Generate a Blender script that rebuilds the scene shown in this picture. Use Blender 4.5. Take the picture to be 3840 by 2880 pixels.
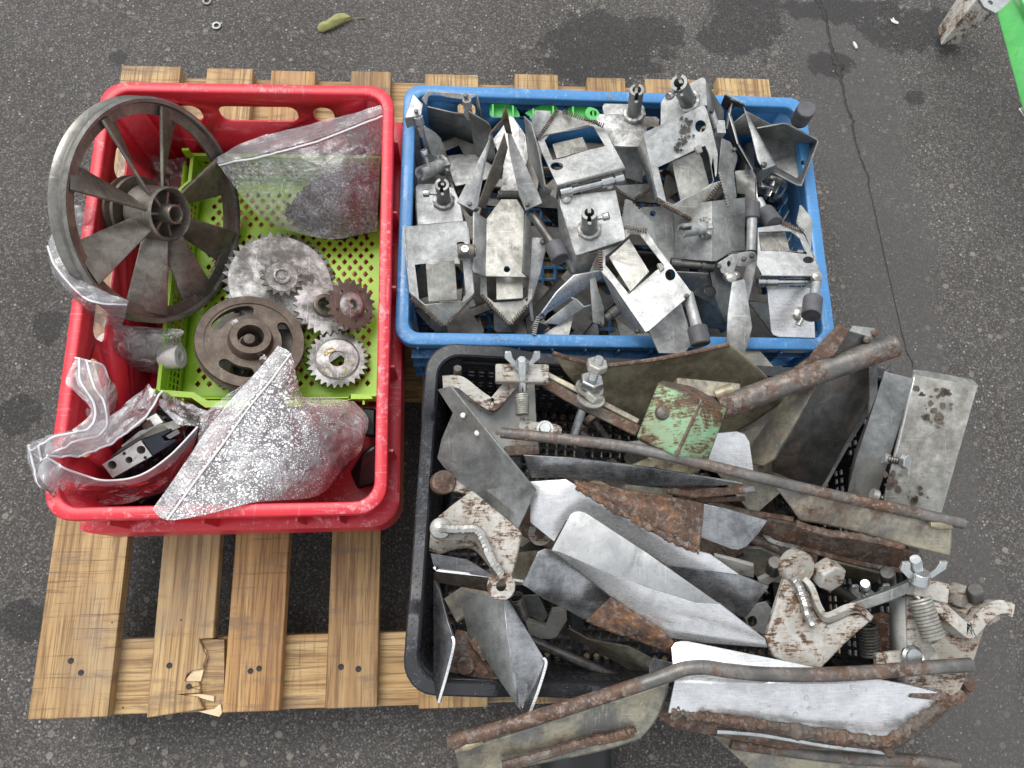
import bpy, bmesh, math, random
from mathutils import Vector, Matrix, noise
from mathutils.geometry import tessellate_polygon
R = math.radians
scene = bpy.context.scene
for o in list(bpy.data.objects): bpy.data.objects.remove(o)
# ---------------------------------------------------------------- camera
CAM = Vector((0.5793, 0.1505, 1.1135)); PITCH, ROLL, YAW = 0.2772, 0.2239, -0.2372; FPX = 2800.0
RC = Matrix.Rotation(YAW, 3, 'Z') @ Matrix.Rotation(PITCH, 3, 'X') @ Matrix.Rotation(ROLL, 3, 'Z')
cd = bpy.data.cameras.new('Camera'); cam = bpy.data.objects.new('Camera', cd)
scene.collection.objects.link(cam)
cam.matrix_world = Matrix.Translation(CAM) @ RC.to_4x4()
cd.sensor_width = 36; cd.lens = 36 * FPX / 3840; cd.clip_start = 0.01; cd.clip_end = 200
scene.camera = cam
# ---------------------------------------------------------------- sky, sun, exposure
wd = bpy.data.worlds.new("World"); scene.world = wd; wd.use_nodes = True
nt = wd.node_tree; bg = nt.nodes['Background']
sk = nt.nodes.new('ShaderNodeTexSky'); sk.sky_type = 'NISHITA'; sk.sun_disc = False
sk.sun_elevation = R(58); sk.sun_rotation = R(-35); sk.dust_density = 6; sk.air_density = 1.0; sk.ozone_density = 1.0
hs = nt.nodes.new('ShaderNodeHueSaturation'); hs.inputs['Saturation'].default_value = 0.22
mx_ = nt.nodes.new('ShaderNodeMix'); mx_.data_type = 'RGBA'; mx_.inputs[0].default_value = .6; mx_.inputs[7].default_value = (4.6, 4.75, 5.0, 1)   # even cloud layer over the sky
nt.links.new(sk.outputs[0], hs.inputs['Color']); nt.links.new(hs.outputs[0], mx_.inputs[6]); nt.links.new(mx_.outputs[2], bg.inputs['Color'])
bg.inputs['Strength'].default_value = 0.15
sl = bpy.data.lights.new('Sun', 'SUN'); sl.energy = 0.9; sl.angle = R(40); sl.color = (1, .97, .93)
so = bpy.data.objects.new('Sun', sl); scene.collection.objects.link(so)
sd = Vector((math.sin(R(-35)) * math.cos(R(58)), math.cos(R(-35)) * math.cos(R(58)), math.sin(R(58))))
so.rotation_euler = sd.to_track_quat('Z', 'Y').to_euler()
scene.view_settings.view_transform = 'Standard'; scene.view_settings.look = 'None'
scene.view_settings.exposure = 0.6; scene.view_settings.gamma = 1
scene.render.engine = 'CYCLES'
scene.cycles.max_bounces = 8; scene.cycles.transparent_max_bounces = 16
GZ = -0.135                                   # asphalt level; the pallet deck is z = 0
# ---------------------------------------------------------------- surveying helpers: sight lines of the survey photo -> points in the place
def ray(u, v): return RC @ Vector(((u - 1920) / FPX, -(v - 1440) / FPX, -1))
def W(u, v, z=0.0):
    d = ray(u, v); return CAM + d * ((z - CAM.z) / d.z)
def Wy(u, v, y):
    d = ray(u, v); return CAM + d * ((y - CAM.y) / d.y)
def Wx(u, v, x):
    d = ray(u, v); return CAM + d * ((x - CAM.x) / d.x)
class Fr:
    def __init__(s, x0, y0, w, n): s.x0, s.y0, s.k = x0, y0, w / n
    def __call__(s, x, y, z=0.0): return W(s.x0 + x * s.k, s.y0 + y * s.k, z)
    def uv(s, x, y): return s.x0 + x * s.k, s.y0 + y * s.k
    def P(s, pts, z=None): return [s(p[0], p[1], p[2] if len(p) > 2 else z) for p in pts]
r1 = Fr(100, 200, 800, 2212); r2 = Fr(800, 200, 800, 2212); r3 = Fr(100, 750, 800, 2212); r4 = Fr(700, 800, 800, 2212)
r5 = Fr(50, 1250, 800, 1896); r6 = Fr(550, 1250, 1000, 2212); r7 = Fr(50, 1950, 1000, 2074); r8 = Fr(1000, 1950, 900, 1866)
b1 = Fr(1480, 280, 700, 2212); b2 = Fr(1950, 250, 700, 2191); b3 = Fr(2400, 250, 750, 2212)
b4 = Fr(1480, 750, 700, 2037); b5 = Fr(1950, 750, 700, 2037); b6 = Fr(2450, 750, 700, 2037)
g7 = Fr(2900, 0, 940, 2212); g8 = Fr(1000, 0, 1000, 2212); fv = Fr(0, 0, 3840, 2212)
k1 = Fr(1500, 1230, 800, 2212); k2 = Fr(2200, 1230, 800, 2212); k3 = Fr(2900, 1200, 800, 1659); k4 = Fr(1500, 1750, 800, 2212)
k5 = Fr(2100, 1800, 800, 2212); k6 = Fr(2700, 1900, 800, 2212); k7 = Fr(1500, 2200, 1000, 2212); k8 = Fr(2400, 2200, 1440, 2212)
UP = Vector((0, 0, 1))
# ---------------------------------------------------------------- mesh builder
def newell(p):
    n = Vector()
    for i in range(len(p)):
        a, b = p[i], p[(i + 1) % len(p)]
        n += Vector(((a.y - b.y) * (a.z + b.z), (a.z - b.z) * (a.x + b.x), (a.x - b.x) * (a.y + b.y)))
    return n.normalized() if n.length > 0 else UP.copy()
def basis(n):
    n = n.normalized(); a = Vector((1, 0, 0)) if abs(n.x) < .8 else Vector((0, 1, 0))
    x = a.cross(n).normalized(); return x, n.cross(x)
class MB:
    def __init__(s): s.v = []; s.f = []
    def add(s, vs, fs):
        o = len(s.v); s.v += [Vector(v) for v in vs]; s.f += [tuple(i + o for i in f) for f in fs]; return s
    def plate(s, pts, t=.002, holes=(), d=None):
        """planar plate with holes; the given outline is its upper face, thickness goes down"""
        n = newell(pts)
        up = CAM - pts[0]
        if n.dot(up) < 0: n = -n
        if d is None: d = -n * t
        loops = [list(pts)] + [list(h) for h in holes]
        x, y = basis(n)
        flat = [[Vector((p.dot(x), p.dot(y), 0)) for p in l] for l in loops]
        tris = tessellate_polygon(flat)
        allp = [p for l in loops for p in l]; m = len(allp)
        vs = allp + [p + d for p in allp]; fs = []
        for a, b, c in tris:
            fn = (allp[b] - allp[a]).cross(allp[c] - allp[a])
            if fn.dot(n) < 0: a, c = c, a
            fs.append((a, b, c)); fs.append((c + m, b + m, a + m))
        o = 0
        for li, l in enumerate(loops):
            k = len(l); ar = newell(l).dot(n); 
            for i in range(k):
                a, b = o + i, o + (i + 1) % k
                if (ar > 0) == (li == 0): fs.append((a, a + m, b + m, b))
                else: fs.append((b, b + m, a + m, a))
            o += k
        return s.add(vs, fs)
    def loft(s, loops, closed=False, caps=True, cyc=True):
        n = len(loops[0]); vs = [p for l in loops for p in l]; fs = []
        m = len(loops); rng = m if closed else m - 1
        for i in range(rng):
            for j in range(n if cyc else n - 1):
                a = i * n + j; b = i * n + (j + 1) % n; c = ((i + 1) % m) * n + (j + 1) % n; e = ((i + 1) % m) * n + j
                fs.append((a, b, c, e))
        if caps and not closed and cyc:
            fs.append(tuple(range(n - 1, -1, -1))); fs.append(tuple((m - 1) * n + j for j in range(n)))
        return s.add(vs, fs)
    def tube(s, pts, r, seg=12, caps=True):
        pts = [Vector(p) for p in pts]; loops = []; x = None
        for i, p in enumerate(pts):
            a = pts[max(i - 1, 0)]; b = pts[min(i + 1, len(pts) - 1)]
            d = (b - a).normalized()
            if x is None: x, _ = basis(d)
            x = (x - d * x.dot(d)).normalized(); y = d.cross(x)
            rr = r[i] if isinstance(r, (list, tuple)) else r
            loops.append([p + (x * math.cos(2 * math.pi * k / seg) + y * math.sin(2 * math.pi * k / seg)) * rr for k in range(seg)])
        return s.loft(loops, caps=caps)
    def lathe(s, c, ax, prof, seg=48, closed=True, cap=False):
        """prof: list of (radius, height along ax)"""
        ax = ax.normalized(); x, y = basis(ax)
        loops = [[c + ax * h + (x * math.cos(2 * math.pi * k / seg) + y * math.sin(2 * math.pi * k / seg)) * max(r, 1e-5) for k in range(seg)] for r, h in prof]
        return s.loft(loops, closed=closed, caps=cap)
    def cyl(s, a, b, r, seg=16, r2=None): return s.tube([a, b], [r, r if r2 is None else r2], seg)
    def pipe(s, a, b, ro, ri, seg=20):
        L = (b - a).length; return s.lathe(a, b - a, [(ri, 0), (ro, 0), (ro, L), (ri, L)], seg)
    def box(s, c, sx, sy, sz, x=Vector((1, 0, 0)), y=Vector((0, 1, 0))):
        z = x.cross(y); vs = [c + x * (sx / 2 * i) + y * (sy / 2 * j) + z * (sz / 2 * k) for k in (-1, 1) for j in (-1, 1) for i in (-1, 1)]
        return s.add(vs, [(0, 2, 3, 1), (4, 5, 7, 6), (0, 1, 5, 4), (2, 6, 7, 3), (0, 4, 6, 2), (1, 3, 7, 5)])
    def spring(s, a, b, R0, turns, wr, seg=6):
        d = (b - a); L = d.length; d = d.normalized(); x, y = basis(d); n = int(turns * 14); pts = []
        for i in range(n + 1):
            t = i / n; an = t * turns * 2 * math.pi; pts.append(a + d * (L * t) + (x * math.cos(an) + y * math.sin(an)) * R0)
        return s.tube(pts, wr, seg)
    def hexnut(s, c, ax, r, h, ri=0):
        ax = ax.normalized(); x, y = basis(ax)
        L = [[c + ax * hh + (x * math.cos(k * math.pi / 3) + y * math.sin(k * math.pi / 3)) * rr for k in range(6)] for rr, hh in ((r * .9, 0), (r, h * .12), (r, h * .88), (r * .9, h))]
        return s.loft(L)
    def thread(s, a, b, r, pitch=.0022):
        L = (b - a).length; n = max(3, int(L / pitch)); pts = []; rs = []
        for i in range(2 * n + 1): pts.append(a.lerp(b, i / (2 * n))); rs.append(r if i % 2 else r * .84)
        return s.tube(pts, rs, 12)
    def grid(s, f, nu, nv):
        vs = [f(i / nu, j / nv) for j in range(nv + 1) for i in range(nu + 1)]
        fs = [(j * (nu + 1) + i, j * (nu + 1) + i + 1, (j + 1) * (nu + 1) + i + 1, (j + 1) * (nu + 1) + i) for j in range(nv) for i in range(nu)]
        return s.add(vs, fs)
    def xf(s, M): s.v = [M @ v for v in s.v]; return s
def perf(mb, o, ux, uy, nx, ny, mask=None, kind='diamond', a=.36, b=None):
    """perforated sheet of nx*ny cells spanned by vectors ux, uy (single faces, thickened later)"""
    b = b or a; cx, cy = ux / nx, uy / ny; idx = {}
    def V(p):
        k = (round(p.x, 6), round(p.y, 6), round(p.z, 6))
        if k not in idx: idx[k] = len(mb.v); mb.v.append(p)
        return idx[k]
    for j in range(ny):
        for i in range(nx):
            q = o + cx * i + cy * j; A, B, C, D = V(q), V(q + cx), V(q + cx + cy), V(q + cy)
            if mask and not mask(i, j): mb.f.append((A, B, C, D)); continue
            m = q + cx * .5 + cy * .5
            if kind == 'diamond':
                n, e, s_, w = V(m + cy * b), V(m + cx * a), V(m - cy * b), V(m - cx * a)
                mb.f += [(A, B, s_), (B, e, s_), (B, C, e), (C, n, e), (C, D, n), (D, w, n), (D, A, w), (A, s_, w)]
            else:
                h = [V(m - cx * a - cy * b), V(m + cx * a - cy * b), V(m + cx * a + cy * b), V(m - cx * a + cy * b)]
                mb.f += [(A, B, h[1], h[0]), (B, C, h[2], h[1]), (C, D, h[3], h[2]), (D, A, h[0], h[3])]
    return mb
# ---------------------------------------------------------------- things and parts
def mkobj(name, mb, mat, org, solid=None, bevel=None, smooth=38, off=-1, sub=0):
    me = bpy.data.meshes.new(name); me.from_pydata([v - org for v in mb.v], [], mb.f); me.validate()
    if solid:
        bm = bmesh.new(); bm.from_mesh(me); bmesh.ops.remove_doubles(bm, verts=bm.verts, dist=1e-5)
        bmesh.ops.recalc_face_normals(bm, faces=bm.faces)
        bm.normal_update()
        tot = sum(((CAM - org - f.calc_center_median()).dot(f.normal) * f.calc_area() for f in bm.faces))
        if tot < 0: bmesh.ops.reverse_faces(bm, faces=bm.faces)
        bm.to_mesh(me); bm.free()
    else:
        bm = bmesh.new(); bm.from_mesh(me); bmesh.ops.recalc_face_normals(bm, faces=bm.faces); bm.to_mesh(me); bm.free()
    me.shade_smooth() if hasattr(me, 'shade_smooth') else None
    for p in me.polygons: p.use_smooth = True
    me.set_sharp_from_angle(angle=R(smooth))
    o = bpy.data.objects.new(name, me); scene.collection.objects.link(o)
    for m in (mat if isinstance(mat, (list, tuple)) else [mat]): me.materials.append(m)
    if sub:
        md = o.modifiers.new('sub', 'SUBSURF'); md.levels = sub; md.render_levels = sub
    if solid:
        md = o.modifiers.new('solid', 'SOLIDIFY'); md.thickness = solid; md.offset = off
    if bevel:
        md = o.modifiers.new('bevel', 'BEVEL'); md.width = bevel; md.segments = 2; md.limit_method = 'ANGLE'; md.angle_limit = R(40)
    return o
class Thing:
    def __init__(s, name, label, cat, group=None, kind=None):
        s.name, s.label, s.cat, s.group, s.kind, s.parts = name, label, cat, group, kind, []
    def part(s, name, mb, mat, parent=None, label=None, **kw):
        s.parts.append((name, mb, mat, parent, label, kw)); return len(s.parts) - 1
    def done(s, single=False):
        vs = [v for p in s.parts for v in p[1].v]
        mn = Vector([min(v[i] for v in vs) for i in range(3)]); mx = Vector([max(v[i] for v in vs) for i in range(3)])
        org = Vector(((mn.x + mx.x) / 2, (mn.y + mx.y) / 2, mn.z))
        if single and len(s.parts) == 1:
            p = s.parts[0]; root = mkobj(s.name, p[1], p[2], org, **p[5]); root.location = org; s.objs = [root]
        else:
            root = bpy.data.objects.new(s.name, None); scene.collection.objects.link(root); root.location = org
            root.empty_display_size = .02; s.objs = []
            for nm, mb, mat, par, lab, kw in s.parts:
                o = mkobj(nm, mb, mat, org, **kw); o.parent = root if par is None else s.objs[par]
                if lab: o['label'] = lab
                s.objs.append(o)
        if s.label: root['label'] = s.label
        if s.cat: root['category'] = s.cat
        if s.group: root['group'] = s.group
        if s.kind: root['kind'] = s.kind
        s.root = root; return root
# ---------------------------------------------------------------- materials
class G:
    def __init__(s, name):
        s.m = bpy.data.materials.new(name); s.m.use_nodes = True; s.nt = s.m.node_tree; s.b = s.nt.nodes['Principled BSDF']
        tc = s.nt.nodes.new('ShaderNodeTexCoord'); oi = s.nt.nodes.new('ShaderNodeObjectInfo')
        ad = s.nt.nodes.new('ShaderNodeVectorMath'); ad.operation = 'MULTIPLY_ADD'
        s.nt.links.new(oi.outputs['Random'], ad.inputs[0]); ad.inputs[1].default_value = (7, 13, 5); s.nt.links.new(tc.outputs['Object'], ad.inputs[2])
        s.co = ad.outputs[0]; s.obj = tc.outputs['Object']; s.rnd = oi.outputs['Random']
        s.geo = s.nt.nodes.new('ShaderNodeNewGeometry')
    def ln(s, a, i):
        if isinstance(a, (int, float)): i.default_value = a
        elif isinstance(a, (tuple, list)): i.default_value = tuple(a) + ((1,) if len(a) == 3 and len(i.default_value) == 4 else ())
        else: s.nt.links.new(a, i)
    def map(s, vec, sc=(1, 1, 1), loc=(0, 0, 0), rot=(0, 0, 0)):
        n = s.nt.nodes.new('ShaderNodeMapping'); s.ln(vec, n.inputs[0]); n.inputs['Location'].default_value = loc; n.inputs['Rotation'].default_value = rot; n.inputs['Scale'].default_value = sc; return n.outputs[0]
    def noise(s, sc, det=5, ro=.6, vec=None, dist=0, col=False):
        n = s.nt.nodes.new('ShaderNodeTexNoise'); s.ln(vec if vec is not None else s.co, n.inputs['Vector']); n.inputs['Scale'].default_value = sc; n.inputs['Detail'].default_value = det; n.inputs['Roughness'].default_value = ro; n.inputs['Distortion'].default_value = dist
        return n.outputs['Color' if col else 'Fac']
    def vor(s, sc, vec=None, out='Distance', feat='F1', rand=1):
        n = s.nt.nodes.new('ShaderNodeTexVoronoi'); n.feature = feat; s.ln(vec if vec is not None else s.co, n.inputs['Vector']); n.inputs['Scale'].default_value = sc; n.inputs['Randomness'].default_value = rand
        return n.outputs[out]
    def ramp(s, f, *st, interp='LINEAR'):
        n = s.nt.nodes.new('ShaderNodeValToRGB'); n.color_ramp.interpolation = interp; s.ln(f, n.inputs[0]); e = n.color_ramp.elements
        while len(e) < len(st): e.new(.5)
        for i, (p, c) in enumerate(st):
            e[i].position = p; c = (c, c, c) if isinstance(c, (int, float)) else c; e[i].color = tuple(c) + (1,)
        return n.outputs[0]
    def th(s, f, lo, hi):
        n = s.nt.nodes.new('ShaderNodeMapRange'); n.interpolation_type = 'SMOOTHSTEP'; s.ln(f, n.inputs[0]); s.ln(lo, n.inputs[1]); s.ln(hi, n.inputs[2]); return n.outputs[0]
    def mix(s, f, a, b, bt='MIX'):
        n = s.nt.nodes.new('ShaderNodeMix'); n.data_type = 'RGBA'; n.blend_type = bt; s.ln(f, n.inputs[0]); s.ln(a, n.inputs[6]); s.ln(b, n.inputs[7]); return n.outputs[2]
    def ma(s, op, a, b=0.0, c=None):
        n = s.nt.nodes.new('ShaderNodeMath'); n.operation = op; s.ln(a, n.inputs[0]); s.ln(b, n.inputs[1])
        if c is not None: s.ln(c, n.inputs[2])
        return n.outputs[0]
    def bump(s, h, st=.3, d=.001, nrm=None):
        n = s.nt.nodes.new('ShaderNodeBump'); s.ln(h, n.inputs['Height']); n.inputs['Strength'].default_value = st; n.inputs['Distance'].default_value = d
        if nrm is not None: s.ln(nrm, n.inputs['Normal'])
        return n.outputs[0]
    def out(s, **k):
        nm = dict(c='Base Color', r='Roughness', m='Metallic', n='Normal', a='Alpha', e='Emission Color', es='Emission Strength', t='Transmission Weight', sp='Specular IOR Level', coat='Coat Weight', sss='Subsurface Weight')
        for a, v in k.items(): s.ln(v, s.b.inputs[nm[a]])
        return s.m
RUST_D, RUST_M, RUST_O = (.032, .018, .012), (.100, .054, .033), (.31, .132, .038)
def metal(name, c1, c2, rust=0.0, rough=.38, met=.85, dirt=.35, brushed=0, rsc=16, dirtc=(.10, .085, .06), rlight=0.0, bmp=.25, ochre=.5, spang=.3, stain=.6, soft=.11):
    g = G(name)
    n1 = g.noise(26, 7, .72); n2 = g.noise(90, 5, .7); n3 = g.noise(7, 3, .5)
    col = g.mix(g.th(n1, .36, .64), c1, c2)
    sp = g.vor(150, None, 'Color'); ss = g.nt.nodes.new('ShaderNodeSeparateColor'); g.ln(sp, ss.inputs[0])
    col = g.mix(spang, col, g.ramp(ss.outputs[0], (0, .5), (1, 1.0)), 'MULTIPLY')
    sm = g.noise(13, 6, .7, g.map(g.co, (1, 1, 1), loc=(3, 1, 2)), 1.2)
    col = g.mix(g.ma('MULTIPLY', g.th(sm, .5, .68), stain), col, tuple(x * .45 for x in c1))
    fs = g.th(g.noise(330, 3, .6), .63, .70); col = g.mix(g.ma('MULTIPLY', fs, .5), col, tuple(x * .3 for x in c1))
    dm = g.ma('MULTIPLY', g.th(g.ma('ADD', g.ma('MULTIPLY', n3, .6), g.ma('MULTIPLY', n2, .4)), .48, .66), dirt)
    col = g.mix(dm, col, dirtc)
    ro = g.ma('ADD', g.ma('MULTIPLY', n2, .3), rough - .15); mt = g.ma('MULTIPLY', g.ma('SUBTRACT', 1.0, dm), met)
    h = g.ma('ADD', g.ma('MULTIPLY', n2, .25), g.ma('MULTIPLY', n3, .8))
    sc1 = g.noise(1, 3, .6, g.map(g.co, (520, 16, 60), rot=(.1, .2, .5))); sc2 = g.noise(1, 3, .6, g.map(g.co, (18, 480, 60), rot=(.2, .1, .9)))
    scm = g.ma('MULTIPLY', g.ma('MAXIMUM', g.th(sc1, .62, .70), g.th(sc2, .63, .71)), g.th(g.noise(17, 3, .6), .42, .6))
    col = g.mix(g.ma('MULTIPLY', scm, .45), col, tuple(min(1, x * 1.35 + .04) for x in c2)); ro = g.ma('SUBTRACT', ro, g.ma('MULTIPLY', scm, .08)); h = g.ma('SUBTRACT', h, g.ma('MULTIPLY', scm, .3))
    pit = g.th(g.noise(520, 3, .7), .60, .72); col = g.mix(g.ma('MULTIPLY', pit, .5), col, tuple(x * .35 for x in c1))
    if brushed:
        br = g.noise(60, 3, .6, g.map(g.co, (1, 9, 9), rot=(.2, .1, .7)))
        h = g.ma('ADD', h, g.ma('MULTIPLY', br, brushed)); ro = g.ma('ADD', ro, g.ma('MULTIPLY', g.ma('SUBTRACT', br, .5), .25))
        col = g.mix(.25, col, g.ramp(br, (.3, .35), (.7, 1.0)), 'MULTIPLY')
    if rust > 0:
        rn = g.ma('ADD', g.ma('MULTIPLY', g.noise(rsc, 8, .68), .8), g.ma('MULTIPLY', g.noise(rsc * 9, 4, .7), .2))
        e = .66 - .32 * rust
        rm = g.th(rn, e - .01, e + soft)
        rc = g.ramp(g.noise(70, 7, .75), (.34, RUST_D), (.52, RUST_M), (.72, tuple(a * ochre + b * (1 - ochre) for a, b in zip(RUST_O, RUST_M))))
        if rlight: rc = g.mix(g.ma('MULTIPLY', g.th(g.noise(130, 5, .8), .5, .62), rlight), rc, (.42, .38, .34))
        col = g.mix(rm, col, rc); mt = g.ma('MULTIPLY', mt, g.ma('SUBTRACT', 1.0, rm)); ro = g.ma('MAXIMUM', ro, g.ma('MULTIPLY', rm, .62))
        h = g.ma('ADD', h, g.ma('MULTIPLY', rm, g.ma('ADD', g.noise(160, 4, .7), .4)))
    return g.out(c=col, r=ro, m=mt, n=g.bump(h, bmp, .0015))
def plastic(name, c, wear=(.8, .7, .7), w=.5, rough=.38, dirt=.3, dirtc=(.05, .04, .035), wet=0):
    g = G(name); n1 = g.noise(9, 4, .6); n2 = g.noise(120, 5, .75); n3 = g.noise(300, 3, .7)
    sc = g.noise(70, 4, .7, g.map(g.co, (1, 1, 12), rot=(.5, .3, .4)))
    col = g.mix(g.th(n1, .3, .75), c, tuple(x * .8 for x in c))
    top = g.th(g.nt_sep(g.geo.outputs['Normal']), .75, .98) if False else None
    ns = g.nt.nodes.new('ShaderNodeSeparateXYZ'); g.ln(g.geo.outputs['Normal'], ns.inputs[0]); up = g.th(ns.outputs[2], .8, .99)
    wm = g.ma('MULTIPLY', g.ma('MULTIPLY', g.th(g.ma('ADD', g.ma('MULTIPLY', n2, .6), g.ma('MULTIPLY', n1, .4)), .52, .64), w), g.ma('ADD', g.ma('MULTIPLY', up, .8), .12))
    col = g.mix(wm, col, wear)
    s1_ = g.noise(1, 3, .6, g.map(g.co, (12, 360, 40), rot=(.1, .1, .25))); s2_ = g.noise(1, 3, .6, g.map(g.co, (330, 14, 40), rot=(.1, .2, .4)))
    scr = g.ma('MULTIPLY', g.ma('MAXIMUM', g.th(s1_, .60, .68), g.th(s2_, .61, .69)), g.th(g.noise(7, 4, .7), .42, .6)); col = g.mix(g.ma('MULTIPLY', scr, .42 * w), col, wear)
    dm = g.ma('MULTIPLY', g.th(g.ma('ADD', g.ma('MULTIPLY', n3, .35), g.ma('MULTIPLY', g.noise(14, 5, .7), .65)), .57, .68), dirt)
    col = g.mix(dm, col, dirtc)
    ro = g.ma('ADD', g.ma('MULTIPLY', n2, .3), rough - .15)
    h = g.ma('ADD', g.ma('MULTIPLY', n3, .5), g.ma('MULTIPLY', sc, .7))
    if wet:
        dr = g.th(g.vor(240), .28, .10); wm2 = g.ma('MULTIPLY', dr, g.th(g.noise(16, 3), .42, .55))
        h = g.ma('ADD', h, g.ma('MULTIPLY', wm2, 4.0 * wet)); ro = g.ma('MULTIPLY', ro, g.ma('SUBTRACT', 1.0, g.ma('MULTIPLY', g.th(g.noise(11, 4, .6), .45, .55), .6)))
    return g.out(c=col, r=ro, n=g.bump(h, .3, .0007))
def wood(name, along='y'):
    g = G(name); s = (22, 1.1, 22) if along == 'y' else (1.1, 22, 22)
    v = g.map(g.co, s); v2 = g.map(g.co, (260, 7, 260) if along == 'y' else (7, 260, 260))
    n1 = g.noise(1.6, 5, .6, v, 1.2); n2 = g.noise(1, 4, .7, v2); n3 = g.noise(5, 4, .6)
    col = g.ramp(n1, (.3, (.27, .15, .058)), (.5, (.48, .325, .150)), (.72, (.61, .46, .245)))
    col = g.mix(g.ma('MULTIPLY', g.th(n2, .47, .62), .72), col, (.145, .075, .03))
    col = g.mix(g.ma('MULTIPLY', g.th(n3, .52, .72), .5), col, (.24, .17, .11))
    col = g.mix(.7, col, g.ramp(g.rnd, (0, (.60, .50, .40)), (.35, (.86, .80, .72)), (.65, (1, .97, .88)), (1, (.90, .68, .46))), 'MULTIPLY')
    gw = g.th(g.noise(3.2, 5, .7), .5, .66); col = g.mix(g.ma('MULTIPLY', gw, .5), col, (.27, .215, .155))
    sp = g.th(g.vor(38), .07, .035); col = g.mix(g.ma('MULTIPLY', sp, g.th(g.noise(20, 2), .5, .6)), col, (.03, .018, .01))
    sm = g.noise(9, 4, .65, g.map(g.co, (1, 4, 1)))
    col = g.mix(g.ma('MULTIPLY', g.th(sm, .52, .68), .6), col, (.15, .10, .07))
    saw_ = g.noise(1, 5, .75, g.map(g.co, (6, 190, 6) if along == 'y' else (190, 6, 6))); col = g.mix(g.ma('MULTIPLY', g.ma('MULTIPLY', g.th(saw_, .54, .66), g.th(g.noise(4, 3, .6), .46, .6)), .75), col, (.12, .065, .035))
    return g.out(c=col, r=.62, n=g.bump(g.ma('ADD', n2, g.ma('MULTIPLY', n1, .5)), .55, .0012))
def film(name, haze=.2, drops=0.0, tint=(.95, .96, .98), rough=.12, crease_glint=.45):
    g = G(name)
    lw = g.nt.nodes.new('ShaderNodeLayerWeight'); lw.inputs[0].default_value = .3
    n = g.noise(7, 1.5, .5, None, 1.0); n2_ = g.noise(15, 1.5, .5, None, 1.2)
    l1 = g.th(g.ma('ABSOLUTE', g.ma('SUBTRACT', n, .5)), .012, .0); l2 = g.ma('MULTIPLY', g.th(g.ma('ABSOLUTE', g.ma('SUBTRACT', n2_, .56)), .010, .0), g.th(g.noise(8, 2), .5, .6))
    a = g.ma('ADD', g.ma('MULTIPLY', g.ma('MULTIPLY', l1, g.th(g.noise(5, 2), .46, .6)), crease_glint * .5), haze)  # white crease lines stand in for crumple highlights, painted into the opacity
    a = g.ma('ADD', a, g.ma('MULTIPLY', g.th(g.noise(16, 4, .6, None, 1.0), .52, .72), haze * 1.3))
    a = g.ma('ADD', a, g.ma('MULTIPLY', g.ma('POWER', lw.outputs['Facing'], 2.0), .5))
    h = g.ma('ADD', g.noise(30, 4, .6, None, 1.5), g.ma('MULTIPLY', l1, .25))
    if drops:
        d0 = g.th(g.vor(120), .30, .22); d1 = g.th(g.vor(165), .38, .28); d2 = g.th(g.vor(380), .42, .3); nm = g.ma('ADD', g.ma('MULTIPLY', g.noise(6, 3, .6), .6), g.ma('MULTIPLY', g.noise(30, 5, .7), .4))
        if drops > .5:
            sx_ = g.nt.nodes.new('ShaderNodeSeparateXYZ'); g.ln(g.obj, sx_.inputs[0]); nm = g.ma('SUBTRACT', nm, g.ma('MULTIPLY', g.ma('ADD', sx_.outputs[0], g.ma('MULTIPLY', sx_.outputs[1], -.3)), 1.3))
        dm = g.ma('MAXIMUM', g.ma('MULTIPLY', d1, g.th(nm, .44, .52)), g.ma('MULTIPLY', d2, g.th(nm, .34, .50)))
        dm = g.ma('MAXIMUM', dm, g.ma('MULTIPLY', d0, g.th(nm, .56, .60)))
        dm = g.ma('MULTIPLY', dm, drops); a = g.ma('ADD', a, dm); h = g.ma('ADD', h, g.ma('MULTIPLY', dm, .6))
    a = g.ma('MINIMUM', a, .95); nb = g.bump(h, .7, .005)
    g.out(c=tint, r=rough + .1, a=a, n=nb, sp=.5)
    gl = g.nt.nodes.new('ShaderNodeBsdfGlossy'); gl.inputs['Roughness'].default_value = rough; g.ln(nb, gl.inputs['Normal'])
    fr = g.nt.nodes.new('ShaderNodeFresnel'); fr.inputs['IOR'].default_value = 1.5; g.ln(nb, fr.inputs['Normal'])
    mx = g.nt.nodes.new('ShaderNodeMixShader'); g.ln(g.ma('MINIMUM', g.ma('MULTIPLY', fr.outputs[0], 1.9), .9), mx.inputs[0]); g.nt.links.new(g.b.outputs[0], mx.inputs[1]); g.nt.links.new(gl.outputs[0], mx.inputs[2])
    g.nt.links.new(mx.outputs[0], g.nt.nodes['Material Output'].inputs['Surface']); return g.m
def flat(name, c, r=.5, m=0.0, nb=.2, var=.3):
    g = G(name); n = g.noise(60, 5, .7); col = g.mix(g.th(n, .3, .7), tuple(x * (1 - var) for x in c), c)
    return g.out(c=col, r=g.ma('ADD', g.ma('MULTIPLY', n, .2), r - .1), m=m, n=g.bump(n, nb, .001))
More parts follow.
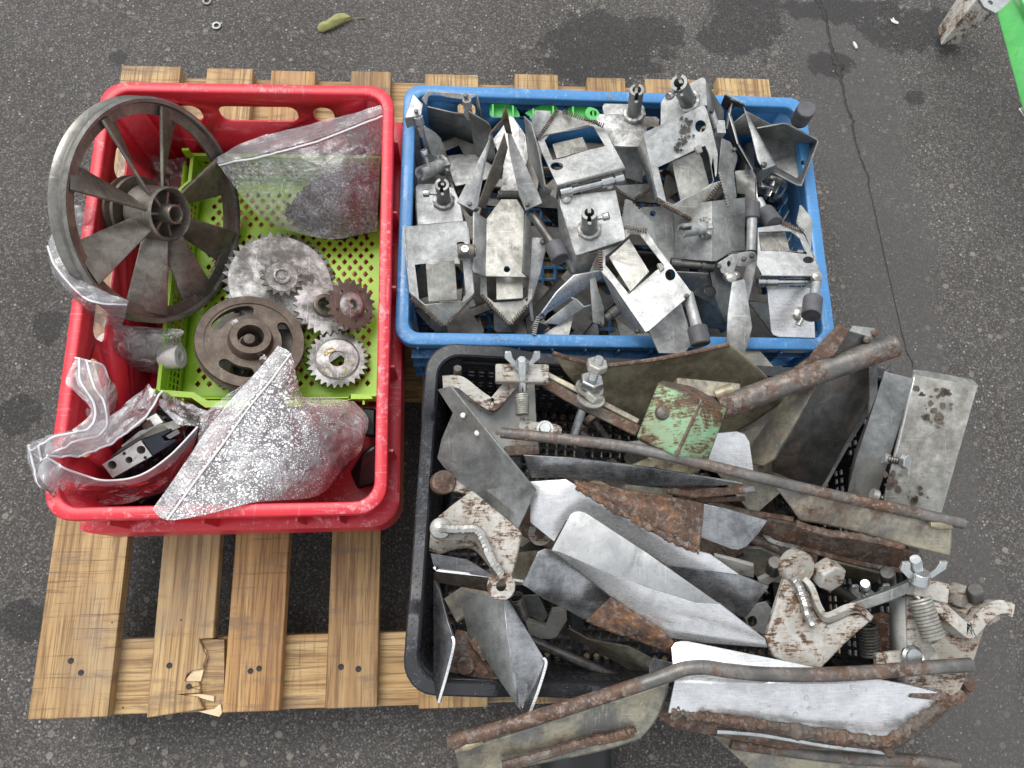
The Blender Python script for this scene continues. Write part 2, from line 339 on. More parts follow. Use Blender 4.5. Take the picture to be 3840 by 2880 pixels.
def paint(name, c, c2, rust=.3, rsc=30, edge=None, rough=.45):
    g = G(name); n1 = g.noise(25, 5, .65); col = g.mix(g.th(n1, .35, .65), c, c2)
    rn = g.ma('ADD', g.ma('MULTIPLY', g.noise(rsc, 8, .7, None, .6), .75), g.ma('MULTIPLY', g.noise(rsc * 7, 5, .7), .25)); e = .66 - .3 * rust
    stk = g.noise(70, 4, .7, g.map(g.co, (1, 7, 1), rot=(0, 0, .6))); rn = g.ma('ADD', g.ma('MULTIPLY', rn, .72), g.ma('MULTIPLY', stk, .28))
    rm = g.th(rn, e - .035, e + .03); hm = g.th(rn, e - .09, e - .02)
    col = g.mix(g.ma('MULTIPLY', g.th(g.noise(9, 5, .7), .45, .7), .45), col, (.22, .19, .13))
    rc = g.ramp(g.noise(90, 6, .75), (.35, RUST_D), (.52, RUST_M), (.72, (.20, .085, .03)))
    col = g.mix(g.ma('MULTIPLY', hm, .35), col, (.30, .17, .07)); col = g.mix(rm, col, rc)
    return g.out(c=col, r=g.ma('ADD', rough, g.ma('MULTIPLY', rm, .2)), n=g.bump(g.ma('ADD', g.ma('SUBTRACT', 1.0, rm), g.ma('MULTIPLY', g.noise(140, 4), .4)), .4, .0015), sp=.4)
M = {}
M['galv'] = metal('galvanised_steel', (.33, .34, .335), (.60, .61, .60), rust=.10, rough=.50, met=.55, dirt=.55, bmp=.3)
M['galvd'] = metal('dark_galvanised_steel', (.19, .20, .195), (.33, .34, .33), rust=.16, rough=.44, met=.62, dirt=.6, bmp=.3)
M['galvy'] = metal('yellowed_galvanised_steel', (.34, .335, .30), (.60, .59, .54), rust=.22, rough=.48, met=.5, dirt=.65, rsc=24, stain=.7)
M['alu'] = metal('bright_brushed_steel', (.74, .75, .76), (.92, .93, .94), rust=.02, rough=.29, met=.68, dirt=.18, brushed=.4, bmp=.15, spang=.08, stain=.3)
M['alug'] = metal('grey_brushed_steel', (.24, .25, .26), (.50, .51, .52), rust=.08, rough=.27, met=.85, dirt=.35, brushed=.3, bmp=.15, spang=.1)
M['alud'] = metal('dark_smooth_steel', (.10, .10, .105), (.20, .20, .205), rough=.27, met=.85, dirt=.3, brushed=.2, bmp=.15, spang=.1)
M['zinc'] = metal('zinc_plated_steel', (.55, .57, .57), (.72, .74, .73), rust=.08, rough=.28, met=.95, dirt=.2)
M['dsteel'] = metal('dark_oily_and_shade_steel', (.085, .082, .075), (.16, .155, .145), rust=.15, rough=.38, met=.7, dirt=.4)
M['rust'] = metal('rusted_steel', (.11, .09, .075), (.20, .18, .155), rust=.72, rough=.5, met=.4, dirt=.5, rlight=.3, bmp=.5, ochre=.35)
M['rusto'] = metal('orange_rusted_steel', (.20, .20, .195), (.33, .33, .32), rust=.74, rough=.5, met=.4, dirt=.3, rsc=20, rlight=.3, bmp=.6, ochre=1.0, soft=.06)
M['rodr'] = metal('part_rusted_steel_rod', (.15, .148, .14), (.28, .275, .26), rust=.70, rough=.42, met=.6, dirt=.5, rsc=13, rlight=.45, ochre=.3, soft=.14)
M['khaki'] = metal('khaki_dirty_steel', (.24, .21, .14), (.44, .40, .28), rust=.34, rough=.46, met=.5, dirt=.6, rsc=12, dirtc=(.075, .062, .04), bmp=.35)
M['blade'] = metal('weathered_blade_steel', (.20, .20, .19), (.46, .425, .31), rust=.56, rough=.42, met=.55, dirt=.5, rsc=11, rlight=.25, bmp=.3, ochre=.3, soft=.18)
M['cast'] = metal('brown_cast_iron', (.19, .17, .142), (.31, .285, .24), rust=0, rough=.42, met=.75, dirt=.5, dirtc=(.035, .027, .02), bmp=.4)
M['castg'] = metal('grey_cast_rim', (.24, .235, .215), (.34, .33, .30), rough=.36, met=.85, dirt=.35, dirtc=(.08, .07, .05))
M['brown'] = metal('brown_pulley_iron', (.11, .085, .065), (.19, .155, .125), rust=.2, rough=.42, met=.6, dirt=.5, dirtc=(.03, .022, .016), ochre=.2, bmp=.35)
M['whitem'] = metal('chalky_white_steel', (.17, .165, .15), (.78, .78, .76), rough=.5, met=.3, dirt=.9, dirtc=(.09, .075, .055), bmp=.4, stain=.9)
M['sprd'] = metal('dirty_sprocket_steel', (.12, .108, .09), (.21, .19, .165), rust=.12, rough=.5, met=.2, dirt=.5, ochre=.1, bmp=.4)
M['cream'] = paint('cream_bracket_paint', (.34, .34, .31), (.52, .52, .49), rust=.40, rsc=50)
M['creamg'] = paint('grey_bracket_paint', (.24, .25, .245), (.36, .37, .36), rust=.24, rsc=40)
M['green'] = paint('chipped_green_paint', (.13, .31, .17), (.22, .41, .25), rust=.44, rsc=30)
M['frameg'] = paint('bright_green_frame_paint', (.10, .50, .13), (.14, .60, .17), rust=.12, rsc=30, rough=.35)
M['galvl'] = paint('pale_rusted_angle', (.40, .41, .39), (.54, .54, .51), rust=.46, rsc=20)
M['red'] = plastic('red_crate_plastic', (.66, .026, .045), (.88, .50, .53), .6, .36, .15)
M['blue'] = plastic('blue_crate_plastic', (.075, .26, .55), (.35, .55, .78), .5, .40, .5, wet=.3)
M['black'] = plastic('black_crate_plastic', (.022, .023, .027), (.13, .14, .16), .6, .30, .1, wet=1)
M['lime'] = plastic('lime_tray_plastic', (.36, .62, .035), (.5, .7, .2), .2, .42, .35, (.10, .14, .03))
M['gplas'] = plastic('green_strip_plastic', (.10, .52, .12), (.3, .6, .3), .2, .4, .3)
M['nylon'] = flat('grey_nylon_roller', (.11, .11, .12), .55, 0, .3, .4)
M['nylonw'] = flat('white_nylon', (.78, .77, .72), .45)
M['blk'] = flat('black_moulded_plastic', (.012, .012, .014), .3)
M['blkl'] = flat('black_greasy_parts', (.02, .018, .02), .35, .3, .8)
M['purp'] = flat('dark_wine_wrapped_parts', (.055, .016, .024), .4, 0, .8, .8)
M['coil'] = flat('navy_valve_coil', (.012, .016, .03), .32)
M['valve'] = metal('bright_valve_block', (.70, .70, .68), (.82, .82, .80), rough=.35, met=.7, dirt=.25)
M['yel'] = flat('yellow_paint_mark', (.62, .50, .18), .6)
M['woody'] = wood('pallet_board_wood', 'y'); M['woodx'] = wood('pallet_cross_wood', 'x')
M['raw'] = flat('fresh_split_wood', (.78, .62, .40), .7, 0, .6, .25)
M['nail'] = flat('rusty_nail', (.02, .014, .012), .6)
M['leaf'] = flat('dry_green_leaf', (.33, .33, .12), .6, 0, .3, .4)
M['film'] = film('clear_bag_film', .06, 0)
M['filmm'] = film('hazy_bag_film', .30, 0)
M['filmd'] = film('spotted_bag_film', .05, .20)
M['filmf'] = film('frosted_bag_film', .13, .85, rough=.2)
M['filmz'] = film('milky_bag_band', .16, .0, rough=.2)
M['zip'] = flat('white_zip_seal', (.80, .81, .84), .3, 0, .1, .1)
M['weld'] = metal('weld_bead', (.42, .41, .38), (.60, .59, .55), rust=.15, rough=.35, met=.85, dirt=.3, bmp=.6)
M['dsteelr'] = metal('dark_patchy_steel', (.075, .077, .073), (.16, .16, .15), rust=.66, rough=.36, met=.6, dirt=.4, rsc=7, ochre=.6, soft=.16)
M['dzinc'] = metal('worn_tooth_steel', (.10, .10, .095), (.36, .36, .35), rough=.34, met=.85, dirt=.8)
M['satin'] = metal('satin_steel', (.42, .43, .43), (.52, .53, .53), rough=.48, met=.75, dirt=.2, bmp=.1)
M['mott'] = paint('mottled_paint', (.45, .44, .42), (.6, .59, .56), rust=.75, rsc=45)
def water():
    g = G('water_drop'); g.b.inputs['IOR'].default_value = 1.33; return g.out(c=(1, 1, 1), r=.02, t=1.0)
M['water'] = water()
M['boot'] = flat('dark_rubber', (.035, .036, .036), .5, 0, .5)
# ================================================================ the setting
def asphalt():
    g = G('asphalt'); co = g.obj
    v1 = g.vor(170, co, 'Color'); d1 = g.vor(170, co, 'Distance'); d2 = g.vor(60, co, 'Distance'); c2 = g.vor(60, co, 'Color')
    sx = g.nt.nodes.new('ShaderNodeSeparateColor'); g.ln(v1, sx.inputs[0]); s2 = g.nt.nodes.new('ShaderNodeSeparateColor'); g.ln(c2, s2.inputs[0])
    n = g.noise(3.2, 5, .6, co); nf = g.noise(420, 4, .8, co)
    base = g.ramp(n, (.3, (.088, .082, .076)), (.7, (.126, .119, .111)))
    base = g.mix(.8, base, g.ramp(nf, (.32, .35), (.66, 1.25)), 'MULTIPLY')
    fine = g.vor(430, co, 'Color'); s3 = g.nt.nodes.new('ShaderNodeSeparateColor'); g.ln(fine, s3.inputs[0]); base = g.mix(.85, base, g.ramp(s3.outputs[0], (0, .55), (.6, .85), (.85, 1.4), (1, 2.4)), 'MULTIPLY')
    worn = g.th(g.noise(2.4, 4, .6, co), .30, .55)
    # aggregate chips of two sizes
    chip = g.ma('MULTIPLY', g.th(sx.outputs[0], .62, .66), g.th(d1, .42, .30))
    cc = g.ramp(sx.outputs[1], (0, (.10, .095, .09)), (.5, (.16, .15, .14)), (.84, (.22, .20, .18)), (1, (.42, .41, .39)))
    base = g.mix(g.ma('MULTIPLY', chip, g.ma('ADD', g.ma('MULTIPLY', worn, .65), .3)), base, cc)
    chip2 = g.ma('MULTIPLY', g.th(s2.outputs[0], .82, .84), g.th(d2, .34, .27))
    base = g.mix(g.ma('MULTIPLY', chip2, g.ma('MULTIPLY', worn, .8)), base, g.ramp(s2.outputs[1], (0, (.12, .105, .09)), (1, (.30, .27, .23))))
    # smooth tar band beside the joint
    a = W(3180, 300, GZ); b = W(3420, 1500, GZ); d = (b - a).normalized(); nn = Vector((-d.y, d.x, 0))
    dt = g.nt.nodes.new('ShaderNodeVectorMath'); dt.operation = 'DOT_PRODUCT'; g.ln(co, dt.inputs[0]); dt.inputs[1].default_value = tuple(nn)
    w = g.ma('ADD', g.ma('SUBTRACT', dt.outputs['Value'], nn.dot(a)), g.ma('MULTIPLY', g.ma('SUBTRACT', g.noise(6, 4, .6, co), .5), .12))
    band = g.th(g.ma('ABSOLUTE', w), .115, .075)
    base = g.mix(g.ma('MULTIPLY', band, .66), base, g.mix(.5, (.088, .083, .079), g.ramp(nf, (.3, .6), (.7, 1.0)), 'MULTIPLY'))
    # wet and oily patches
    wet = None
    for (u, v, rx, ry) in ((2290, 175, .13, .085), (2190, 250, .09, .04), (2440, 120, .07, .05), (2790, 60, .085, .10), (2720, 160, .06, .04), (3180, 40, .14, .035), (3420, 110, .12, .06), (3120, 240, .05, .035), (3425, 365, .028, .02), (440, 215, .02, .02), (100, 2330, .05, .035), (180, 1230, .03, .03), (60, 1560, .04, .04)):
        p = W(u, v, GZ); q = g.nt.nodes.new('ShaderNodeVectorMath'); q.operation = 'LENGTH'
        g.ln(g.map(co, (1 / rx, 1 / ry, 0), (-p.x / rx, -p.y / ry, 0)), q.inputs[0])
        wet = q.outputs['Value'] if wet is None else g.ma('MINIMUM', wet, q.outputs['Value'])
    wn = g.ma('ADD', wet, g.ma('MULTIPLY', g.ma('SUBTRACT', g.noise(17, 9, .74, co), .5), 2.6))
    wm = g.th(wn, .96, .88)
    base = g.mix(g.ma('MULTIPLY', wm, .85), base, g.mix(.9, base, (.22, .22, .23), 'MULTIPLY'))
    h = g.ma('ADD', g.ma('MULTIPLY', nf, .35), g.ma('MULTIPLY', chip, .5)); h = g.ma('ADD', h, g.ma('MULTIPLY', g.noise(120, 4, .7, co), .9))
    h = g.ma('MULTIPLY', h, g.ma('SUBTRACT', 1.0, g.ma('MULTIPLY', band, .6)))
    return g.out(c=base, r=g.ma('SUBTRACT', .78, g.ma('MULTIPLY', wm, .25)), n=g.bump(h, .8, .004), sp=.35)
M['asphalt'] = asphalt()
m = MB(); m.plate([Vector((-30, -30, GZ)), Vector((30, -30, GZ)), Vector((30, 30, GZ)), Vector((-30, 30, GZ))], .02)
t = Thing('asphalt_ground', None, None, kind='structure'); t.part('g', m, M['asphalt']); t.done(True)
# tar filled joint
rng = random.Random(3)
cp = [g7.uv(*p) for p in ((340, -40), (400, 10), (450, 90), (475, 230), (505, 380), (530, 480), (575, 570), (595, 680), (622, 820), (652, 960), (700, 1060), (712, 1200), (742, 1300), (785, 1430), (835, 1550), (848, 1660))] + [k3.uv(*p) for p in ((1000, 100), (1022, 180), (1040, 255), (1082, 325), (1092, 400), (1110, 520), (1180, 700))]
wd_ = [w * .62 for w in (.014, .016, .012, .009, .010, .012, .032, .012, .006, .007, .012, .008, .006, .006, .007, .004, .0035, .003, .003, .003, .0025, .002, .002)]
L = []; Rr = []
for i in range(len(cp) - 1):
    for k in range(6):
        tt = k / 6; u = cp[i][0] * (1 - tt) + cp[i + 1][0] * tt; v = cp[i][1] * (1 - tt) + cp[i + 1][1] * tt; w = wd_[i] * (1 - tt) + wd_[i + 1] * tt
        p = W(u, v, GZ + .0008); L.append(p + Vector((-w * .5 * rng.uniform(.2, 1.6), rng.uniform(-.002, .002), 0))); Rr.append(p + Vector((w * .5 * rng.uniform(.2, 1.6), rng.uniform(-.002, .002), 0)))
m = MB(); m.grid(lambda a, b: (L if a < .5 else Rr)[round(b * (len(L) - 1))], 1, len(L) - 1)
t = Thing('tar_joint', None, None, kind='structure'); t.part('g', m, flat('tar_filler', (.034, .032, .030), .7, 0, .9, .5), solid=.0005); t.done(True)
# loose grit on the asphalt: nobody could count it
m = MB(); ico = [Vector(p) for p in ((0, 0, 1), (.9, 0, .3), (.28, .85, .3), (-.72, .52, .3), (-.72, -.52, .3), (.28, -.85, .3), (0, 0, -.3))]
icf = [(0, 1, 2), (0, 2, 3), (0, 3, 4), (0, 4, 5), (0, 5, 1), (6, 2, 1), (6, 3, 2), (6, 4, 3), (6, 5, 4), (6, 1, 5)]
for i in range(2600):
    u, v = rng.uniform(-150, 3990), rng.uniform(-150, 3030); p = W(u, v, GZ)
    if -.01 < p.x < 1.14 and -.01 < p.y < 1.03 and rng.random() < .55: continue
    s = rng.choice((.0006, .0008, .0008, .0010, .0013, .0018)); a = rng.uniform(0, 6.3); sq = rng.uniform(.5, 1)
    Mx = Matrix.Translation(p) @ Matrix.Rotation(a, 4, 'Z') @ Matrix.Diagonal((s, s * sq, s * .6, 1)).to_4x4()
    m.add([Mx @ q for q in ico], icf)
g = G('grit'); cc = g.ramp(g.noise(35, 2, .5, g.obj), (.35, (.16, .15, .14)), (.5, (.30, .28, .26)), (.62, (.55, .53, .50)), (.7, (.34, .25, .18)))
t = Thing('gravel_grit', 'fine pale grit scattered loose over the dark asphalt', 'gravel', kind='stuff'); t.part('g', m, g.out(c=cc, r=.8), smooth=20); t.done(True)
# ---------------------------------------------------------------- pallet
t = Thing('wooden_pallet', 'worn wooden pallet of pale boards with gaps standing on the asphalt under the crates', 'pallet')
PW, PL = 1.128, 1.0217
bx = [(455, 677, 105, 403), (776, 948, 551, 790), (1017, 1183, 832, 1046), (1317, 1465, 1217, 1413), (1594, 1793, 1569, 1830), (1930, 2092, None, None), (2201, 2343, None, None), (2418, 2613, None, None), (2688, 2885, None, None)]
boards = []
for i, (a, b, c, d) in enumerate(bx):
    x0, x1 = W(a, 250 + i * 6, 0).x, W(b, 250 + i * 6, 0).x
    y0, y1 = W(c, 2672, 0).x if c is not None else x0, W(d, 2672, 0).x if d is not None else x1
    boards.append((x0, x1, y0, y1))
rg = random.Random(5)
for i, (x0, x1, y0, y1) in enumerate(boards):
    yb, yt = -.002 + rg.uniform(-.003, .002), PL + rg.uniform(-.003, .003); zz = -rg.uniform(0, .0012)
    if i == 1:   # splintered corner
        j = [r7.uv(*q) for q in ((1553, 920), (1440, 925), (1480, 1010), (1505, 1060), (1475, 1130), (1480, 1160), (1395, 1172), (1345, 1205), (1330, 1255), (1445, 1262), (1452, 1292), (1370, 1306), (1450, 1318), (1455, 1345), (1300, 1358), (1440, 1376), (1450, 1410), (1462, 1440), (1485, 1468))]
        ol = [Vector((x0, yt, zz)), Vector((x1, yt, zz))] + [W(u, v, zz) for u, v in j] + [Vector((y0, yb, zz))]
    else:
        n = 5; ol = [Vector((x0, yt, zz)), Vector((x1, yt, zz)), Vector((y1, yb, zz)), Vector((y0, yb, zz))]
    m = MB(); m.plate(ol, .02, d=Vector((0, 0, -.02))); bi = t.part('deck_board', m, M['woody'], bevel=.0015)
    nx = [(.28, .62) if i % 2 else (.45, .6)][0]
    for (fx, yy) in ((nx[0], .06), (nx[1], .045), (.35, PL - .05), (.7, PL - .06)):
        xx = (y0 + (y1 - y0) * fx) if yy < .5 else x0 + (x1 - x0) * fx; yy += rg.uniform(-.012, .012)
        mm = MB(); mm.lathe(Vector((xx, yy, zz - .002)), UP, [(0.0001, 0), (.0046 * rg.uniform(.8, 1.2), 0), (.0040, .0026), (.0001, .0022)], 10, closed=False); t.part('nail', mm, M['nail'], parent=bi)
m = MB(); j = [r7.uv(*q) for q in ((1440, 925), (1553, 920), (1655, 930), (1650, 1100), (1640, 1300), (1625, 1500), (1560, 1480), (1490, 1500), (1560, 1400), (1475, 1390), (1462, 1300), (1500, 1160), (1512, 1060))]
m = MB(); m.plate([r7(x, y, -.0085) for x, y in ((1440, 925), (1640, 932), (1640, 1200), (1630, 1480), (1500, 1495), (1330, 1440), (1290, 1250), (1420, 1000))], .0115); t.part('split_layer', m, M['woodx'])
ya = [W(404, 2398, -.021).y, W(404, 2672, -.021).y]
for (a, b) in ((-.002, ya[0]), (.46, .57), (W(1480, 462, -.021).y, PL - .006)):
    m = MB(); m.plate([Vector((.004, a, -.021)), Vector((PW - .004, a, -.021)), Vector((PW - .004, b, -.021)), Vector((.004, b, -.021))], .02, d=Vector((0, 0, -.02))); t.part('cross_board', m, M['woodx'], bevel=.0015)
    for x in (.07, PW / 2, PW - .07):
        m = MB(); m.box(Vector((x, (a + b) / 2, -.077)), .12, b - a - .01, .072); t.part('block', m, M['woodx'], bevel=.002)
    m = MB(); m.box(Vector((PW / 2, (a + b) / 2, -.1243)), PW - .02, b - a - .006, .020); t.part('bottom_board', m, M['woodx'], bevel=.002)
# pale splinters at the break
for q in (((1395, 1172), (1480, 1160), (1455, 1255), (1330, 1255)), ((1295, 1362), (1440, 1352), (1560, 1370), (1558, 1412), (1440, 1380)), ((1370, 1304), (1450, 1290), (1452, 1316)), ((1450, 1010), (1490, 1000), (1512, 1060), (1480, 1140), (1470, 1090), (1455, 1070)), ((1440, 1490), (1560, 1470), (1610, 1430), (1622, 1500), (1600, 1530))):
    m = MB(); m.plate([r7(x, y, -.004 - .001 * (y > 1400)) for x, y in q], .004); t.part('splinter', m, M['raw'])
t.done()
# ---------------------------------------------------------------- crates
def rrect(hx, hy, r, n=6, dx=0, dy=0):
    pts = []
    for cx, cy, a0 in ((hx - r, hy - r, 0), (-hx + r, hy - r, 90), (-hx + r, -hy + r, 180), (hx - r, -hy + r, 270)):
        for k in range(n + 1):
            a = R(a0 + 90 * k / n); pts.append((cx + r * math.cos(a) + dx, cy + r * math.sin(a) + dy))
    return pts
def ringz(mb, outer, inner, z0, z1, T, zf=None, ch=.0015):
    f = lambda p, z: T @ Vector((p[0], p[1], z + (zf(*p) if zf else 0)))
    def shr(a, b, k): return [((x + (X - x) * k), (y + (Y - y) * k)) for (x, y), (X, Y) in zip(a, b)]
    mb.loft([[f(p, z0) for p in outer], [f(p, z1 - ch) for p in outer], [f(p, z1) for p in shr(outer, inner, .12)], [f(p, z1) for p in shr(outer, inner, .86)], [f(p, z1 - ch) for p in inner], [f(p, z0) for p in inner]], closed=True)
def panel(mb, A, B, C, D, holes):
    """A,B bottom-left/right, C,D top-right/left; holes as lists of 3D points on the panel"""
    loops = [[A, B, C, D]] + holes; n = newell([A, B, C, D]); x, y = basis(n)
    tr = tessellate_polygon([[Vector((p.dot(x), p.dot(y), 0)) for p in l] for l in loops]); al = [p for l in loops for p in l]
    mb.add(al, [tuple(q) for q in tr])

def rhole(mapf, s0, s1, t0, t1, ls, lt, rad, n=4, skew=(0, 0)):
    """rounded-rectangle hole; unit panel coords, real panel size ls x lt"""
    rs, rt = min(rad / ls, (s1 - s0) / 2), min(rad / lt, (t1 - t0) / 2); pts = []
    for cx, cy, a0 in ((s1 - rs, t1 - rt, 0), (s0 + rs, t1 - rt, 90), (s0 + rs, t0 + rt, 180), (s1 - rs, t0 + rt, 270)):
        for k in range(n + 1):
            a = R(a0 + 90 * k / n); S = cx + rs * math.cos(a); T_ = cy + rt * math.sin(a)
            S += (skew[0] if cx < (s0 + s1) / 2 else skew[1]) * (T_ - (t0 + t1) / 2); pts.append(mapf(S, T_))
    return pts
def crate_shell(th, T, Lx, Ly, h, rimw, rimh, wt, taper, r, sides, mat, floor, zf=None, z0=.004, wallname='wall'):
    """four walls (each a part), corner posts, rim, floor. T: matrix of crate frame (origin centre of the footprint on the deck)"""
    hx, hy = Lx / 2, Ly / 2
    m = MB(); ringz(m, rrect(hx, hy, r), rrect(hx - rimw, hy - rimw, r - rimw * .6), h - rimh, h, T, zf); th.part('rim', m, mat, bevel=.0012)
    tx, ty = hx - rimw * .75, hy - rimw * .75; bx_, by_ = tx - taper, ty - taper; zt = h - rimh * .5; rr = r * .8
    top = rrect(tx, ty, rr); bot = rrect(bx_, by_, rr)
    V3 = lambda p, z: T @ Vector((p[0], p[1], z + (zf(*p) if (zf and z > h * .6) else 0)))
    n = 7
    for q, (i, nm) in enumerate(((n - 1, 'N'), (2 * n - 1, 'W'), (3 * n - 1, 'S'), (4 * n - 1, 'E'))):
        j = (i + 1) % (4 * n); a, b = (i, j)
        A, B, C, D = V3(bot[a], z0), V3(bot[b], z0), V3(top[b], zt), V3(top[a], zt)
        if nm in 'NE' : pass
        # s along +x / +y
        if nm in ('N', 'W'): A, B, C, D = B, A, D, C
        mapf = lambda s, t, A=A, B=B, C=C, D=D: (A.lerp(B, s)).lerp(D.lerp(C, s), t)
        ls, lt = (A - B).length, (A - D).length
        m = MB(); sp = sides.get(nm)
        if not sp: m.add([A, B, C, D], [(0, 1, 2, 3)])
        elif sp[0] == 'holes': panel(m, A, B, C, D, [rhole(mapf, *q_[:4], ls, lt, q_[4], skew=q_[5] if len(q_) > 5 else (0, 0)) for q_ in sp[1]])
        elif sp[0] == 'perf':
            _, nx, ny, a_, b_, mask = sp; perf(m, A, B - A, D - A, nx, ny, mask, 'rect', a_, b_)
            m.v = [mapf(*((lambda p: ((p - A).dot(B - A) / ls ** 2, (p - A).dot(D - A) / lt ** 2))(p))) for p in m.v]
        th.part(wallname, m, mat, solid=wt, off=0, smooth=8)
    for c in range(4):
        m = MB(); lo = [V3(bot[c * n + k], z0) for k in range(n)]; hi = [V3(top[c * n + k], zt) for k in range(n)]
        m.grid(lambda a, b, lo=lo, hi=hi: (lo if b < .5 else hi)[round(a * (n - 1))], n - 1, 1)
        th.part('corner_post', m, mat, solid=wt * 1.15, off=0)
    floor(th, T, bx_, by_)
# ---- red crate
TR = Matrix.Translation((.2843, .5409, 0)) @ Matrix.Rotation(.0058, 4, 'Z')
t = Thing('plastic_crate', 'red plastic crate of pulleys, sprockets and clear bags on the left of the pallet', 'crate', 'plastic crates on the pallet')
def redfloor(th, T, a, b):
    m = MB(); m.plate([T @ Vector(p) for p in ((-a, -b, .012), (a, -b, .012), (a, b, .012), (-a, b, .012))], .005); th.part('floor', m, M['red'])
hN = [(.0, .0)]
def rx(x): return (x - (.2843 - .17)) / .34
HN = [(rx(.160), rx(.199), .70, .87, .012, (.10, .0)), (rx(.226), rx(.346), .70, .87, .012), (rx(.370), rx(.402), .70, .87, .012, (0, -.05))]
HW = [(.08, .17, .70, .87, .012), (.22, .33, .70, .87, .012), (.38, .62, .70, .87, .012), (.68, .78, .70, .87, .012), (.84, .93, .70, .87, .012)]
crate_shell(t, TR, .4, .6, .2, .0155, .014, .0032, .016, .034, {'N': ('holes', HN), 'W': ('holes', HW)}, M['red'], redfloor)
m = MB(); z1, z2 = .062, .128
clampN = lambda L, e: [(max(x, -.1905 + e), min(y, .2905 - e)) for x, y in L]      # the band only steps out on the near and right sides
o = clampN(rrect(.209, .309, .036), 0); i_ = clampN(rrect(.186, .286, .028), .004)
ringz(m, o, i_, z2 - .005, z2, TR); ringz(m, o, i_, z1, z1 + .005, TR); ringz(m, o, clampN(rrect(.2055, .3055, .034), .003), z1 + .005, z2 - .005, TR)
t.part('stacking_band', m, M['red'])
for sx in (1,):
    for y in (-.22, -.11, .0, .11, .22): m = MB(); t.part('rib', m, M['red']); m.box(TR @ Vector((sx * .200, y, .157)), .010, .003, .055)
for sy in (-1,):
    for x in (-.13, -.02, .09, .14): m = MB(); t.part('rib', m, M['red']); m.box(TR @ Vector((x, sy * .300, .157)), .003, .010, .055)
t.done()
# ---- lime tray inside it
t = Thing('mesh_tray', 'lime green tray with diamond mesh floor lying inside the red crate', 'tray')
x0, x1, y0, y1, zf_, zr = .166, .456, .428, .792, .024, .082
m = MB(); nx = round((x1 - x0) / .0083); ny = round((y1 - y0) / .0105)
perf(m, Vector((x0, y0, zf_)), Vector((x1 - x0, 0, 0)), Vector((0, y1 - y0, 0)), nx, ny, lambda i, j: (i + j) % 2 == 0 and 1 < i < nx - 2 and 1 < j < ny - 2 and not (j % 13 in (0,)) , 'diamond', .49, .49)
t.part('floor', m, M['lime'], solid=.001)
def twall(A, B, hgt, lean, n, hole=True):
    m = MB(); perf(m, A, B - A, Vector((lean[0], lean[1], hgt)), n, 6, lambda i, j: hole and 0 < j < 5 and 0 < i < n - 1, 'rect', .33, .36); return m
for A, B, ln_ in ((Vector((x0, y0, zf_)), Vector((x0, y1, zf_)), (-.012, 0)), (Vector((x1, y0, zf_)), Vector((x1, y1, zf_)), (.008, 0)), (Vector((x0, y1, zf_)), Vector((x1, y1, zf_)), (0, .010)), (Vector((x0, y0, zf_)), Vector((x1, y0, zf_)), (0, -.010))):
    t.part('side_wall', twall(A, B, zr - zf_ - .008, ln_, 36 if abs(ln_[0]) > 0 else 28), M['lime'], solid=.002)
m = MB()
rimp = [(x0 - .014, y0 + .05), (x0 - .014, y1 - .05), (x0 - .001, y1 - .035), (x0 - .001, y1 + .012), (x1 + .010, y1 + .012), (x1 + .010, y0 - .013), (x1 - .04, y0 - .013), (x1 - .04, y0 - .024), (x0 + .055, y0 - .024), (x0 + .035, y0 - .010), (x0 - .014, y0 - .006)]
inn = [(x0 - .009, y0 + .05), (x0 - .009, y1 - .05), (x0 + .004, y1 - .035), (x0 + .004, y1 + .007), (x1 + .006, y1 + .007), (x1 + .006, y0 - .006), (x1 - .036, y0 - .006), (x1 - .036, y0 - .014), (x0 + .057, y0 - .014), (x0 + .037, y0 - .002), (x0 - .009, y0 + .002)]
for k in range(len(rimp)):
    kn = (k + 1) % len(rimp); a, b, c, d = rimp[k], rimp[kn], inn[kn], inn[k]
    hh = .058 if (k in (0, 1, 2, 9, 10)) else .016
    vs = [Vector((p[0], p[1], zz)) for zz in (zr - hh if k not in (0,) else zr - .012, zr) for p in (a, b, c, d)]
    m.add(vs, [(3, 2, 1, 0), (4, 5, 6, 7), (0, 1, 5, 4), (1, 2, 6, 5), (2, 3, 7, 6), (3, 0, 4, 7)])
t.part('rim', m, M['lime'])
m = MB()
for (px, py) in ((x0 - .012, y0 - .004), (x1 + .0, y0 - .012), (x0 - .002, y1 + .006), (x1 + .004, y1 + .004)): m = MB(); t.part('stacking_lug', m, M['lime']); m.box(Vector((px, py, zr + .009)), .010, .004, .02)
for px in (x0 + .02, x1 - .02): m = MB(); t.part('gusset', m, M['lime']); m.add([Vector((px, y0 - .02, zr - .005)), Vector((px + .003, y0 - .02, zr - .005)), Vector((px + .003, y0 - .008, zf_)), Vector((px, y0 - .008, zf_)), Vector((px, y0 - .008, zr - .005)), Vector((px + .003, y0 - .008, zr - .005))], [(0, 1, 2, 3), (0, 3, 4), (1, 5, 2), (0, 4, 5, 1), (3, 2, 5, 4)])
t.done()
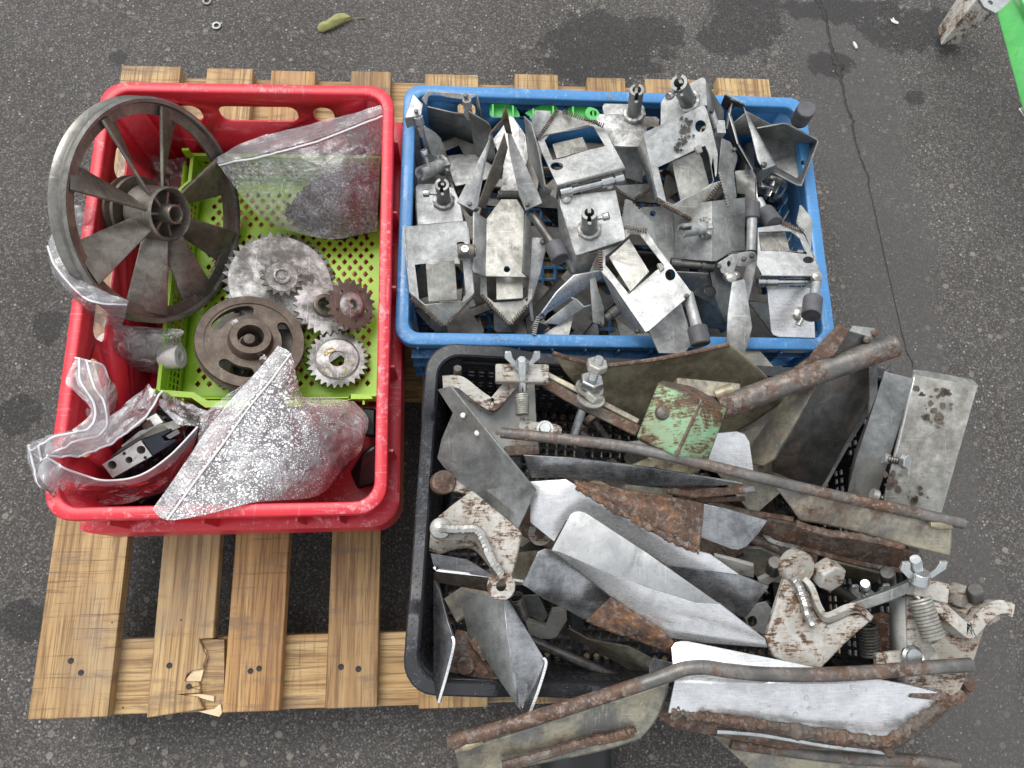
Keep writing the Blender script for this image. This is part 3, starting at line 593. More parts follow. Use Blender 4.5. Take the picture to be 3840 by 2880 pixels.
# ---- blue crate
TB = Matrix.Translation((.7912, .6607, 0)) @ Matrix.Rotation(-.0152, 4, 'Z')
t = Thing('plastic_crate', 'blue plastic crate heaped with grey gripper cups at the back right of the pallet', 'crate', 'plastic crates on the pallet')
def bluefloor(th, T, a, b):
    m = MB(); perf(m, T @ Vector((-a, -b, .008)), T.to_3x3() @ Vector((2 * a, 0, 0)), T.to_3x3() @ Vector((0, 2 * b, 0)), 26, 17, None, 'rect', .36, .36); th.part('floor', m, M['blue'], solid=.003)
HB = [(.08, .13, .73, .93, .01), (.171, .265, .73, .93, .006, (0, -.3)), (.278, .366, .73, .93, .006, (.3, 0)), (.393, .50, .73, .93, .006, (0, -.35)), (.52, .60, .73, .93, .006, (.35, 0)), (.72, .735, .45, .72, .004), (.80, .815, .45, .72, .004)]
HS = [(.04 + .079 * i, .095 + .079 * i, b, b + .17, .002) for i in range(12) for b in (.10, .36, .62)]
HE = [(.05 + .062 * i, .072 + .062 * i, b, b + .2, .004, (.12, .12)) for i in range(15) for b in (.2, .5)]
crate_shell(t, TB, .6, .4, .174, .0175, .016, .003, .010, .026, {'N': ('holes', HB), 'S': ('holes', HS), 'E': ('holes', HE), 'W': ('holes', HE)}, M['blue'], bluefloor, zf=lambda x, y: .0022 if abs(x) < .255 and y > .15 else 0)
m = MB()
for i in range(13): m = MB(); t.part('outer_rib', m, M['blue']); m.box(TB @ Vector((-.27 + .045 * i, -.1965, .09)), .0025, .012, .15)
for z in (.05, .095, .135): m = MB(); t.part('outer_rib', m, M['blue']); m.box(TB @ Vector((0, -.1965, z)), .56, .012, .0025)
t.done()
# ---- green strip on the deck behind the blue crate
t = Thing('plastic_strip', 'bright green ribbed plastic strip lying on the boards seen through the blue crate windows', 'plastic strip')
ya = .925; m = MB(); m.box(Vector((.80, ya, .012)), .36, .045, .006); m.box(Vector((.80, ya - .020, .022)), .36, .003, .024); m.box(Vector((.80, ya + .020, .022)), .36, .003, .024)
t.part('body', m, M['gplas'], bevel=.001)
m = MB()
for i in range(11): m = MB(); t.part('rib', m, M['gplas']); m.box(Vector((.63 + .034 * i, ya, .021)), .003, .038, .014)
m = MB(); m.lathe(Vector((.80, ya, .015)), UP, [(.006, 0), (.014, 0), (.014, .014), (.006, .014)], 24); m.lathe(Vector((.80, ya, .0155)), UP, [(.0001, 0), (.006, 0), (.006, .004), (.0001, .004)], 16, closed=False); t.part('boss', m, M['gplas'])
t.done()
# ---- black crate
TK = Matrix.Translation((.8222, .2261, 0)) @ Matrix.Rotation(-.0612, 4, 'Z')
t = Thing('plastic_crate', 'wet black mesh crate overfilled with rusty and bright steel blades at the front right', 'crate', 'plastic crates on the pallet')
def sst(a, lo, hi):
    k = max(0, min(1, (a - lo) / (hi - lo))); return k * k * (3 - 2 * k)
def zk(x, y):
    return -.018 * (1 - sst(abs(x), .16, .21)) * (abs(y) > .15) - .012 * (1 - sst(abs(y), .10, .12)) * (abs(x) > .25)
def rr2(hx, hy, r):
    base = rrect(hx, hy, r, 6); out = []; n = 7
    return base
_r0 = rrect
def blackring(hx, hy, r):
    """rounded rectangle with extra stations along the straights so that the rim can dip"""
    b = _r0(hx, hy, r, 6); out = []
    for i, p in enumerate(b):
        out.append(p); q = b[(i + 1) % len(b)]
        if (i + 1) % 7 == 0:
            vert = abs(p[0] - q[0]) < .01
            st = [.12, .115, .11, .105, .10, 0, -.10, -.105, -.11, -.115, -.12] if vert else [.21, .20, .185, .17, .16, 0, -.16, -.17, -.185, -.20, -.21]
            s_ = 1 if (p[1] if vert else p[0]) > (q[1] if vert else q[0]) else -1
            for k in st: out.append((p[0], k * s_) if vert else (k * s_, p[1]))
    return out
m = MB(); ringz(m, blackring(.3, .2, .036), blackring(.3 - .0155, .2 - .0155, .027), .247 - .012, .247, TK, zk, ch=.002); t.part('rim', m, M['black'])
m = MB(); o = blackring(.3 - .011, .2 - .011, .029); i_ = blackring(.3 - .0135, .2 - .0135, .027); ringz(m, o, i_, .247 - .03, .247 - .006, TK, zk); t.part('rim_skirt', m, M['black'])
mask = lambda i, j: j in (2, 3, 5, 6, 8, 9, 11, 12) and i % 6 != 0
def bl(A, B, top, nm, n):
    m = MB(); perf(m, A, B - A, top, n, 15, mask, 'rect', .31, .34); t.part('wall', m, M['black'], solid=.003, off=0)
c_ = [TK @ Vector(p) for p in ((-.277, -.177, .01), (.277, -.177, .01), (.277, .177, .01), (-.277, .177, .01))]; R3 = TK.to_3x3()
for a, b, d, n in ((0, 1, (0, -.009, .208), 43), (1, 2, (.009, 0, .208), 31), (2, 3, (0, .009, .208), 43), (3, 0, (-.009, 0, .208), 31)): bl(c_[a], c_[b], R3 @ Vector(d), 'w', n)
for sx in (-1, 1):
    for sy in (-1, 1):
        m = MB(); t.part('corner_post', m, M['black'], solid=.004, off=0)
        for k in range(5):
            a0, a1 = R(90 * k / 5), R(90 * (k + 1) / 5); f = lambda a, z, e: TK @ Vector((sx * (.255 + (.022 + e) * math.cos(a)), sy * (.155 + (.022 + e) * math.sin(a)), z))
            m.add([f(a0, .01, .001), f(a1, .01, .001), f(a1, .236, .011), f(a0, .236, .011)], [(0, 1, 2, 3)])
m = MB(); perf(m, TK @ Vector((-.277, -.177, .01)), R3 @ Vector((.554, 0, 0)), R3 @ Vector((0, .354, 0)), 40, 26, lambda i, j: i % 7 != 0, 'diamond', .32, .32); t.part('floor', m, M['black'], solid=.003)
t.done()
# ================================================================ contents of the red crate
Xc, Yc = RC @ Vector((1, 0, 0)), RC @ Vector((0, 1, 0))
def onplane(u, v, C, n):
    d = ray(u, v); return CAM + d * ((C - CAM).dot(n) / d.dot(n))
def tilt(C, cosv, ang):
    """unit normal of a disc seen with aspect cosv whose normal leans to image direction ang (deg, 0 = right, 90 = up)"""
    v = (CAM - C).normalized(); e = Xc * math.cos(R(ang)) + Yc * math.sin(R(ang)); e = (e - v * e.dot(v)).normalized()
    return (v * cosv + e * math.sqrt(1 - cosv ** 2)).normalized()
# ---- big spoked pulley wheel leaning on the left rim
C = Vector((.1722, .6530, .172)); n = Vector((.9022, -.2367, .3604)).normalized(); x_, y_ = basis(n)
Rw = .149
t = Thing('pulley_wheel', 'large brown cast metal wheel with eight twisted spokes leaning on the red crate', 'pulley wheel')
m = MB(); m.lathe(C, n, [(Rw, .001), (Rw - .003, .004), (Rw - .007, .003), (Rw - .008, -.004), (Rw - .020, -.006), (Rw - .021, -.010), (Rw - .012, -.012), (Rw - .011, -.022), (Rw - .002, -.023), (Rw + .001, -.021), (Rw - .001, -.016), (Rw - .005, -.013), (Rw - .005, -.008), (Rw - .001, -.005)], 96)
ri = t.part('rim', m, M['castg'])
m = MB(); m.lathe(C, n, [(Rw - .0215, -.0055), (Rw - .0085, -.0035), (Rw - .0085, -.0045), (Rw - .0215, -.0065)], 96); t.part('rim_flange', m, M['cast'], parent=ri)
Ch = C
m = MB(); m.lathe(Ch, n, [(.034, .016), (.0365, .013), (.037, -.03), (.030, -.032), (.030, -.006), (.0315, .012)], 48)
m.lathe(Ch, n, [(.030, -.010), (.0001, -.010), (.0001, -.016), (.030, -.016)], 40, closed=False)
for k in range(7):
    a = k * 2 * math.pi / 7; d = x_ * math.cos(a) + y_ * math.sin(a); tv = n.cross(d)
    m.box(Ch + d * .0215 - n * .002, .017, .0035, .016, d, tv)
hb = t.part('hub', m, M['cast'])
m = MB(); m.lathe(Ch, n, [(.0125, .024), (.0135, .022), (.0135, -.012), (.0095, -.012), (.0095, .022), (.0105, .024)], 32); t.part('sleeve', m, M['cast'], parent=hb)
m = MB(); q = Ch + x_ * 0; q = onplane(*r3.uv(1268, 148), Ch, n); m.cyl(q - n * .008, q + n * .001, .0028, 12); t.part('bolt', m, M['zinc'], parent=hb)
m = MB(); m.lathe(Ch, n, [(.040, -.035), (.048, -.036), (.049, -.040), (.041, -.043), (.041, -.047), (.049, -.050), (.049, -.054), (.030, -.056), (.026, -.05), (.028, -.033)], 48); t.part('back_pulley', m, M['brown'])
SP = [((r1, 720, 600, 1200, 1390), (r1, 905, 630, 1170, 1300)), ((r1, 1395, 540, 1390, 1335), (r1, 1525, 820, 1440, 1310)), ((r1, 430, 1410, 1180, 1620), (r1, 490, 1140, 1050, 1450)), ((r3, 780, 850, 1270, 350), (r3, 570, 420, 1040, 205)), ((r3, 1465, 1230, 1470, 480), (r3, 1060, 1030, 1170, 490)), ((r3, 1990, 990, 1640, 395), (r3, 1650, 1110, 1475, 640)), ((r3, 2185, 330, 1665, 180), (r3, 2000, 640, 1650, 430)), ((r1, 1945, 1120, 1590, 1455), (r1, 1990, 1480, 1655, 1560))]
for (f1, a, b, c, d), (f2, e, f, g_, h) in SP:
    A, B = onplane(*f1.uv(a, b), C + n * .002, n), onplane(*f1.uv(c, d), C + n * .010, n)
    D, E = onplane(*f2.uv(e, f), C - n * .010, n), onplane(*f2.uv(g_, h), C - n * .014, n)
    def cl(p, r0, h0):
        v = p - C; v -= n * v.dot(n); return C + v.normalized() * r0 + n * h0
    A, B, D, E = cl(A, Rw - .009, .001), cl(B, .034, .010), cl(D, Rw - .012, -.013), cl(E, .036, -.018)
    m = MB(); nn_ = newell([A, B, E, D]); th_ = .0016
    def sf(u, v, A=A, B=B, D=D, E=E): return A.lerp(B, u).lerp(D.lerp(E, u), v)
    m.grid(sf, 8, 3); t.part('spoke', m, M['cast'], solid=.0042, off=0, bevel=.0012)
t.done()
# ---- discs and sprockets
def spr_outline(C, n, Rr_, Rt, nt_, ph=0):
    x, y = basis(n); pts = []
    for k in range(nt_):
        for f, r in ((0, Rr_), (.22, Rr_), (.38, Rr_ + (Rt - Rr_) * .55), (.53, Rt), (.62, Rt), (.77, Rr_ + (Rt - Rr_) * .55)):
            a = ph + 2 * math.pi * (k + f) / nt_; pts.append(C + (x * math.cos(a) + y * math.sin(a)) * r)
    return pts
def circ(C, n, r, k=16, ph=0):
    x, y = basis(n); return [C + (x * math.cos(ph + 2 * math.pi * i / k) + y * math.sin(ph + 2 * math.pi * i / k)) * r for i in range(k)]
def slot(C, n, r, w, a0, a1, k=8):
    x, y = basis(n); P_ = lambda a, rr: C + (x * math.cos(a) + y * math.sin(a)) * rr; pts = []
    for i in range(k + 1): pts.append(P_(a0 + (a1 - a0) * i / k, r + w / 2))
    for i in range(1, 5): b = i * math.pi / 5; pts.append(P_(a1, r) + (x * math.cos(a1) + y * math.sin(a1)) * (w / 2 * math.cos(b)) + (-x * math.sin(a1) + y * math.cos(a1)) * (w / 2 * math.sin(b)))
    for i in range(k, -1, -1): pts.append(P_(a0 + (a1 - a0) * i / k, r - w / 2))
    for i in range(1, 5): b = i * math.pi / 5; pts.append(P_(a0, r) - (x * math.cos(a0) + y * math.sin(a0)) * (w / 2 * math.cos(b)) - (-x * math.sin(a0) + y * math.cos(a0)) * (w / 2 * math.sin(b)))
    return pts
# large sprocket with small one
C = r4(975, 715, .050); n = tilt(C, .93, 80); Rt = (onplane(*r4.uv(370, 640), C, n) - C).length
t = Thing('double_sprocket', 'large chalky grey toothed wheel with a small sprocket on its middle', 'sprocket', 'sprockets in the green tray')
m = MB(); m.plate(spr_outline(C, n, Rt - .0075, Rt, 40), .004); t.part('toothed_ring', m, M['dzinc']); m = MB(); m.lathe(C, n, [(Rt - .0085, .0012), (Rt - .011, .0016), (.0001, .0016), (.0001, .001), (Rt - .008, 0)], 72, closed=False)
t.part('large_disc', m, M['whitem'])
m = MB(); m.plate(spr_outline(C, n, Rt - .0072, Rt - .0008, 40, .0), .0055, d=-n * .0055); 
Cs = C + n * .022; m = MB(); m.plate(spr_outline(Cs, n, .0245, .0305, 17, .2), .005); t.part('small_toothed_disc', m, M['sprd'])
m = MB(); m.lathe(Cs, n, [(.0225, .0008), (.012, .001), (.0118, .0055), (.0095, .006), (.009, .003), (.005, .003), (.005, .0045), (.0001, .005)], 40, closed=False); m.cyl(C, Cs - n * .004, .014, 24); t.part('hub', m, M['whitem'])
t.done()
# middle white sprocket
C = r4(1430, 965, .052); n = tilt(C, .9, 60)
t = Thing('ring_hub_sprocket', 'white crusted sprocket with a brown ring hub between the large sprocket and the rusty sprocket', 'sprocket', 'sprockets in the green tray')
m = MB(); m.plate(spr_outline(C, n, .0395, .0455, 25, .1), .005, holes=[circ(C, n, .011)]); t.part('toothed_disc', m, M['whitem'])
m = MB(); m.lathe(C, n, [(.0175, -.004), (.0175, .007), (.016, .008), (.0115, .008), (.0105, -.004)], 32); t.part('ring_hub', m, M['brown']); t.done()
# rusty one
C = r4(1715, 955, .073); n = tilt(C, .86, 20)
t = Thing('rusty_sprocket', 'dark rusty sprocket with small holes and a welded sleeve at the right tray wall', 'sprocket', 'sprockets in the green tray')
hl = [circ(C + (x_ * 0), n, .0075, 14)]; x, y = basis(n)
hl += [circ(C + (x * math.cos(a) + y * math.sin(a)) * .0245, n, .003, 10) for a in (0.3, 1.35, 2.6, 3.9, 5.1)]
m = MB(); m.plate(spr_outline(C, n, .0335, .0395, 21, .2), .006, holes=hl); t.part('toothed_disc', m, M['sprd'])
m = MB(); m.lathe(C, n, [(.0195, 0), (.017, .004), (.0125, .0065), (.0085, .006), (.0075, -.01), (.012, -.01)], 28); t.part('welded_sleeve', m, M['whitem']); t.done()
# lower right, yellow marks
C = r4(1562, 1510, .046); n = tilt(C, .94, 95); x, y = basis(n)
P_ = lambda u, v, h=.0: onplane(*r4.uv(u, v), C + n * h, n)
t = Thing('marked_sprocket', 'grey sprocket with faded yellow paint marks and a slotted centre', 'sprocket', 'sprockets in the green tray')
m = MB(); m.plate(spr_outline(C, n, .0395, .0455, 28, .05), .007, holes=[[P_(1465, 1560), P_(1600, 1470), P_(1635, 1500), P_(1635, 1590), P_(1560, 1625), P_(1500, 1610)]]); td = t.part('toothed_disc', m, M['dzinc'])
m = MB(); m.lathe(C, n, [(.0325, .0005), (.0325, .0008), (.0305, .0009), (.0305, .0005)], 48); t.part('groove', m, M['dsteel'], parent=td)
m = MB(); m.lathe(C, n, [(.030, -.001), (.030, .0018), (.0122, .0018), (.0122, -.001)], 48); t.part('face_plate', m, M['whitem'])
m = MB()
for st in (((1435, 1425), (1428, 1478), (1462, 1462)), ((1462, 1455), (1450, 1412), (1510, 1395), (1538, 1420), (1500, 1440), (1458, 1448)), ((1410, 1600), (1440, 1592), (1415, 1640), (1440, 1655)), ((1660, 1600), (1635, 1640), (1665, 1655)), ((1700, 1545), (1715, 1570))):
    m.tube([P_(a, b, .0021) for a, b in st], .0011, 6)
t.part('paint_mark', m, M['yel']); t.done()
# small gear below the brown pulley and toothed edge of a hidden sprocket
C = r4(940, 1350, .050); n = tilt(C, .93, 85)
t = Thing('oily_sprocket', 'dark toothed sprocket mostly hidden beneath the brown belt pulley', 'sprocket', 'sprockets in the green tray')
C2 = r4(700, 1400, .044); m = MB(); m.plate(spr_outline(C2, UP, .0685, .0745, 36), .005); t.part('toothed_disc', m, M['sprd']); 
m = MB(); m.lathe(C2, UP, [(.03, 0), (.03, .012), (.0001, .012)], 24, closed=False); t.part('hub', m, M['dsteel']); t.done()
# brown belt pulley
C = r4(662, 1322, .092); n = tilt(C, .875, 88); Ro = (onplane(*r4.uv(72, 1330), C, n) - C).length
t = Thing('belt_pulley', 'round brown iron belt pulley with kidney slots and a bolt in its hub', 'pulley wheel')
def angp(u, v):
    p = onplane(*r4.uv(u, v), C, n) - C; x, y = basis(n); return math.atan2(p.dot(y), p.dot(x))
def sl(p, q):
    a, b = angp(*p), angp(*q)
    while b < a: b += 2 * math.pi
    if b - a > math.pi: a, b = b, a + 2 * math.pi
    return slot(C, n, .050, .0155, a, b)
m = MB(); m.plate(circ(C, n, Ro - .001, 72), .006, holes=[circ(C, n, .017, 24), sl((370, 1190), (640, 1030)), sl((960, 1190), (990, 1400)), sl((390, 1560), (640, 1660))])
m.lathe(C, n, [(Ro - .012, .0), (Ro - .0125, .0016), (Ro - .001, .0018), (Ro, .0), (Ro, -.002), (Ro - .008, -.009), (Ro, -.016), (Ro - .001, -.018), (Ro - .012, -.018), (Ro - .013, -.004)], 80); dd = t.part('disc', m, M['brown'])
m = MB(); m.lathe(C, n, [(.031, .002), (.0285, .013), (.0275, .0145), (.018, .0145), (.017, .012), (.017, -.012), (.030, -.012)], 48); hb = t.part('hub', m, M['brown'])
m = MB(); Cb = onplane(*r4.uv(648, 1318), C + n * .008, n); m.lathe(Cb, n, [(.0115, -.02), (.0115, -.006), (.010, -.004), (.0085, .0), (.0085, .004), (.0075, .0055), (.0001, .006)], 24, closed=False); t.part('centre_bolt', m, M['brown'], parent=hb)
for (a, b, c, d, mt) in ((515, 1150, 485, 1098, 'whitem'), (800, 1500, 790, 1545, 'whitem')):
    A, B = P_(0, 0), None
    A = onplane(*r4.uv(a, b), C + n * .006, n); B = onplane(*r4.uv(c, d), C + n * .008, n); m = MB(); m.thread(A - (B - A) * .6, A, .0028); t.part('set_screw', m, M['zinc'], parent=hb)
    m = MB(); m.hexnut(A, B - A, .0055, .006); t.part('lock_nut', m, M['whitem'], parent=hb)
t.done()
C = r4(560, 1620, .066); m = MB(); m.plate(spr_outline(C, tilt(C, .8, 60), .010, .0135, 14), .012); m.cyl(C - UP * .02, C + UP * .001, .007)
t = Thing('pinion_gear', 'small dark pinion seen through the lower slot of the brown belt pulley', 'gear'); t.part('g', m, M['dsteel']); t.done(True)
# ---- clear zip bags
def cr4(p0, p1, p2, p3, t): return ((p1 * 2) + (p2 - p0) * t + (p0 * 2 - p1 * 5 + p2 * 4 - p3) * t * t + (-p0 + p1 * 3 - p2 * 3 + p3) * t ** 3) * .5
def crv(P, t):
    m_ = len(P) - 1; i = min(int(t * m_), m_ - 1); f = t * m_ - i
    return cr4(P[max(i - 1, 0)], P[i], P[i + 1], P[min(i + 2, m_)], f)
def surf(rows): return lambda u, v: crv([crv(r, u) for r in rows], v)
def crump(p, amp, sc, seed):
    q = p * sc + Vector((seed, seed * 1.7, 0)); a = noise.noise(q); b = noise.noise(q * 2.1 + Vector((5, 3, 1))); c = noise.noise(q * 4.3)
    return ((abs(a) ** .8) * 1.3 - .4 + (abs(b) - .2) * .7 + abs(c) * .3) * amp
def bag(label, rows, mat='film', zips=(), band=None, amp=.006, sc=26, seed=1, nu=40, nv=40, under=.0, cat='plastic bag', group='clear zip bags in the red crate', flaps=()):
    t = Thing('zip_bag', label, cat, group); S = surf(rows)
    def f(u, v, off=0):
        e = min(1, 6 * min(u, 1 - u) + .25) ; p = S(u, v); p = p + Vector((.3, -.2, 1)) * crump(p, amp * e, sc, seed); p.z -= off * min(1, 5 * min(u, 1 - u)) * min(1, 5 * (1 - v)) * min(1, 5 * v); return p
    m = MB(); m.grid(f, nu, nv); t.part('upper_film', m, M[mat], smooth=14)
    if under:
        m = MB(); m.grid(lambda u, v: f(u, v, under) - Vector((0, 0, .001)), nu // 2, nv // 2); t.part('lower_film', m, M['film'], smooth=50)
    if band:
        m = MB(); m.grid(lambda u, v: f(u, band[0] + (band[1] - band[0]) * v) + Vector((0, 0, .0012)), nu, 6); t.part('band', m, M['filmz'], smooth=50)
        for k in range(1, 6):
            v = band[0] + (band[1] - band[0]) * k / 6; m = MB(); m.tube([f(i / 40, v) + Vector((0, 0, .0016)) for i in range(41)], .0003, 4); t.part('ridge', m, M['filmz'])
    for v in zips:
        m = MB(); m.tube([f(i / 50, v) + Vector((0, 0, .0018)) for i in range(51)], .0013, 6); t.part('zip_seal', m, M['zip'])
    for (rws, mt, zp) in flaps:
        S2 = surf(rws); g2 = lambda u, v, S2=S2: (lambda p: p + Vector((.2, .2, 1)) * crump(p, amp, sc, seed + 3))(S2(u, v))
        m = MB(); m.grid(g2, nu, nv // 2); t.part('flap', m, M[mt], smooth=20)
        for v in zp:
            m = MB(); m.tube([g2(i / 50, v) + Vector((0, 0, .0018)) for i in range(51)], .0013, 6); t.part('zip_seal', m, M['zip'])
            for dv in (-.12, -.07, .07, .12):
                if 0 <= v + dv <= 1: m = MB(); m.tube([g2(i / 40, v + dv) + Vector((0, 0, .0012)) for i in range(41)], .0003, 4); t.part('ridge', m, M['filmz'])
    return t.done()
def mix_(*rows): return [[f(x, y, z) for f, x, y, z in r] for r in rows]
A_ = [r2.P(((10, 1100, .125), (450, 880, .150), (1050, 730, .165), (1755, 540, .190))), r2.P(((60, 1165, .125), (520, 1070, .142), (1100, 910, .155), (1785, 650, .185))),
      r2.P(((250, 1420, .110), (750, 1330, .125), (1250, 1200, .150), (1730, 1150, .130))), r2.P(((440, 1650, .085), (900, 1550, .105), (1350, 1500, .120), (1712, 1480, .105))),
      r4.P(((880, 110, .060), (1150, 200, .062), (1500, 270, .058), (1975, 180, .060)))]
bag('clear zip bag speckled with drops holding black greasy chain in the red crate', A_, 'filmd', zips=(.25,), band=(.0, .22), amp=.006, seed=2, under=.02)
def mound(name, label, rows, mat, cat, amp=.012, sc=40, seed=1, bits=0, br=.004, drop=.03, bitmat=None, ring=False):
    t = Thing(name, label, cat); S = surf(rows); 
    def f(u, v):
        e = min(1, 4 * min(u, 1 - u, v, 1 - v)); p = S(u, v); p = p + UP * (crump(p, amp, sc, seed) * e - drop * (1 - e) ** 2); return p
    m = MB(); m.grid(f, 36, 36); rg_ = random.Random(seed)
    for i in range(bits):
        u, v = rg_.uniform(.08, .92), rg_.uniform(.08, .92); p = f(u, v); d = Vector((rg_.uniform(-1, 1), rg_.uniform(-1, 1), rg_.uniform(-.3, .5))).normalized(); l = br * rg_.uniform(.8, 2.2)
        if ring and rg_.random() < .5: m.pipe(p, p + d * br * .9, br * rg_.uniform(1, 1.5), br * .7, 12)
        else: m.cyl(p - d * l, p + d * l, br * rg_.uniform(.5, .9), 8)
    t.part('g', m, M[mat]); t.done(True)
mound('greasy_chain', 'black greasy chain heaped inside the speckled bag of the red crate',
      [r2.P(((1080, 1290, .075), (1300, 1130, .09), (1480, 1090, .09), (1640, 1180, .07))), r2.P(((850, 1450, .06), (1150, 1350, .085), (1450, 1300, .10), (1680, 1330, .07))), r2.P(((680, 1600, .045), (1050, 1550, .075), (1400, 1520, .085), (1700, 1550, .06))), r4.P(((1050, 30, .035), (1350, 110, .05), (1650, 130, .05), (1940, 60, .045))), r4.P(((1150, 130, .028), (1400, 215, .03), (1650, 235, .03), (1930, 160, .03)))],
      'blkl', 'chain', amp=.012, sc=60, bits=330, br=.0045, ring=True)
# bag behind the wheel
bag('thin crumpled clear bag lying under the spoked wheel in the red crate', [r1.P(((940, 980, .07), (1150, 1010, .08), (1400, 1090, .07), (1660, 1080, .06))), r1.P(((940, 1200, .05), (1200, 1180, .07), (1450, 1250, .06), (1650, 1300, .06))), r3.P(((900, 200, .05), (1100, 200, .06), (1400, 300, .05), (1600, 400, .05))), r3.P(((900, 620, .05), (1100, 600, .07), (1350, 700, .06), (1560, 780, .05))), r3.P(((860, 850, .06), (1050, 1000, .06), (1300, 1100, .05), (1580, 1160, .045)))], 'film', amp=.016, sc=30, seed=5)
# bag with white bushings, hanging over left rim
B_ = [r3.P(((300, 300, .222), (420, 640, .222), (700, 890, .222), (1058, 1045, .205))), r3.P(((225, 480, .215), (330, 720, .228), (650, 1040, .222), (1045, 1090, .200))),
      r3.P(((280, 790, .205), (420, 900, .225), (640, 1130, .200), (1020, 1200, .170))), r3.P(((490, 1000, .20), (580, 1180, .160), (760, 1270, .140), (1040, 1330, .120))),
      r3.P(((620, 1400, .13), (720, 1420, .120), (1100, 1330, .115), (1590, 1340, .090))), r5.P(((660, 100, .09), (850, 150, .115), (1150, 120, .115), (1490, 60, .09))), r5.P(((860, 310, .04), (1030, 322, .05), (1300, 348, .05), (1545, 240, .05)))]
bag('crumpled clear zip bag with white bushings draped over the left rim below the spoked wheel', B_, 'filmd', zips=(.17,), band=(.02, .15), amp=.010, sc=30, seed=7, under=.03, nu=44, nv=50,
    flaps=[([r3.P(((480, 80, .215), (560, 60, .222), (650, 55, .21), (700, 100, .20))), r3.P(((500, 200, .205), (600, 180, .21), (720, 200, .19), (790, 220, .17))), r3.P(((565, 410, .17), (650, 390, .18), (780, 330, .15), (855, 275, .14)))], 'filmz', ())])
m = MB(); c = r5(852, 100, .075); m.pipe(c - UP * .03, c, .0205, .011, 32); t = Thing('white_bushing', 'short white ring bushing inside the clear bag below the spoked wheel', 'bushing'); t.part('ring', m, M['nylonw'], bevel=.001); t.done()
m = MB(); a, b = r5(1330, 215, .07), r5(1490, 205, .075); m.pipe(a, b, .017, .006, 28); t = Thing('white_bushing', 'white cylinder bushing at the right end of the clear bag beside the green tray corner', 'bushing'); t.part('cylinder', m, M['nylonw'], bevel=.001); t.done()
m = MB(); a, b = r5(1120, 20, .06), r5(1130, 290, .06); m.pipe(a, b, .021, .014, 28); a, b = r5(1290, 10, .06), r5(1290, 290, .06); m.pipe(a, b, .019, .010, 28); t = Thing('metal_sleeve', 'pale grey metal sleeves side by side in the clear bag by the tray corner', 'sleeve'); t.part('sleeve', m, M['galv']); t.done()
# bottom left bags
bag('milky crumpled clear bag standing against the left wall above the valve bag', [r5.P(((555, 220, .205), (690, 255, .205), (800, 290, .19), (850, 400, .17))), r5.P(((465, 430, .215), (620, 430, .205), (800, 430, .18), (915, 480, .14))), r5.P(((560, 530, .21), (700, 600, .205), (800, 620, .16), (922, 600, .12))), r5.P(((690, 700, .205), (730, 740, .20), (800, 740, .14), (880, 750, .10))), r5.P(((520, 860, .215), (640, 900, .195), (720, 860, .14), (850, 820, .10)))], 'filmm', zips=(.0,), amp=.008, sc=30, seed=11,
    flaps=[([r5.P(((585, 225, .208), (560, 420, .214), (690, 640, .205), (650, 830, .205), (330, 900, .22), (110, 990, .215))), r5.P(((600, 225, .208), (620, 430, .214), (740, 640, .205), (700, 840, .205), (400, 930, .222), (160, 1060, .215))), r5.P(((640, 240, .205), (700, 470, .212), (800, 620, .20), (790, 860, .2), (480, 970, .218), (240, 1120, .21))), r5.P(((720, 270, .205), (780, 470, .208), (850, 650, .19), (820, 900, .185), (520, 1050, .20), (300, 1180, .205)))], 'filmz', (.25, .75)),
           ([r5.P(((520, 560, .19), (470, 700, .19), (445, 900, .185))), r5.P(((600, 620, .17), (560, 780, .17), (560, 930, .17))), r5.P(((700, 700, .15), (650, 850, .15), (700, 960, .15)))], 'filmm', ())])
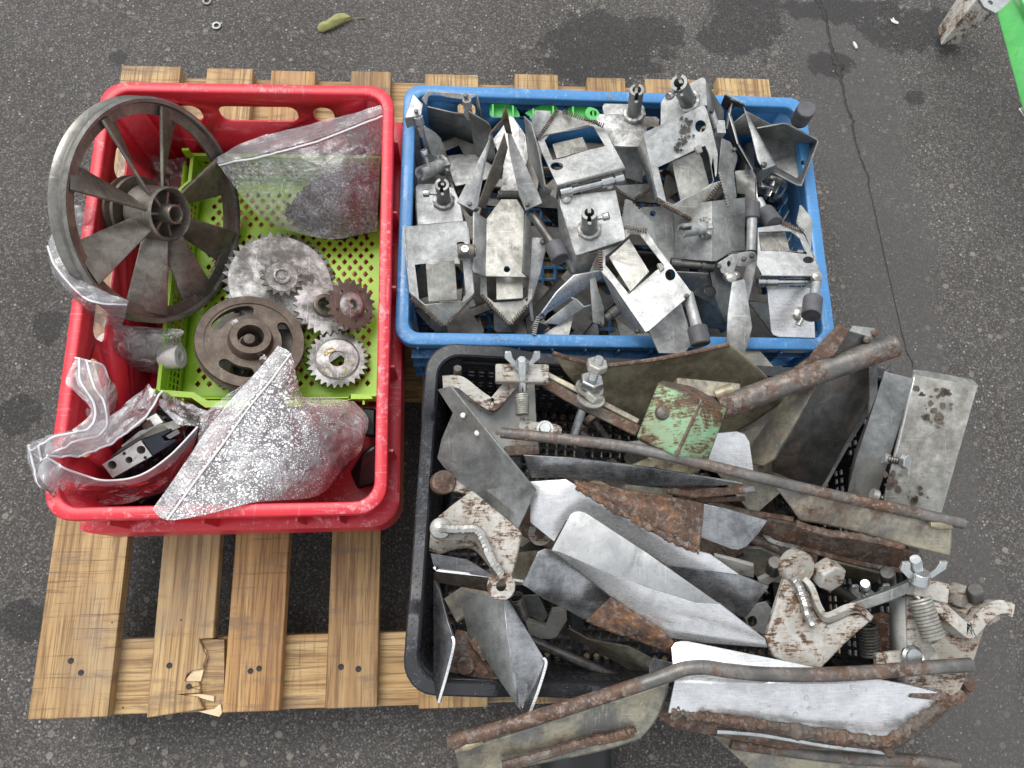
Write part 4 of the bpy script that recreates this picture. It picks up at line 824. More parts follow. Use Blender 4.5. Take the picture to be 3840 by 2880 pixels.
bag('open clear zip bag holding a small valve at the lower left of the red crate', [r5.P(((310, 1100, .226), (560, 1230, .19), (830, 1305, .165), (1130, 1260, .16), (1400, 1080, .16), (1645, 825, .155))), r5.P(((200, 1180, .228), (500, 1330, .19), (830, 1370, .15), (1150, 1330, .145), (1400, 1180, .145), (1620, 950, .14))), r5.P(((215, 1330, .228), (480, 1430, .18), (800, 1450, .12), (1100, 1400, .12), (1350, 1300, .12), (1560, 1080, .12))), r5.P(((290, 1390, .224), (470, 1530, .16), (800, 1530, .11), (1050, 1500, .11), (1300, 1380, .11), (1500, 1200, .11)))], 'filmm', zips=(.03,), band=(.05, .3), amp=.008, sc=28, seed=13, under=.03,
    flaps=[([r5.P(((310, 1100, .226), (640, 1085, .18), (900, 970, .165), (1180, 760, .16), (1335, 525, .155))), r5.P(((400, 1030, .195), (640, 980, .165), (850, 860, .155), (1080, 700, .15), (1270, 530, .15))), r5.P(((450, 930, .18), (650, 860, .15), (850, 760, .13), (1040, 600, .13), (1200, 450, .145)))], 'filmm', (.03,)),
           ([r5.P(((330, 900, .226), (600, 860, .19), (850, 740, .15), (1000, 640, .14))), r5.P(((290, 1000, .226), (600, 960, .185), (880, 840, .15), (1100, 680, .145))), r5.P(((300, 1100, .226), (640, 1085, .178), (900, 970, .155), (1180, 760, .15)))], 'filmm', ()),
           ([r5.P(((300, 1100, .226), (420, 1250, .205), (600, 1400, .13))), r5.P(((210, 1250, .226), (330, 1390, .21), (520, 1500, .12))), r5.P(((255, 1375, .20), (400, 1480, .16), (520, 1540, .12)))], 'filmm', ()),
           ([r5.P(((1335, 525, .155), (1500, 590, .12), (1750, 700, .12))), r5.P(((1300, 640, .14), (1480, 700, .135), (1720, 760, .12))), r5.P(((1450, 800, .14), (1550, 830, .14), (1645, 825, .15)))], 'filmm', ()),
           ([r5.P(((110, 990, .215), (130, 1120, .205), (190, 1310, .20), (250, 1380, .20))), r5.P(((190, 1000, .22), (220, 1100, .21), (240, 1250, .205), (260, 1350, .20))), r5.P(((300, 1000, .215), (290, 1090, .21), (300, 1200, .205), (330, 1330, .20)))], 'filmz', (.25, .7))])
t = Thing('solenoid_valve', 'small silver valve block with a navy black coil inside the open clear bag', 'valve')
q = [r5(790, 1165, .135), r5(1132, 950, .142), r5(1232, 1090, .135), r5(882, 1285, .128)]
hs_ = [circ(r5(*c, .135) if 0 else (lambda p: p)(onplane(*r5.uv(*c), q[0], newell(q))), newell(q), r_, 14) for c, r_ in (((878, 1170), .0055), ((1028, 1125), .0045), ((1135, 1035), .0055), ((985, 1068), .0022), ((1172, 1105), .0022))]
m = MB(); m.plate(q, .026, holes=hs_); t.part('valve_block', m, M['valve'])
q2 = [r5(1138, 952, .142), r5(1395, 845, .142), r5(1400, 880, .14), r5(1320, 920, .14), r5(1345, 960, .14), r5(1440, 935, .14), r5(1455, 960, .138), r5(1238, 1095, .134)]
m = MB(); m.plate(q2, .028); t.part('coil', m, M['coil'], bevel=.0015)
m = MB(); m.plate([r5(1345, 915, .143), r5(1460, 845, .143), r5(1490, 885, .143), r5(1385, 945, .143)], .012); t.part('connector', m, M['blk'], bevel=.001)
m = MB(); m.plate([r5(855, 1110, .128), r5(975, 1005, .13), r5(1300, 805, .13), r5(1480, 770, .125), r5(1390, 845, .13), r5(1130, 945, .13)], .02); m.plate([r5(1330, 810, .137), r5(1430, 770, .137), r5(1490, 830, .137), r5(1400, 870, .137)], .02); t.part('gasket', m, M['dsteel'])
m = MB(); m.plate([r5(960, 1000, .12), r5(1120, 870, .122), r5(1290, 810, .122), r5(1300, 830, .122), r5(1140, 900, .12), r5(985, 1025, .12)], .015); m.plate([r5(1180, 760, .12), r5(1270, 710, .12), r5(1330, 790, .12), r5(1230, 830, .12)], .015); t.part('side_block', m, M['valve'])
m = MB(); m.hexnut(r5(1165, 840, .118), (q[1] - q[0]), .006, .012); t.part('brass_nut', m, M['brown'])
t.done()
mound('dark_fittings', 'dark wet fittings lying deep in the clear bag under the silver valve', [r5.P(((700, 900, .05), (1000, 750, .06), (1300, 620, .06), (1600, 640, .05))), r5.P(((650, 1150, .06), (1000, 1100, .08), (1350, 900, .08), (1640, 800, .05))), r5.P(((620, 1300, .05), (950, 1380, .07), (1250, 1250, .07), (1560, 950, .05))), r5.P(((700, 1440, .03), (950, 1480, .04), (1250, 1500, .04), (1400, 1350, .03)))], 'blkl', 'fittings', amp=.014, seed=4, bits=60, br=.006)
# big frosted bag
D_ = [r6.P(((50, 1460, .215), (290, 1120, .19), (510, 790, .17), (720, 530, .165), (905, 330, .16), (1090, 105, .155))), r6.P(((175, 1548, .215), (420, 1210, .195), (650, 900, .18), (850, 620, .17), (1030, 400, .165), (1198, 172, .155))),
      r6.P(((500, 1500, .212), (700, 1230, .19), (880, 960, .18), (1020, 720, .17), (1140, 520, .16), (1245, 370, .145))), r6.P(((900, 1400, .20), (1050, 1170, .185), (1180, 970, .175), (1250, 800, .165), (1290, 640, .15), (1300, 520, .125))),
      r6.P(((1400, 1352, .14), (1430, 1180, .155), (1480, 1000, .15), (1500, 820, .145), (1480, 680, .13), (1480, 525, .10))), r6.P(((1600, 1180, .08), (1680, 1090, .09), (1770, 980, .095), (1810, 860, .095), (1835, 700, .09), (1720, 565, .08)))]
bag('big zip bag white with droplets over dark wine coloured parts in the red crate', D_, 'filmf', zips=(.2,), band=(.0, .17), amp=.007, sc=24, seed=17, under=.03, nu=64, nv=64,
    flaps=[([r6.P(((420, 950, .16), (460, 700, .15), (610, 550, .15), (860, 390, .15))), r6.P(((500, 950, .165), (560, 740, .16), (700, 600, .16), (890, 430, .16)))], 'filmd', ())])
mound('wrapped_parts', 'dark wine red and black wrapped parts bulging inside the frosted bag', [r6.P(((260, 1420, .12), (520, 1000, .13), (780, 620, .13), (1000, 380, .12))), r6.P(((600, 1380, .14), (850, 1080, .155), (1050, 800, .15), (1180, 600, .12))), r6.P(((950, 1320, .14), (1150, 1100, .155), (1280, 900, .15), (1380, 650, .11))), r6.P(((1350, 1300, .11), (1480, 1050, .13), (1560, 850, .12), (1620, 640, .08))), r6.P(((1540, 1150, .06), (1680, 1000, .075), (1740, 850, .08), (1770, 700, .07)))], 'purp', 'wrapped parts', amp=.012, sc=22, seed=9, drop=.015)
m = MB(); m.plate([r6(1680, 1150, .05), r6(1790, 985, .075), r6(1900, 930, .075), r6(1920, 1250, .055), r6(1745, 1305, .045)], .035)
t = Thing('black_box', 'black moulded plastic box with rounded edges in the lower right corner of the red crate', 'box'); t.part('g', m, M['blk'], bevel=.004); t.done(True)
m = MB(); m.plate([r6(1790, 610, .06), r6(1890, 620, .06), r6(1890, 860, .055), r6(1800, 850, .055)], .03)
t = Thing('black_block', 'small black block against the right wall of the red crate above the black box', 'block'); t.part('g', m, M['blk'], bevel=.003); t.done(True)
# ---- on the asphalt
for (u, v, lab) in ((812, 97, 'flat steel washer lying on the asphalt above the red crate'), (776, 5, 'flat steel washer at the upper edge of the photo on the asphalt')):
    m = MB(); c = W(u, v, GZ + .0015); m.lathe(c, UP, [(.0085, 0), (.0085, .0016), (.0048, .0016), (.0048, 0)], 28); t = Thing('washer', lab, 'washer', 'washers dropped on the asphalt'); t.part('g', m, M['galvd']); t.done(True)
t = Thing('dry_leaf', 'curled yellow green leaf with a thin stalk on the asphalt above the red crate', 'leaf')
top = [(420, 225, .002), (445, 185, .008), (500, 165, .012), (570, 120, .014), (630, 106, .012), (680, 125, .008), (705, 152, .004)]; bot = [(430, 262, .001), (470, 268, .004), (520, 245, .006), (570, 225, .006), (620, 200, .006), (660, 180, .004), (708, 154, .003)]
tp = [g8(x, y, GZ + z) for x, y, z in top]; bp = [g8(x, y, GZ + z) for x, y, z in bot]
m = MB(); m.grid(lambda u, v: (lambda a, b: a.lerp(b, v) + UP * (.004 * math.sin(v * math.pi) + .0012 * noise.noise(a.lerp(b, v) * 130)))(crv(tp, u), crv(bp, u)), 24, 8); t.part('blade', m, M['leaf'], solid=.0006)
m = MB(); m.tube([g8(660, 175, GZ + .006), g8(710, 152, GZ + .004), g8(770, 147, GZ + .003), g8(820, 146, GZ + .003)], [.0008, .0009, .0008, .0012], 6); t.part('stalk', m, M['leaf']); t.done()
m = MB(); c = g7(722, 400, GZ + .003); d = (g7(735, 430, GZ) - g7(708, 375, GZ)).normalized(); m.tube([c - d * .009, c - d * .006, c, c + d * .006, c + d * .008], [.001, .0028, .0035, .003, .002], 12); t = Thing('white_bead', 'small oblong whitish bead on the asphalt right of the crack', 'bead'); t.part('g', m, M['nylonw']); t.done(True)
m = MB(); m.plate([g7(x, y, GZ + .003) for x, y in ((1035, 160), (1050, 172), (1058, 150), (1075, 178), (1108, 195), (1100, 210), (1075, 205), (1045, 190))], .0015); t = Thing('white_chip', 'torn white paint chip on the asphalt near the rusty angle leg', 'paint chip'); t.part('g', m, M['nylonw']); t.done(True)
# machine standing at the upper right: galvanised leg and green frame
t = Thing('machine_frame', 'bright green steel machine frame with a rusty galvanised angle leg at the upper right', 'machine frame')
m = MB(); e = [g7(1450, 250, -.122), g7(1480, 395, -.102), g7(1640, 388, -.128)]; d = [g7(1690, -120, -.052), g7(1800, -10, -.030), g7(2010, 60, -.058)]
m.add([e[0], e[1], e[2], d[0], d[1], d[2]], [(0, 1, 4, 3), (1, 2, 5, 4)]); t.part('angle_leg', m, M['galvl'], solid=.005, bevel=.001)
m = MB(); m.plate([g7(x, y, .035) for x, y in ((1790, -60), (2110, -60), (2110, 20), (1960, 115), (1860, 60))], .005, holes=[circ(g7(1915, 22, .035), UP, .005, 12)]); t.part('gusset_plate', m, M['zinc'])
m = MB(); m.add([g7(1970, 112, .04), g7(2112, -20, .07), g7(2212, 190, .07), g7(2330, 600, .07), g7(2330, 1500, .04), g7(2212, 1020, .04), g7(2160, -60, .09), g7(2280, 170, .09), g7(2400, 560, .09), g7(2400, 1600, .0)], [(0, 1, 2, 5), (5, 2, 3, 4), (1, 6, 7, 2), (2, 7, 8, 3)]); t.part('beam', m, M['frameg'], solid=.006, bevel=.002)
for q in (g7(2330, 1350, .04), g7(2300, 80, .06)):
    m = MB(); m.box(q + Vector((.27, 0, -.02)), .42, .03, .03); t.part('cross_arm', m, M['frameg'], bevel=.002); q = q + Vector((.45, 0, 0)); m = MB(); m.box(Vector((q.x, q.y, (q.z + GZ) / 2)), .045, .045, q.z - GZ - .004); t.part('post', m, M['frameg'], bevel=.002)
m = MB(); a, b = g7(2170, 960, .03), g7(2230, 1040, .03); m.cyl(a, b, .004, 10); t.part('bolt', m, M['zinc']); t.done()
# boot toe below the lower edge
t = Thing('rubber_boot', 'dark rubber boot toe showing under the long blade at the lower edge', 'boot'); c = k7(1500, 1560, -.09)
m = MB()
for i in range(1): m.grid(lambda u, v: c + Vector((.052 * math.cos(u * 2 * math.pi) * math.sin(v * math.pi / 2) ** .7, .06 + (.075 if math.sin(u * 2 * math.pi) > 0 else .15) * math.sin(u * 2 * math.pi) * math.sin(v * math.pi / 2) ** .7 - .03, .05 * math.cos(v * math.pi / 2) - .035)), 40, 12)
t.part('upper', m, M['boot'])
m = MB(); m.lathe(c + Vector((0, -.07, -.01)), UP, [(.046, 0), (.050, .05), (.055, .22), (.058, .225), (.052, .225), (.045, .05), (.040, 0)], 32); t.part('shaft', m, M['boot'])
m = MB(); ol = [c + Vector((.056 * math.cos(a), .03 + (.079 if math.sin(a) > 0 else .154) * math.sin(a), -.03)) for a in [2 * math.pi * i / 40 for i in range(40)]]; m.plate(ol, .014); t.part('sole', m, M['blk']); t.done()
# ================================================================ gripper cups heaped in the blue crate
def planar(F, pts):
    k = [F(*p) for p in pts if len(p) > 2]
    if len(k) >= 3:
        a_, b_, c_3 = max(((a, b, c) for i, a in enumerate(k) for j, b in enumerate(k[i + 1:], i + 1) for c in k[j + 1:]), key=lambda q: (q[1] - q[0]).cross(q[2] - q[0]).length)
        n = (b_ - a_).cross(c_3 - a_).normalized(); C0 = a_
    elif k: n = UP; C0 = k[0]
    n = n if n.z > 0 else -n
    return [onplane(*F.uv(p[0], p[1]), C0, n) for p in pts], C0, n
def saw(p, q, n, a):
    """toothed edge from p to q (pixels), n teeth of depth a"""
    dx, dy = q[0] - p[0], q[1] - p[1]; l = math.hypot(dx, dy); nx, ny = -dy / l * a, dx / l * a; out = []
    for i in range(n):
        for f, s_ in ((0, 0), (.35, 0), (.5, 1), (.85, 1)): out.append((p[0] + dx * (i + f) / n + nx * s_, p[1] + dy * (i + f) / n + ny * s_))
    return out
class Unit(Thing):
    def pl(s, name, F, pts, mat='galv', th=.0024, hc=(), hp=(), bev=.0007, parent=None, label=None, curl=None):
        P, C0, n = planar(F, pts)
        P2 = [onplane(*F.uv(x, y), C0, n) for x, y in [p[:2] for p in pts]]
        H = [[onplane(*F.uv(x + rx_ * math.cos(a), y + ry_ * math.sin(a)), C0, n) for a in [2 * math.pi * i / 18 for i in range(18)]] for x, y, rx_, ry_ in hc]
        H += [[onplane(*F.uv(x, y), C0, n) for x, y in h] for h in hp]
        m = MB(); m.plate(P2, th, holes=H); return s.part(name, m, M[mat], bevel=bev, parent=parent, label=label)
    def fold(s, name, F, faces, mat='galv', th=.0024, parent=None, bev=.0006, label=None, sm=38):
        """bent sheet: dict of named px+z vertices and faces"""
        V_, fs = faces; m = MB(); ks = list(V_); m.add([F(*V_[k]) for k in ks], [tuple(ks.index(c) for c in f) for f in fs])
        return s.part(name, m, M[mat], solid=th, bevel=bev, parent=parent, label=label, smooth=sm)
    def skirt(s, name, F, p, q, d0, d1, mat='galv', th=.0022, parent=None):
        P, Q = F(*p), F(*q); m = MB(); m.add([P, Q, Q - UP * d1, P - UP * d0], [(0, 1, 2, 3)]); return s.part(name, m, M[mat], solid=th, off=0, parent=parent)
    def teeth(s, F, p, q, n, sz=.0042, mat='rust', dz=.0022):
        P, Q = F(*p), F(*q); d = (Q - P).normalized(); y = UP.cross(d).normalized(); m = MB(); rg_ = random.Random(int(p[0]))
        for i in range(n):
            c = P.lerp(Q, (i + .5) / n) + UP * (dz - .001) + y * rg_.uniform(-.0004, .0004); k = rg_.uniform(.8, 1.15); m.box(c, (Q - P).length / n * .6 * k, sz * 1.25, sz * .8, d, y)
        return s.part('toothed_edge', m, M[mat], bevel=.0004)
    def socket(s, F, a, b, r, sc=None, mat='dsteel', weld=True, base=None, n=None):
        r *= .72; mat = 'galvd' if mat == 'dsteel' else mat
        A, B = F(*a), F(*b); d = (B - A).normalized(); L = (B - A).length; m = MB()
        x, y = basis(d); seg = 24; ri = r * .62
        m.pipe(A, B - d * L * .28, r, ri, 24)
        for a0, a1 in ((.25, 2.75), (3.45, 5.9)):     # slotted end
            k = 9; lo = []; 
            ang = [a0 + (a1 - a0) * i / k for i in range(k + 1)]
            P_ = lambda an, rr, h: A + d * h + (x * math.cos(an) + y * math.sin(an)) * rr
            sec = [[P_(an, r, L * .71), P_(an, r, L), P_(an, ri, L), P_(an, ri, L * .71)] for an in ang]; m.loft(sec, caps=True)
        i = s.part('socket', m, M[mat])
        if weld:
            m = MB(); c = A; nn_ = (n or UP); k = 30; loops = []
            for q in range(k):
                an = 2 * math.pi * q / k; dr = x * math.cos(an) + y * math.sin(an); w = 1 + .18 * math.sin(q * 2.3) + .1 * math.sin(q * 5.1)
                c0 = A + dr * (r + .0015); loops.append([c0 + dr * (.0045 * w * math.cos(t_)) + d * (.0042 * w * math.sin(t_)) for t_ in [2 * math.pi * e / 8 for e in range(8)]])
            m.loft(loops, closed=True); s.part('weld', m, M['weld'], parent=i)
        if sc:
            P1, P2 = F(*sc[0]), F(*sc[1]); dd_ = (P2 - P1).normalized(); m = MB(); m.thread(P1 - dd_ * .008, P2, .0026); m.lathe(P2, dd_, [(.0001, 0), (.0048, 0), (.0052, .0015), (.0052, .0075), (.0046, .0085), (.0028, .0085), (.0028, .005), (.0001, .005)], 18, closed=False)
            s.part('clamp_screw', m, M['zinc'], parent=i)
        return i
    def rod(s, F, a, b, r=.0045, sl=((0, .2), (.62, .85)), mat='zinc'):
        A, B = F(*a), F(*b); m = MB(); m.cyl(A, B, r, 14)
        for f, g_ in sl: m.cyl(A.lerp(B, f), A.lerp(B, g_), r * 1.5, 16)
        i = s.part('hinge_rod', m, M[mat]); return i
    def roller(s, F, a, b, c, r=.0125, ra=.0058, mat='galv'):
        A, B, Cc = F(*a), F(*b), F(*c); m = MB(); m.cyl(A, B.lerp(Cc, .1), ra, 14); i = s.part('crank_arm', m, M[mat])
        d = (Cc - B).normalized(); L = (Cc - B).length; m = MB(); m.lathe(B, d, [(.0001, 0), (r * .88, 0), (r, r * .14), (r, L - r * .12), (r * .9, L), (r * .84, L), (r * .82, L - .0006), (.0001, L - .0006)], 28, closed=False); s.part('roller', m, M['nylon'], parent=i)
    def rivets(s, F, pts, r=.003, mat='dsteel'):
        for p in pts:
            c = F(*p); m = MB(); m.lathe(c, UP, [(r, -.002), (r, .0008), (r * .7, .0018), (.0001, .002)], 12, closed=False); s.part('rivet', m, M[mat])
GRP = 'gripper cups heaped in the blue crate'
def U(label): return Unit('gripper_cup', label, 'gripper cup', GRP)
# 1 open cup top left
t = U("open grey gripper cup lying on its side in the blue crate's top left corner")
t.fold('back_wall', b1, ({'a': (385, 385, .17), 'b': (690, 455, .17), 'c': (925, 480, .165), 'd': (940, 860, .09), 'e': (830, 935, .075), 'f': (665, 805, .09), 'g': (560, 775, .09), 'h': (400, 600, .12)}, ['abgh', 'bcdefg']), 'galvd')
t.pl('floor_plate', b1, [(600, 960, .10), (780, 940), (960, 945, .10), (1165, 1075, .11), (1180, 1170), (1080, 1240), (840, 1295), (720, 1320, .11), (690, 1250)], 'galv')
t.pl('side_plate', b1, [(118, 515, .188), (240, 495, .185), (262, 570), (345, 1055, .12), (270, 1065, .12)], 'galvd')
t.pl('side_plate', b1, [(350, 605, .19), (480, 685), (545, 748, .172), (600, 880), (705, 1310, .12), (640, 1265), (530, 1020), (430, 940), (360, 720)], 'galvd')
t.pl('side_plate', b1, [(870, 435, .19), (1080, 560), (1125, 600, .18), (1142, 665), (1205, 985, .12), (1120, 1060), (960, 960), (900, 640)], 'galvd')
t.pl('top_flange', b1, [(220, 228, .192), (335, 350, .19), (312, 480, .187), (235, 498), (130, 516), (120, 522)], 'galv')
t.pl('top_flange', b1, [(390, 188, .198), (560, 205), (975, 238, .198), (955, 262), (870, 302, .192), (800, 292), (620, 268), (480, 225), (400, 260), (372, 372), (318, 290)], 'galv')
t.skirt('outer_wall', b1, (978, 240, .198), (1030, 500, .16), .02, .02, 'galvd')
t.rod(b1, (280, 500, .186), (400, 930, .135), .0042, ((0, .18), (.28, .5)), 'galv'); t.rod(b1, (855, 300, .195), (880, 520, .165), .0042, ((0, .4), (.5, .8)), 'galv')
t.rivets(b1, [(255, 432, .192), (840, 248, .198)]); t.socket(b1, (560, 1075, .148), (300, 1175, .172), .0135, ((390, 1040, .178), (365, 960, .186)), 'galv'); t.done()
# 2 socket plate below it
t = U('grey gripper cup plate with upright socket and side screw at the left blue wall')
t.pl('back_plate', b1, [(243, 1345, .150), (262, 1305), (300, 1292), (480, 1288), (700, 1340, .150), (770, 1500), (815, 1735, .150), (265, 1785)], 'galv')
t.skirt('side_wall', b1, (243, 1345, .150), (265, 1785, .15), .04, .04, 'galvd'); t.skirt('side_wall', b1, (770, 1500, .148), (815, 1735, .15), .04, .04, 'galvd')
t.socket(b1, (580, 1490, .152), (560, 1300, .195), .0135, ((500, 1410, .178), (410, 1408, .178))); t.done()
# 3 jaw left front
def jaw(t, F, outer, window, flap, hole, tip, teeth, z, bend=None, mat='galv', matt='galvy', sk=(), tab=None):
    t.pl('face_plate', F, outer, mat, hc=hole, hp=[window] if window else ())
    if flap: t.pl('flap', F, flap, matt)
    if tip: t.pl('tip_plate', F, tip, matt)
    for (p, q, n) in teeth: t.teeth(F, p, q, n)
    for (p, q, d0, d1) in sk: t.skirt('side_wall', F, p, q, d0, d1, mat)
    if tab: t.pl('tab', F, tab, 'galvy', th=.006)
t = U('pale gripper cup with window and rusty toothed tip at the lower left blue corner')
jaw(t, b4, [(95, 302, .205), (110, 292), (760, 230, .205), (785, 240), (800, 330), (865, 1010, .180), (760, 1100), (330, 1150), (160, 1005, .180)], [(220, 705), (650, 662), (740, 655), (778, 1030), (715, 1105), (330, 1138), (265, 1078)],
    [(340, 695, .192), (655, 665, .192), (688, 1085, .172), (680, 1090), (368, 1112, .172)], [(722, 478, 45, 24)], [(160, 1005, .178), (330, 1145, .178), (760, 1100, .178), (865, 1012), (840, 1070), (545, 1375, .150), (510, 1370), (200, 1090)],
    [((175, 1070, .176), (520, 1375, .152), 17), ((560, 1375, .152), (868, 1040, .178), 17)], .2, sk=[((97, 302, .204), (162, 1005, .179), .05, .012), ((797, 300, .204), (865, 1010, .179), .05, .012)], tab=[(648, 620, .20), (715, 640, .2), (712, 700, .2), (650, 695, .2)])
t.done()
# 4 channel cup with the two upright jaws
t = U('mottled gripper cup with channel plate and two raised jaws forming an A shape')
t.pl('channel_plate', b4, [(1000, 205, .165), (1160, -10), (1335, -10), (1415, 120, .165), (1400, 790, .165), (1465, 842), (990, 832), (985, 780)], 'galvy', hc=[(1225, 755, 33, 33)])
t.fold('flange', b4, ({'a': (868, 122, .195), 'b': (1000, 205, .167), 'c': (988, 832, .167), 'd': (882, 792, .190), 'e': (860, 755, .193)}, ['abcde']), 'galv'); t.fold('flange', b4, ({'a': (1432, 150, .195), 'b': (1490, 235, .19), 'c': (1480, 832, .18), 'd': (1462, 842, .175), 'e': (1398, 790, .190)}, ['abcde']), 'galvd')
t.pl('flap', b4, [(1105, 835, .15), (1400, 840, .15), (1402, 1065, .15), (1395, 1072), (1118, 1090), (1110, 1082)], 'galvy')
t.pl('face_plate', b4, [(925, 800, .150), (1000, 800), (1012, 1055), (1088, 1118), (1380, 1095), (1450, 1060), (1470, 800, .150), (1520, 800), (1500, 1080), (1450, 1150, .14), (1262, 1360), (1250, 1365), (930, 1035)], 'galvy')
t.teeth(b4, (940, 1040, .142), (1250, 1360, .138), 15); t.teeth(b4, (1265, 1355, .14), (1450, 1155, .144), 9)
t.pl('tall_back_plate', b1, [(1165, 765, .14), (1215, 700), (1260, 640), (1370, 478, .15), (1400, 500)] + saw((1420, 520), (1560, 720), 9, 8) + [(1580, 1000), (1480, 1390, .13), (1250, 1390), (1290, 1100)], 'whitem')
t.fold('jaw_arm', b1, ({'a': (738, 1508, .205), 'b': (1105, 800, .215), 'c': (1125, 740, .215), 'd': (1160, 700, .21), 'e': (1105, 920, .205), 'f': (985, 1555, .20), 'g': (930, 1608, .198)}, ['abcdefg']), 'galv')
t.pl('jaw_blade', b1, [(1305, 690, .195), (1345, 870, .18), (1250, 1230), (1150, 1400), (1075, 1600, .14), (985, 1560), (1130, 1150)], 'cast')
t.fold('jaw_tip', b1, ({'a': (1312, 378, .245), 'b': (1345, 470, .235), 'c': (1385, 720, .20), 'd': (1318, 692, .20), 'e': (1282, 560, .215), 'f': (1270, 640, .20), 'g': (1245, 625, .205), 'h': (1160, 705, .21), 'i': (1120, 760, .213), 'j': (1150, 690, .215), 'k': (1275, 545, .23)}, ['kabe', 'bcde', 'ijkefgh']), 'rust')
t.fold('jaw_arm', b1, ({'a': (1335, 690, .205), 'b': (1375, 700, .215), 'c': (1700, 1400, .21), 'd': (1745, 1520, .205), 'e': (1548, 1610, .20), 'f': (1480, 1440, .205), 'g': (1410, 1150, .20), 'h': (1355, 900, .20)}, ['abcdefgh']), 'galv')
t.fold('jaw_side', b1, ({'a': (740, 1515, .203), 'b': (930, 1610, .196), 'c': (1000, 1600, .17), 'd': (905, 1690, .165), 'e': (860, 1640, .17)}, ['abcde']), 'galvd')
m = MB(); m.spring(b1(1225, 1430, .155), b1(1480, 1432, .155), .0065, 17, .0009); t.part('spring', m, M['dsteel']); t.rivets(b1, [(890, 1530, .204), (1570, 1540, .206)]); 
A, B = b4(860, 560, .205), b4(690, 555, .207); m = MB(); m.cyl(A, B, .0095, 24); m.cyl(A + (A - B) * .15, A, .008, 20); i = t.part('coupling', m, M['cast'], bevel=.001); m = MB(); c = b4(765, 538, .2175); m.pipe(c, c + UP * .002, .0048, .0026, 16); m.cyl(c - UP * .001, c + UP * .0006, .003, 6); t.part('socket_screw', m, M['zinc'], parent=i)
t.done()
t = U('narrow tapered gripper cup arm with rivet and roller beside the A shaped cup')
t.fold('jaw_arm', b4, ({'a': (1500, 410, .18), 'b': (1662, 412, .18), 'c': (1655, 520, .175), 'd': (1590, 800, .155), 'e': (1500, 1110, .135), 'f': (1525, 1330, .12), 'g': (1490, 1320, .12), 'h': (1462, 1140, .135), 'i': (1480, 820, .155)}, ['abcdi', 'idefgh']), 'galv')
t.rivets(b4, [(1612, 455, .182)], .0036, 'rust'); t.roller(b4, (1500, 150, .185), (1730, 480, .19), (1810, 650, .195), .0125, .0062, 'dsteel'); t.done()
# 5 cup with window toothed tip up and socket plate in front
t = U('grey green gripper cup with rusty serrated peak, hinge rod and socket plate in front')
jaw(t, b2, [(205, 870, .205), (320, 700), (880, 670), (985, 725), (1000, 740, .215), (1095, 920), (1240, 1190, .225), (440, 1390, .225), (260, 1010)], [(290, 860), (345, 790), (790, 685), (865, 700), (1000, 930), (800, 975), (500, 1070), (385, 1092)],
    [(380, 905, .19), (735, 822, .19), (805, 975, .20), (430, 1075, .20)], [(433, 1165, 75, 46)], [(205, 860, .206), (440, 510, .212), (480, 510), (560, 560), (880, 668), (860, 700), (300, 800, .206)],
    [((210, 850, .207), (440, 515, .214), 17), ((500, 530, .214), (985, 700, .213), 20)], .2, sk=[((440, 1392, .225), (1240, 1192, .225), .006, .006)])
t.fold('lip', b2, ({'a': (440, 1392, .226), 'b': (1242, 1192, .226), 'c': (1250, 1355, .20), 'd': (1222, 1362, .20), 'e': (1205, 1225, .222), 'f': (468, 1405, .222), 'g': (450, 1560, .195), 'h': (425, 1560, .195)}, ['afgh', 'abef', 'bcde']), 'galvd')
t.fold('side_wall', b2, ({'a': (40, 580, .20), 'b': (130, 665, .205), 'c': (210, 960, .21), 'd': (290, 1400, .215), 'e': (372, 1450, .21), 'f': (350, 1520, .20), 'g': (270, 1500, .195), 'h': (95, 1000, .17)}, ['abch', 'chgd', 'defg']), 'galvd')
t.fold('side_panel', b2, ({'a': (175, 510, .17), 'b': (360, 520, .17), 'c': (370, 620, .165), 'd': (280, 790, .155), 'e': (200, 840, .15), 'f': (135, 640, .16)}, ['abcdef']), 'galv')
t.rod(b2, (465, 1485, .212), (1205, 1308, .212), .0052, ((0, .18), (.65, .83), (.87, 1)), 'zinc'); m = MB(); m.lathe(b2(1040, 1400, .205), UP, [(.007, 0), (.0065, .004), (.003, .0065), (.0001, .007)], 14, closed=False); t.part('weld', m, M['weld']); m = MB(); m.lathe(b2(540, 1560, .205), UP, [(.007, 0), (.0065, .004), (.003, .0065), (.0001, .007)], 14, closed=False); t.part('weld', m, M['weld'])
t.pl('back_plate', b5, [(430, -40, .205), (1045, -110), (1155, 400, .205), (1150, 425), (1130, 440), (640, 600, .205), (612, 605), (590, 560), (440, 60)], 'galv')
t.fold('side_wall', b5, ({'a': (430, -40, .204), 'b': (440, 60, .204), 'c': (590, 570, .204), 'd': (612, 607, .203), 'e': (605, 810, .165), 'f': (540, 810, .16), 'g': (430, 480, .165), 'h': (405, 0, .17)}, ['hbcg', 'cdefg']), 'galv')
t.fold('lower_wall', b5, ({'a': (612, 608, .203), 'b': (1060, 500, .200), 'c': (900, 560, .19), 'd': (840, 700, .17), 'e': (750, 780, .165), 'f': (606, 812, .165)}, ['acdef']), 'galvy')
t.socket(b5, (755, 320, .207), (757, 135, .255), .0145, ((850, 205, .237), (905, 190, .24))); t.done()
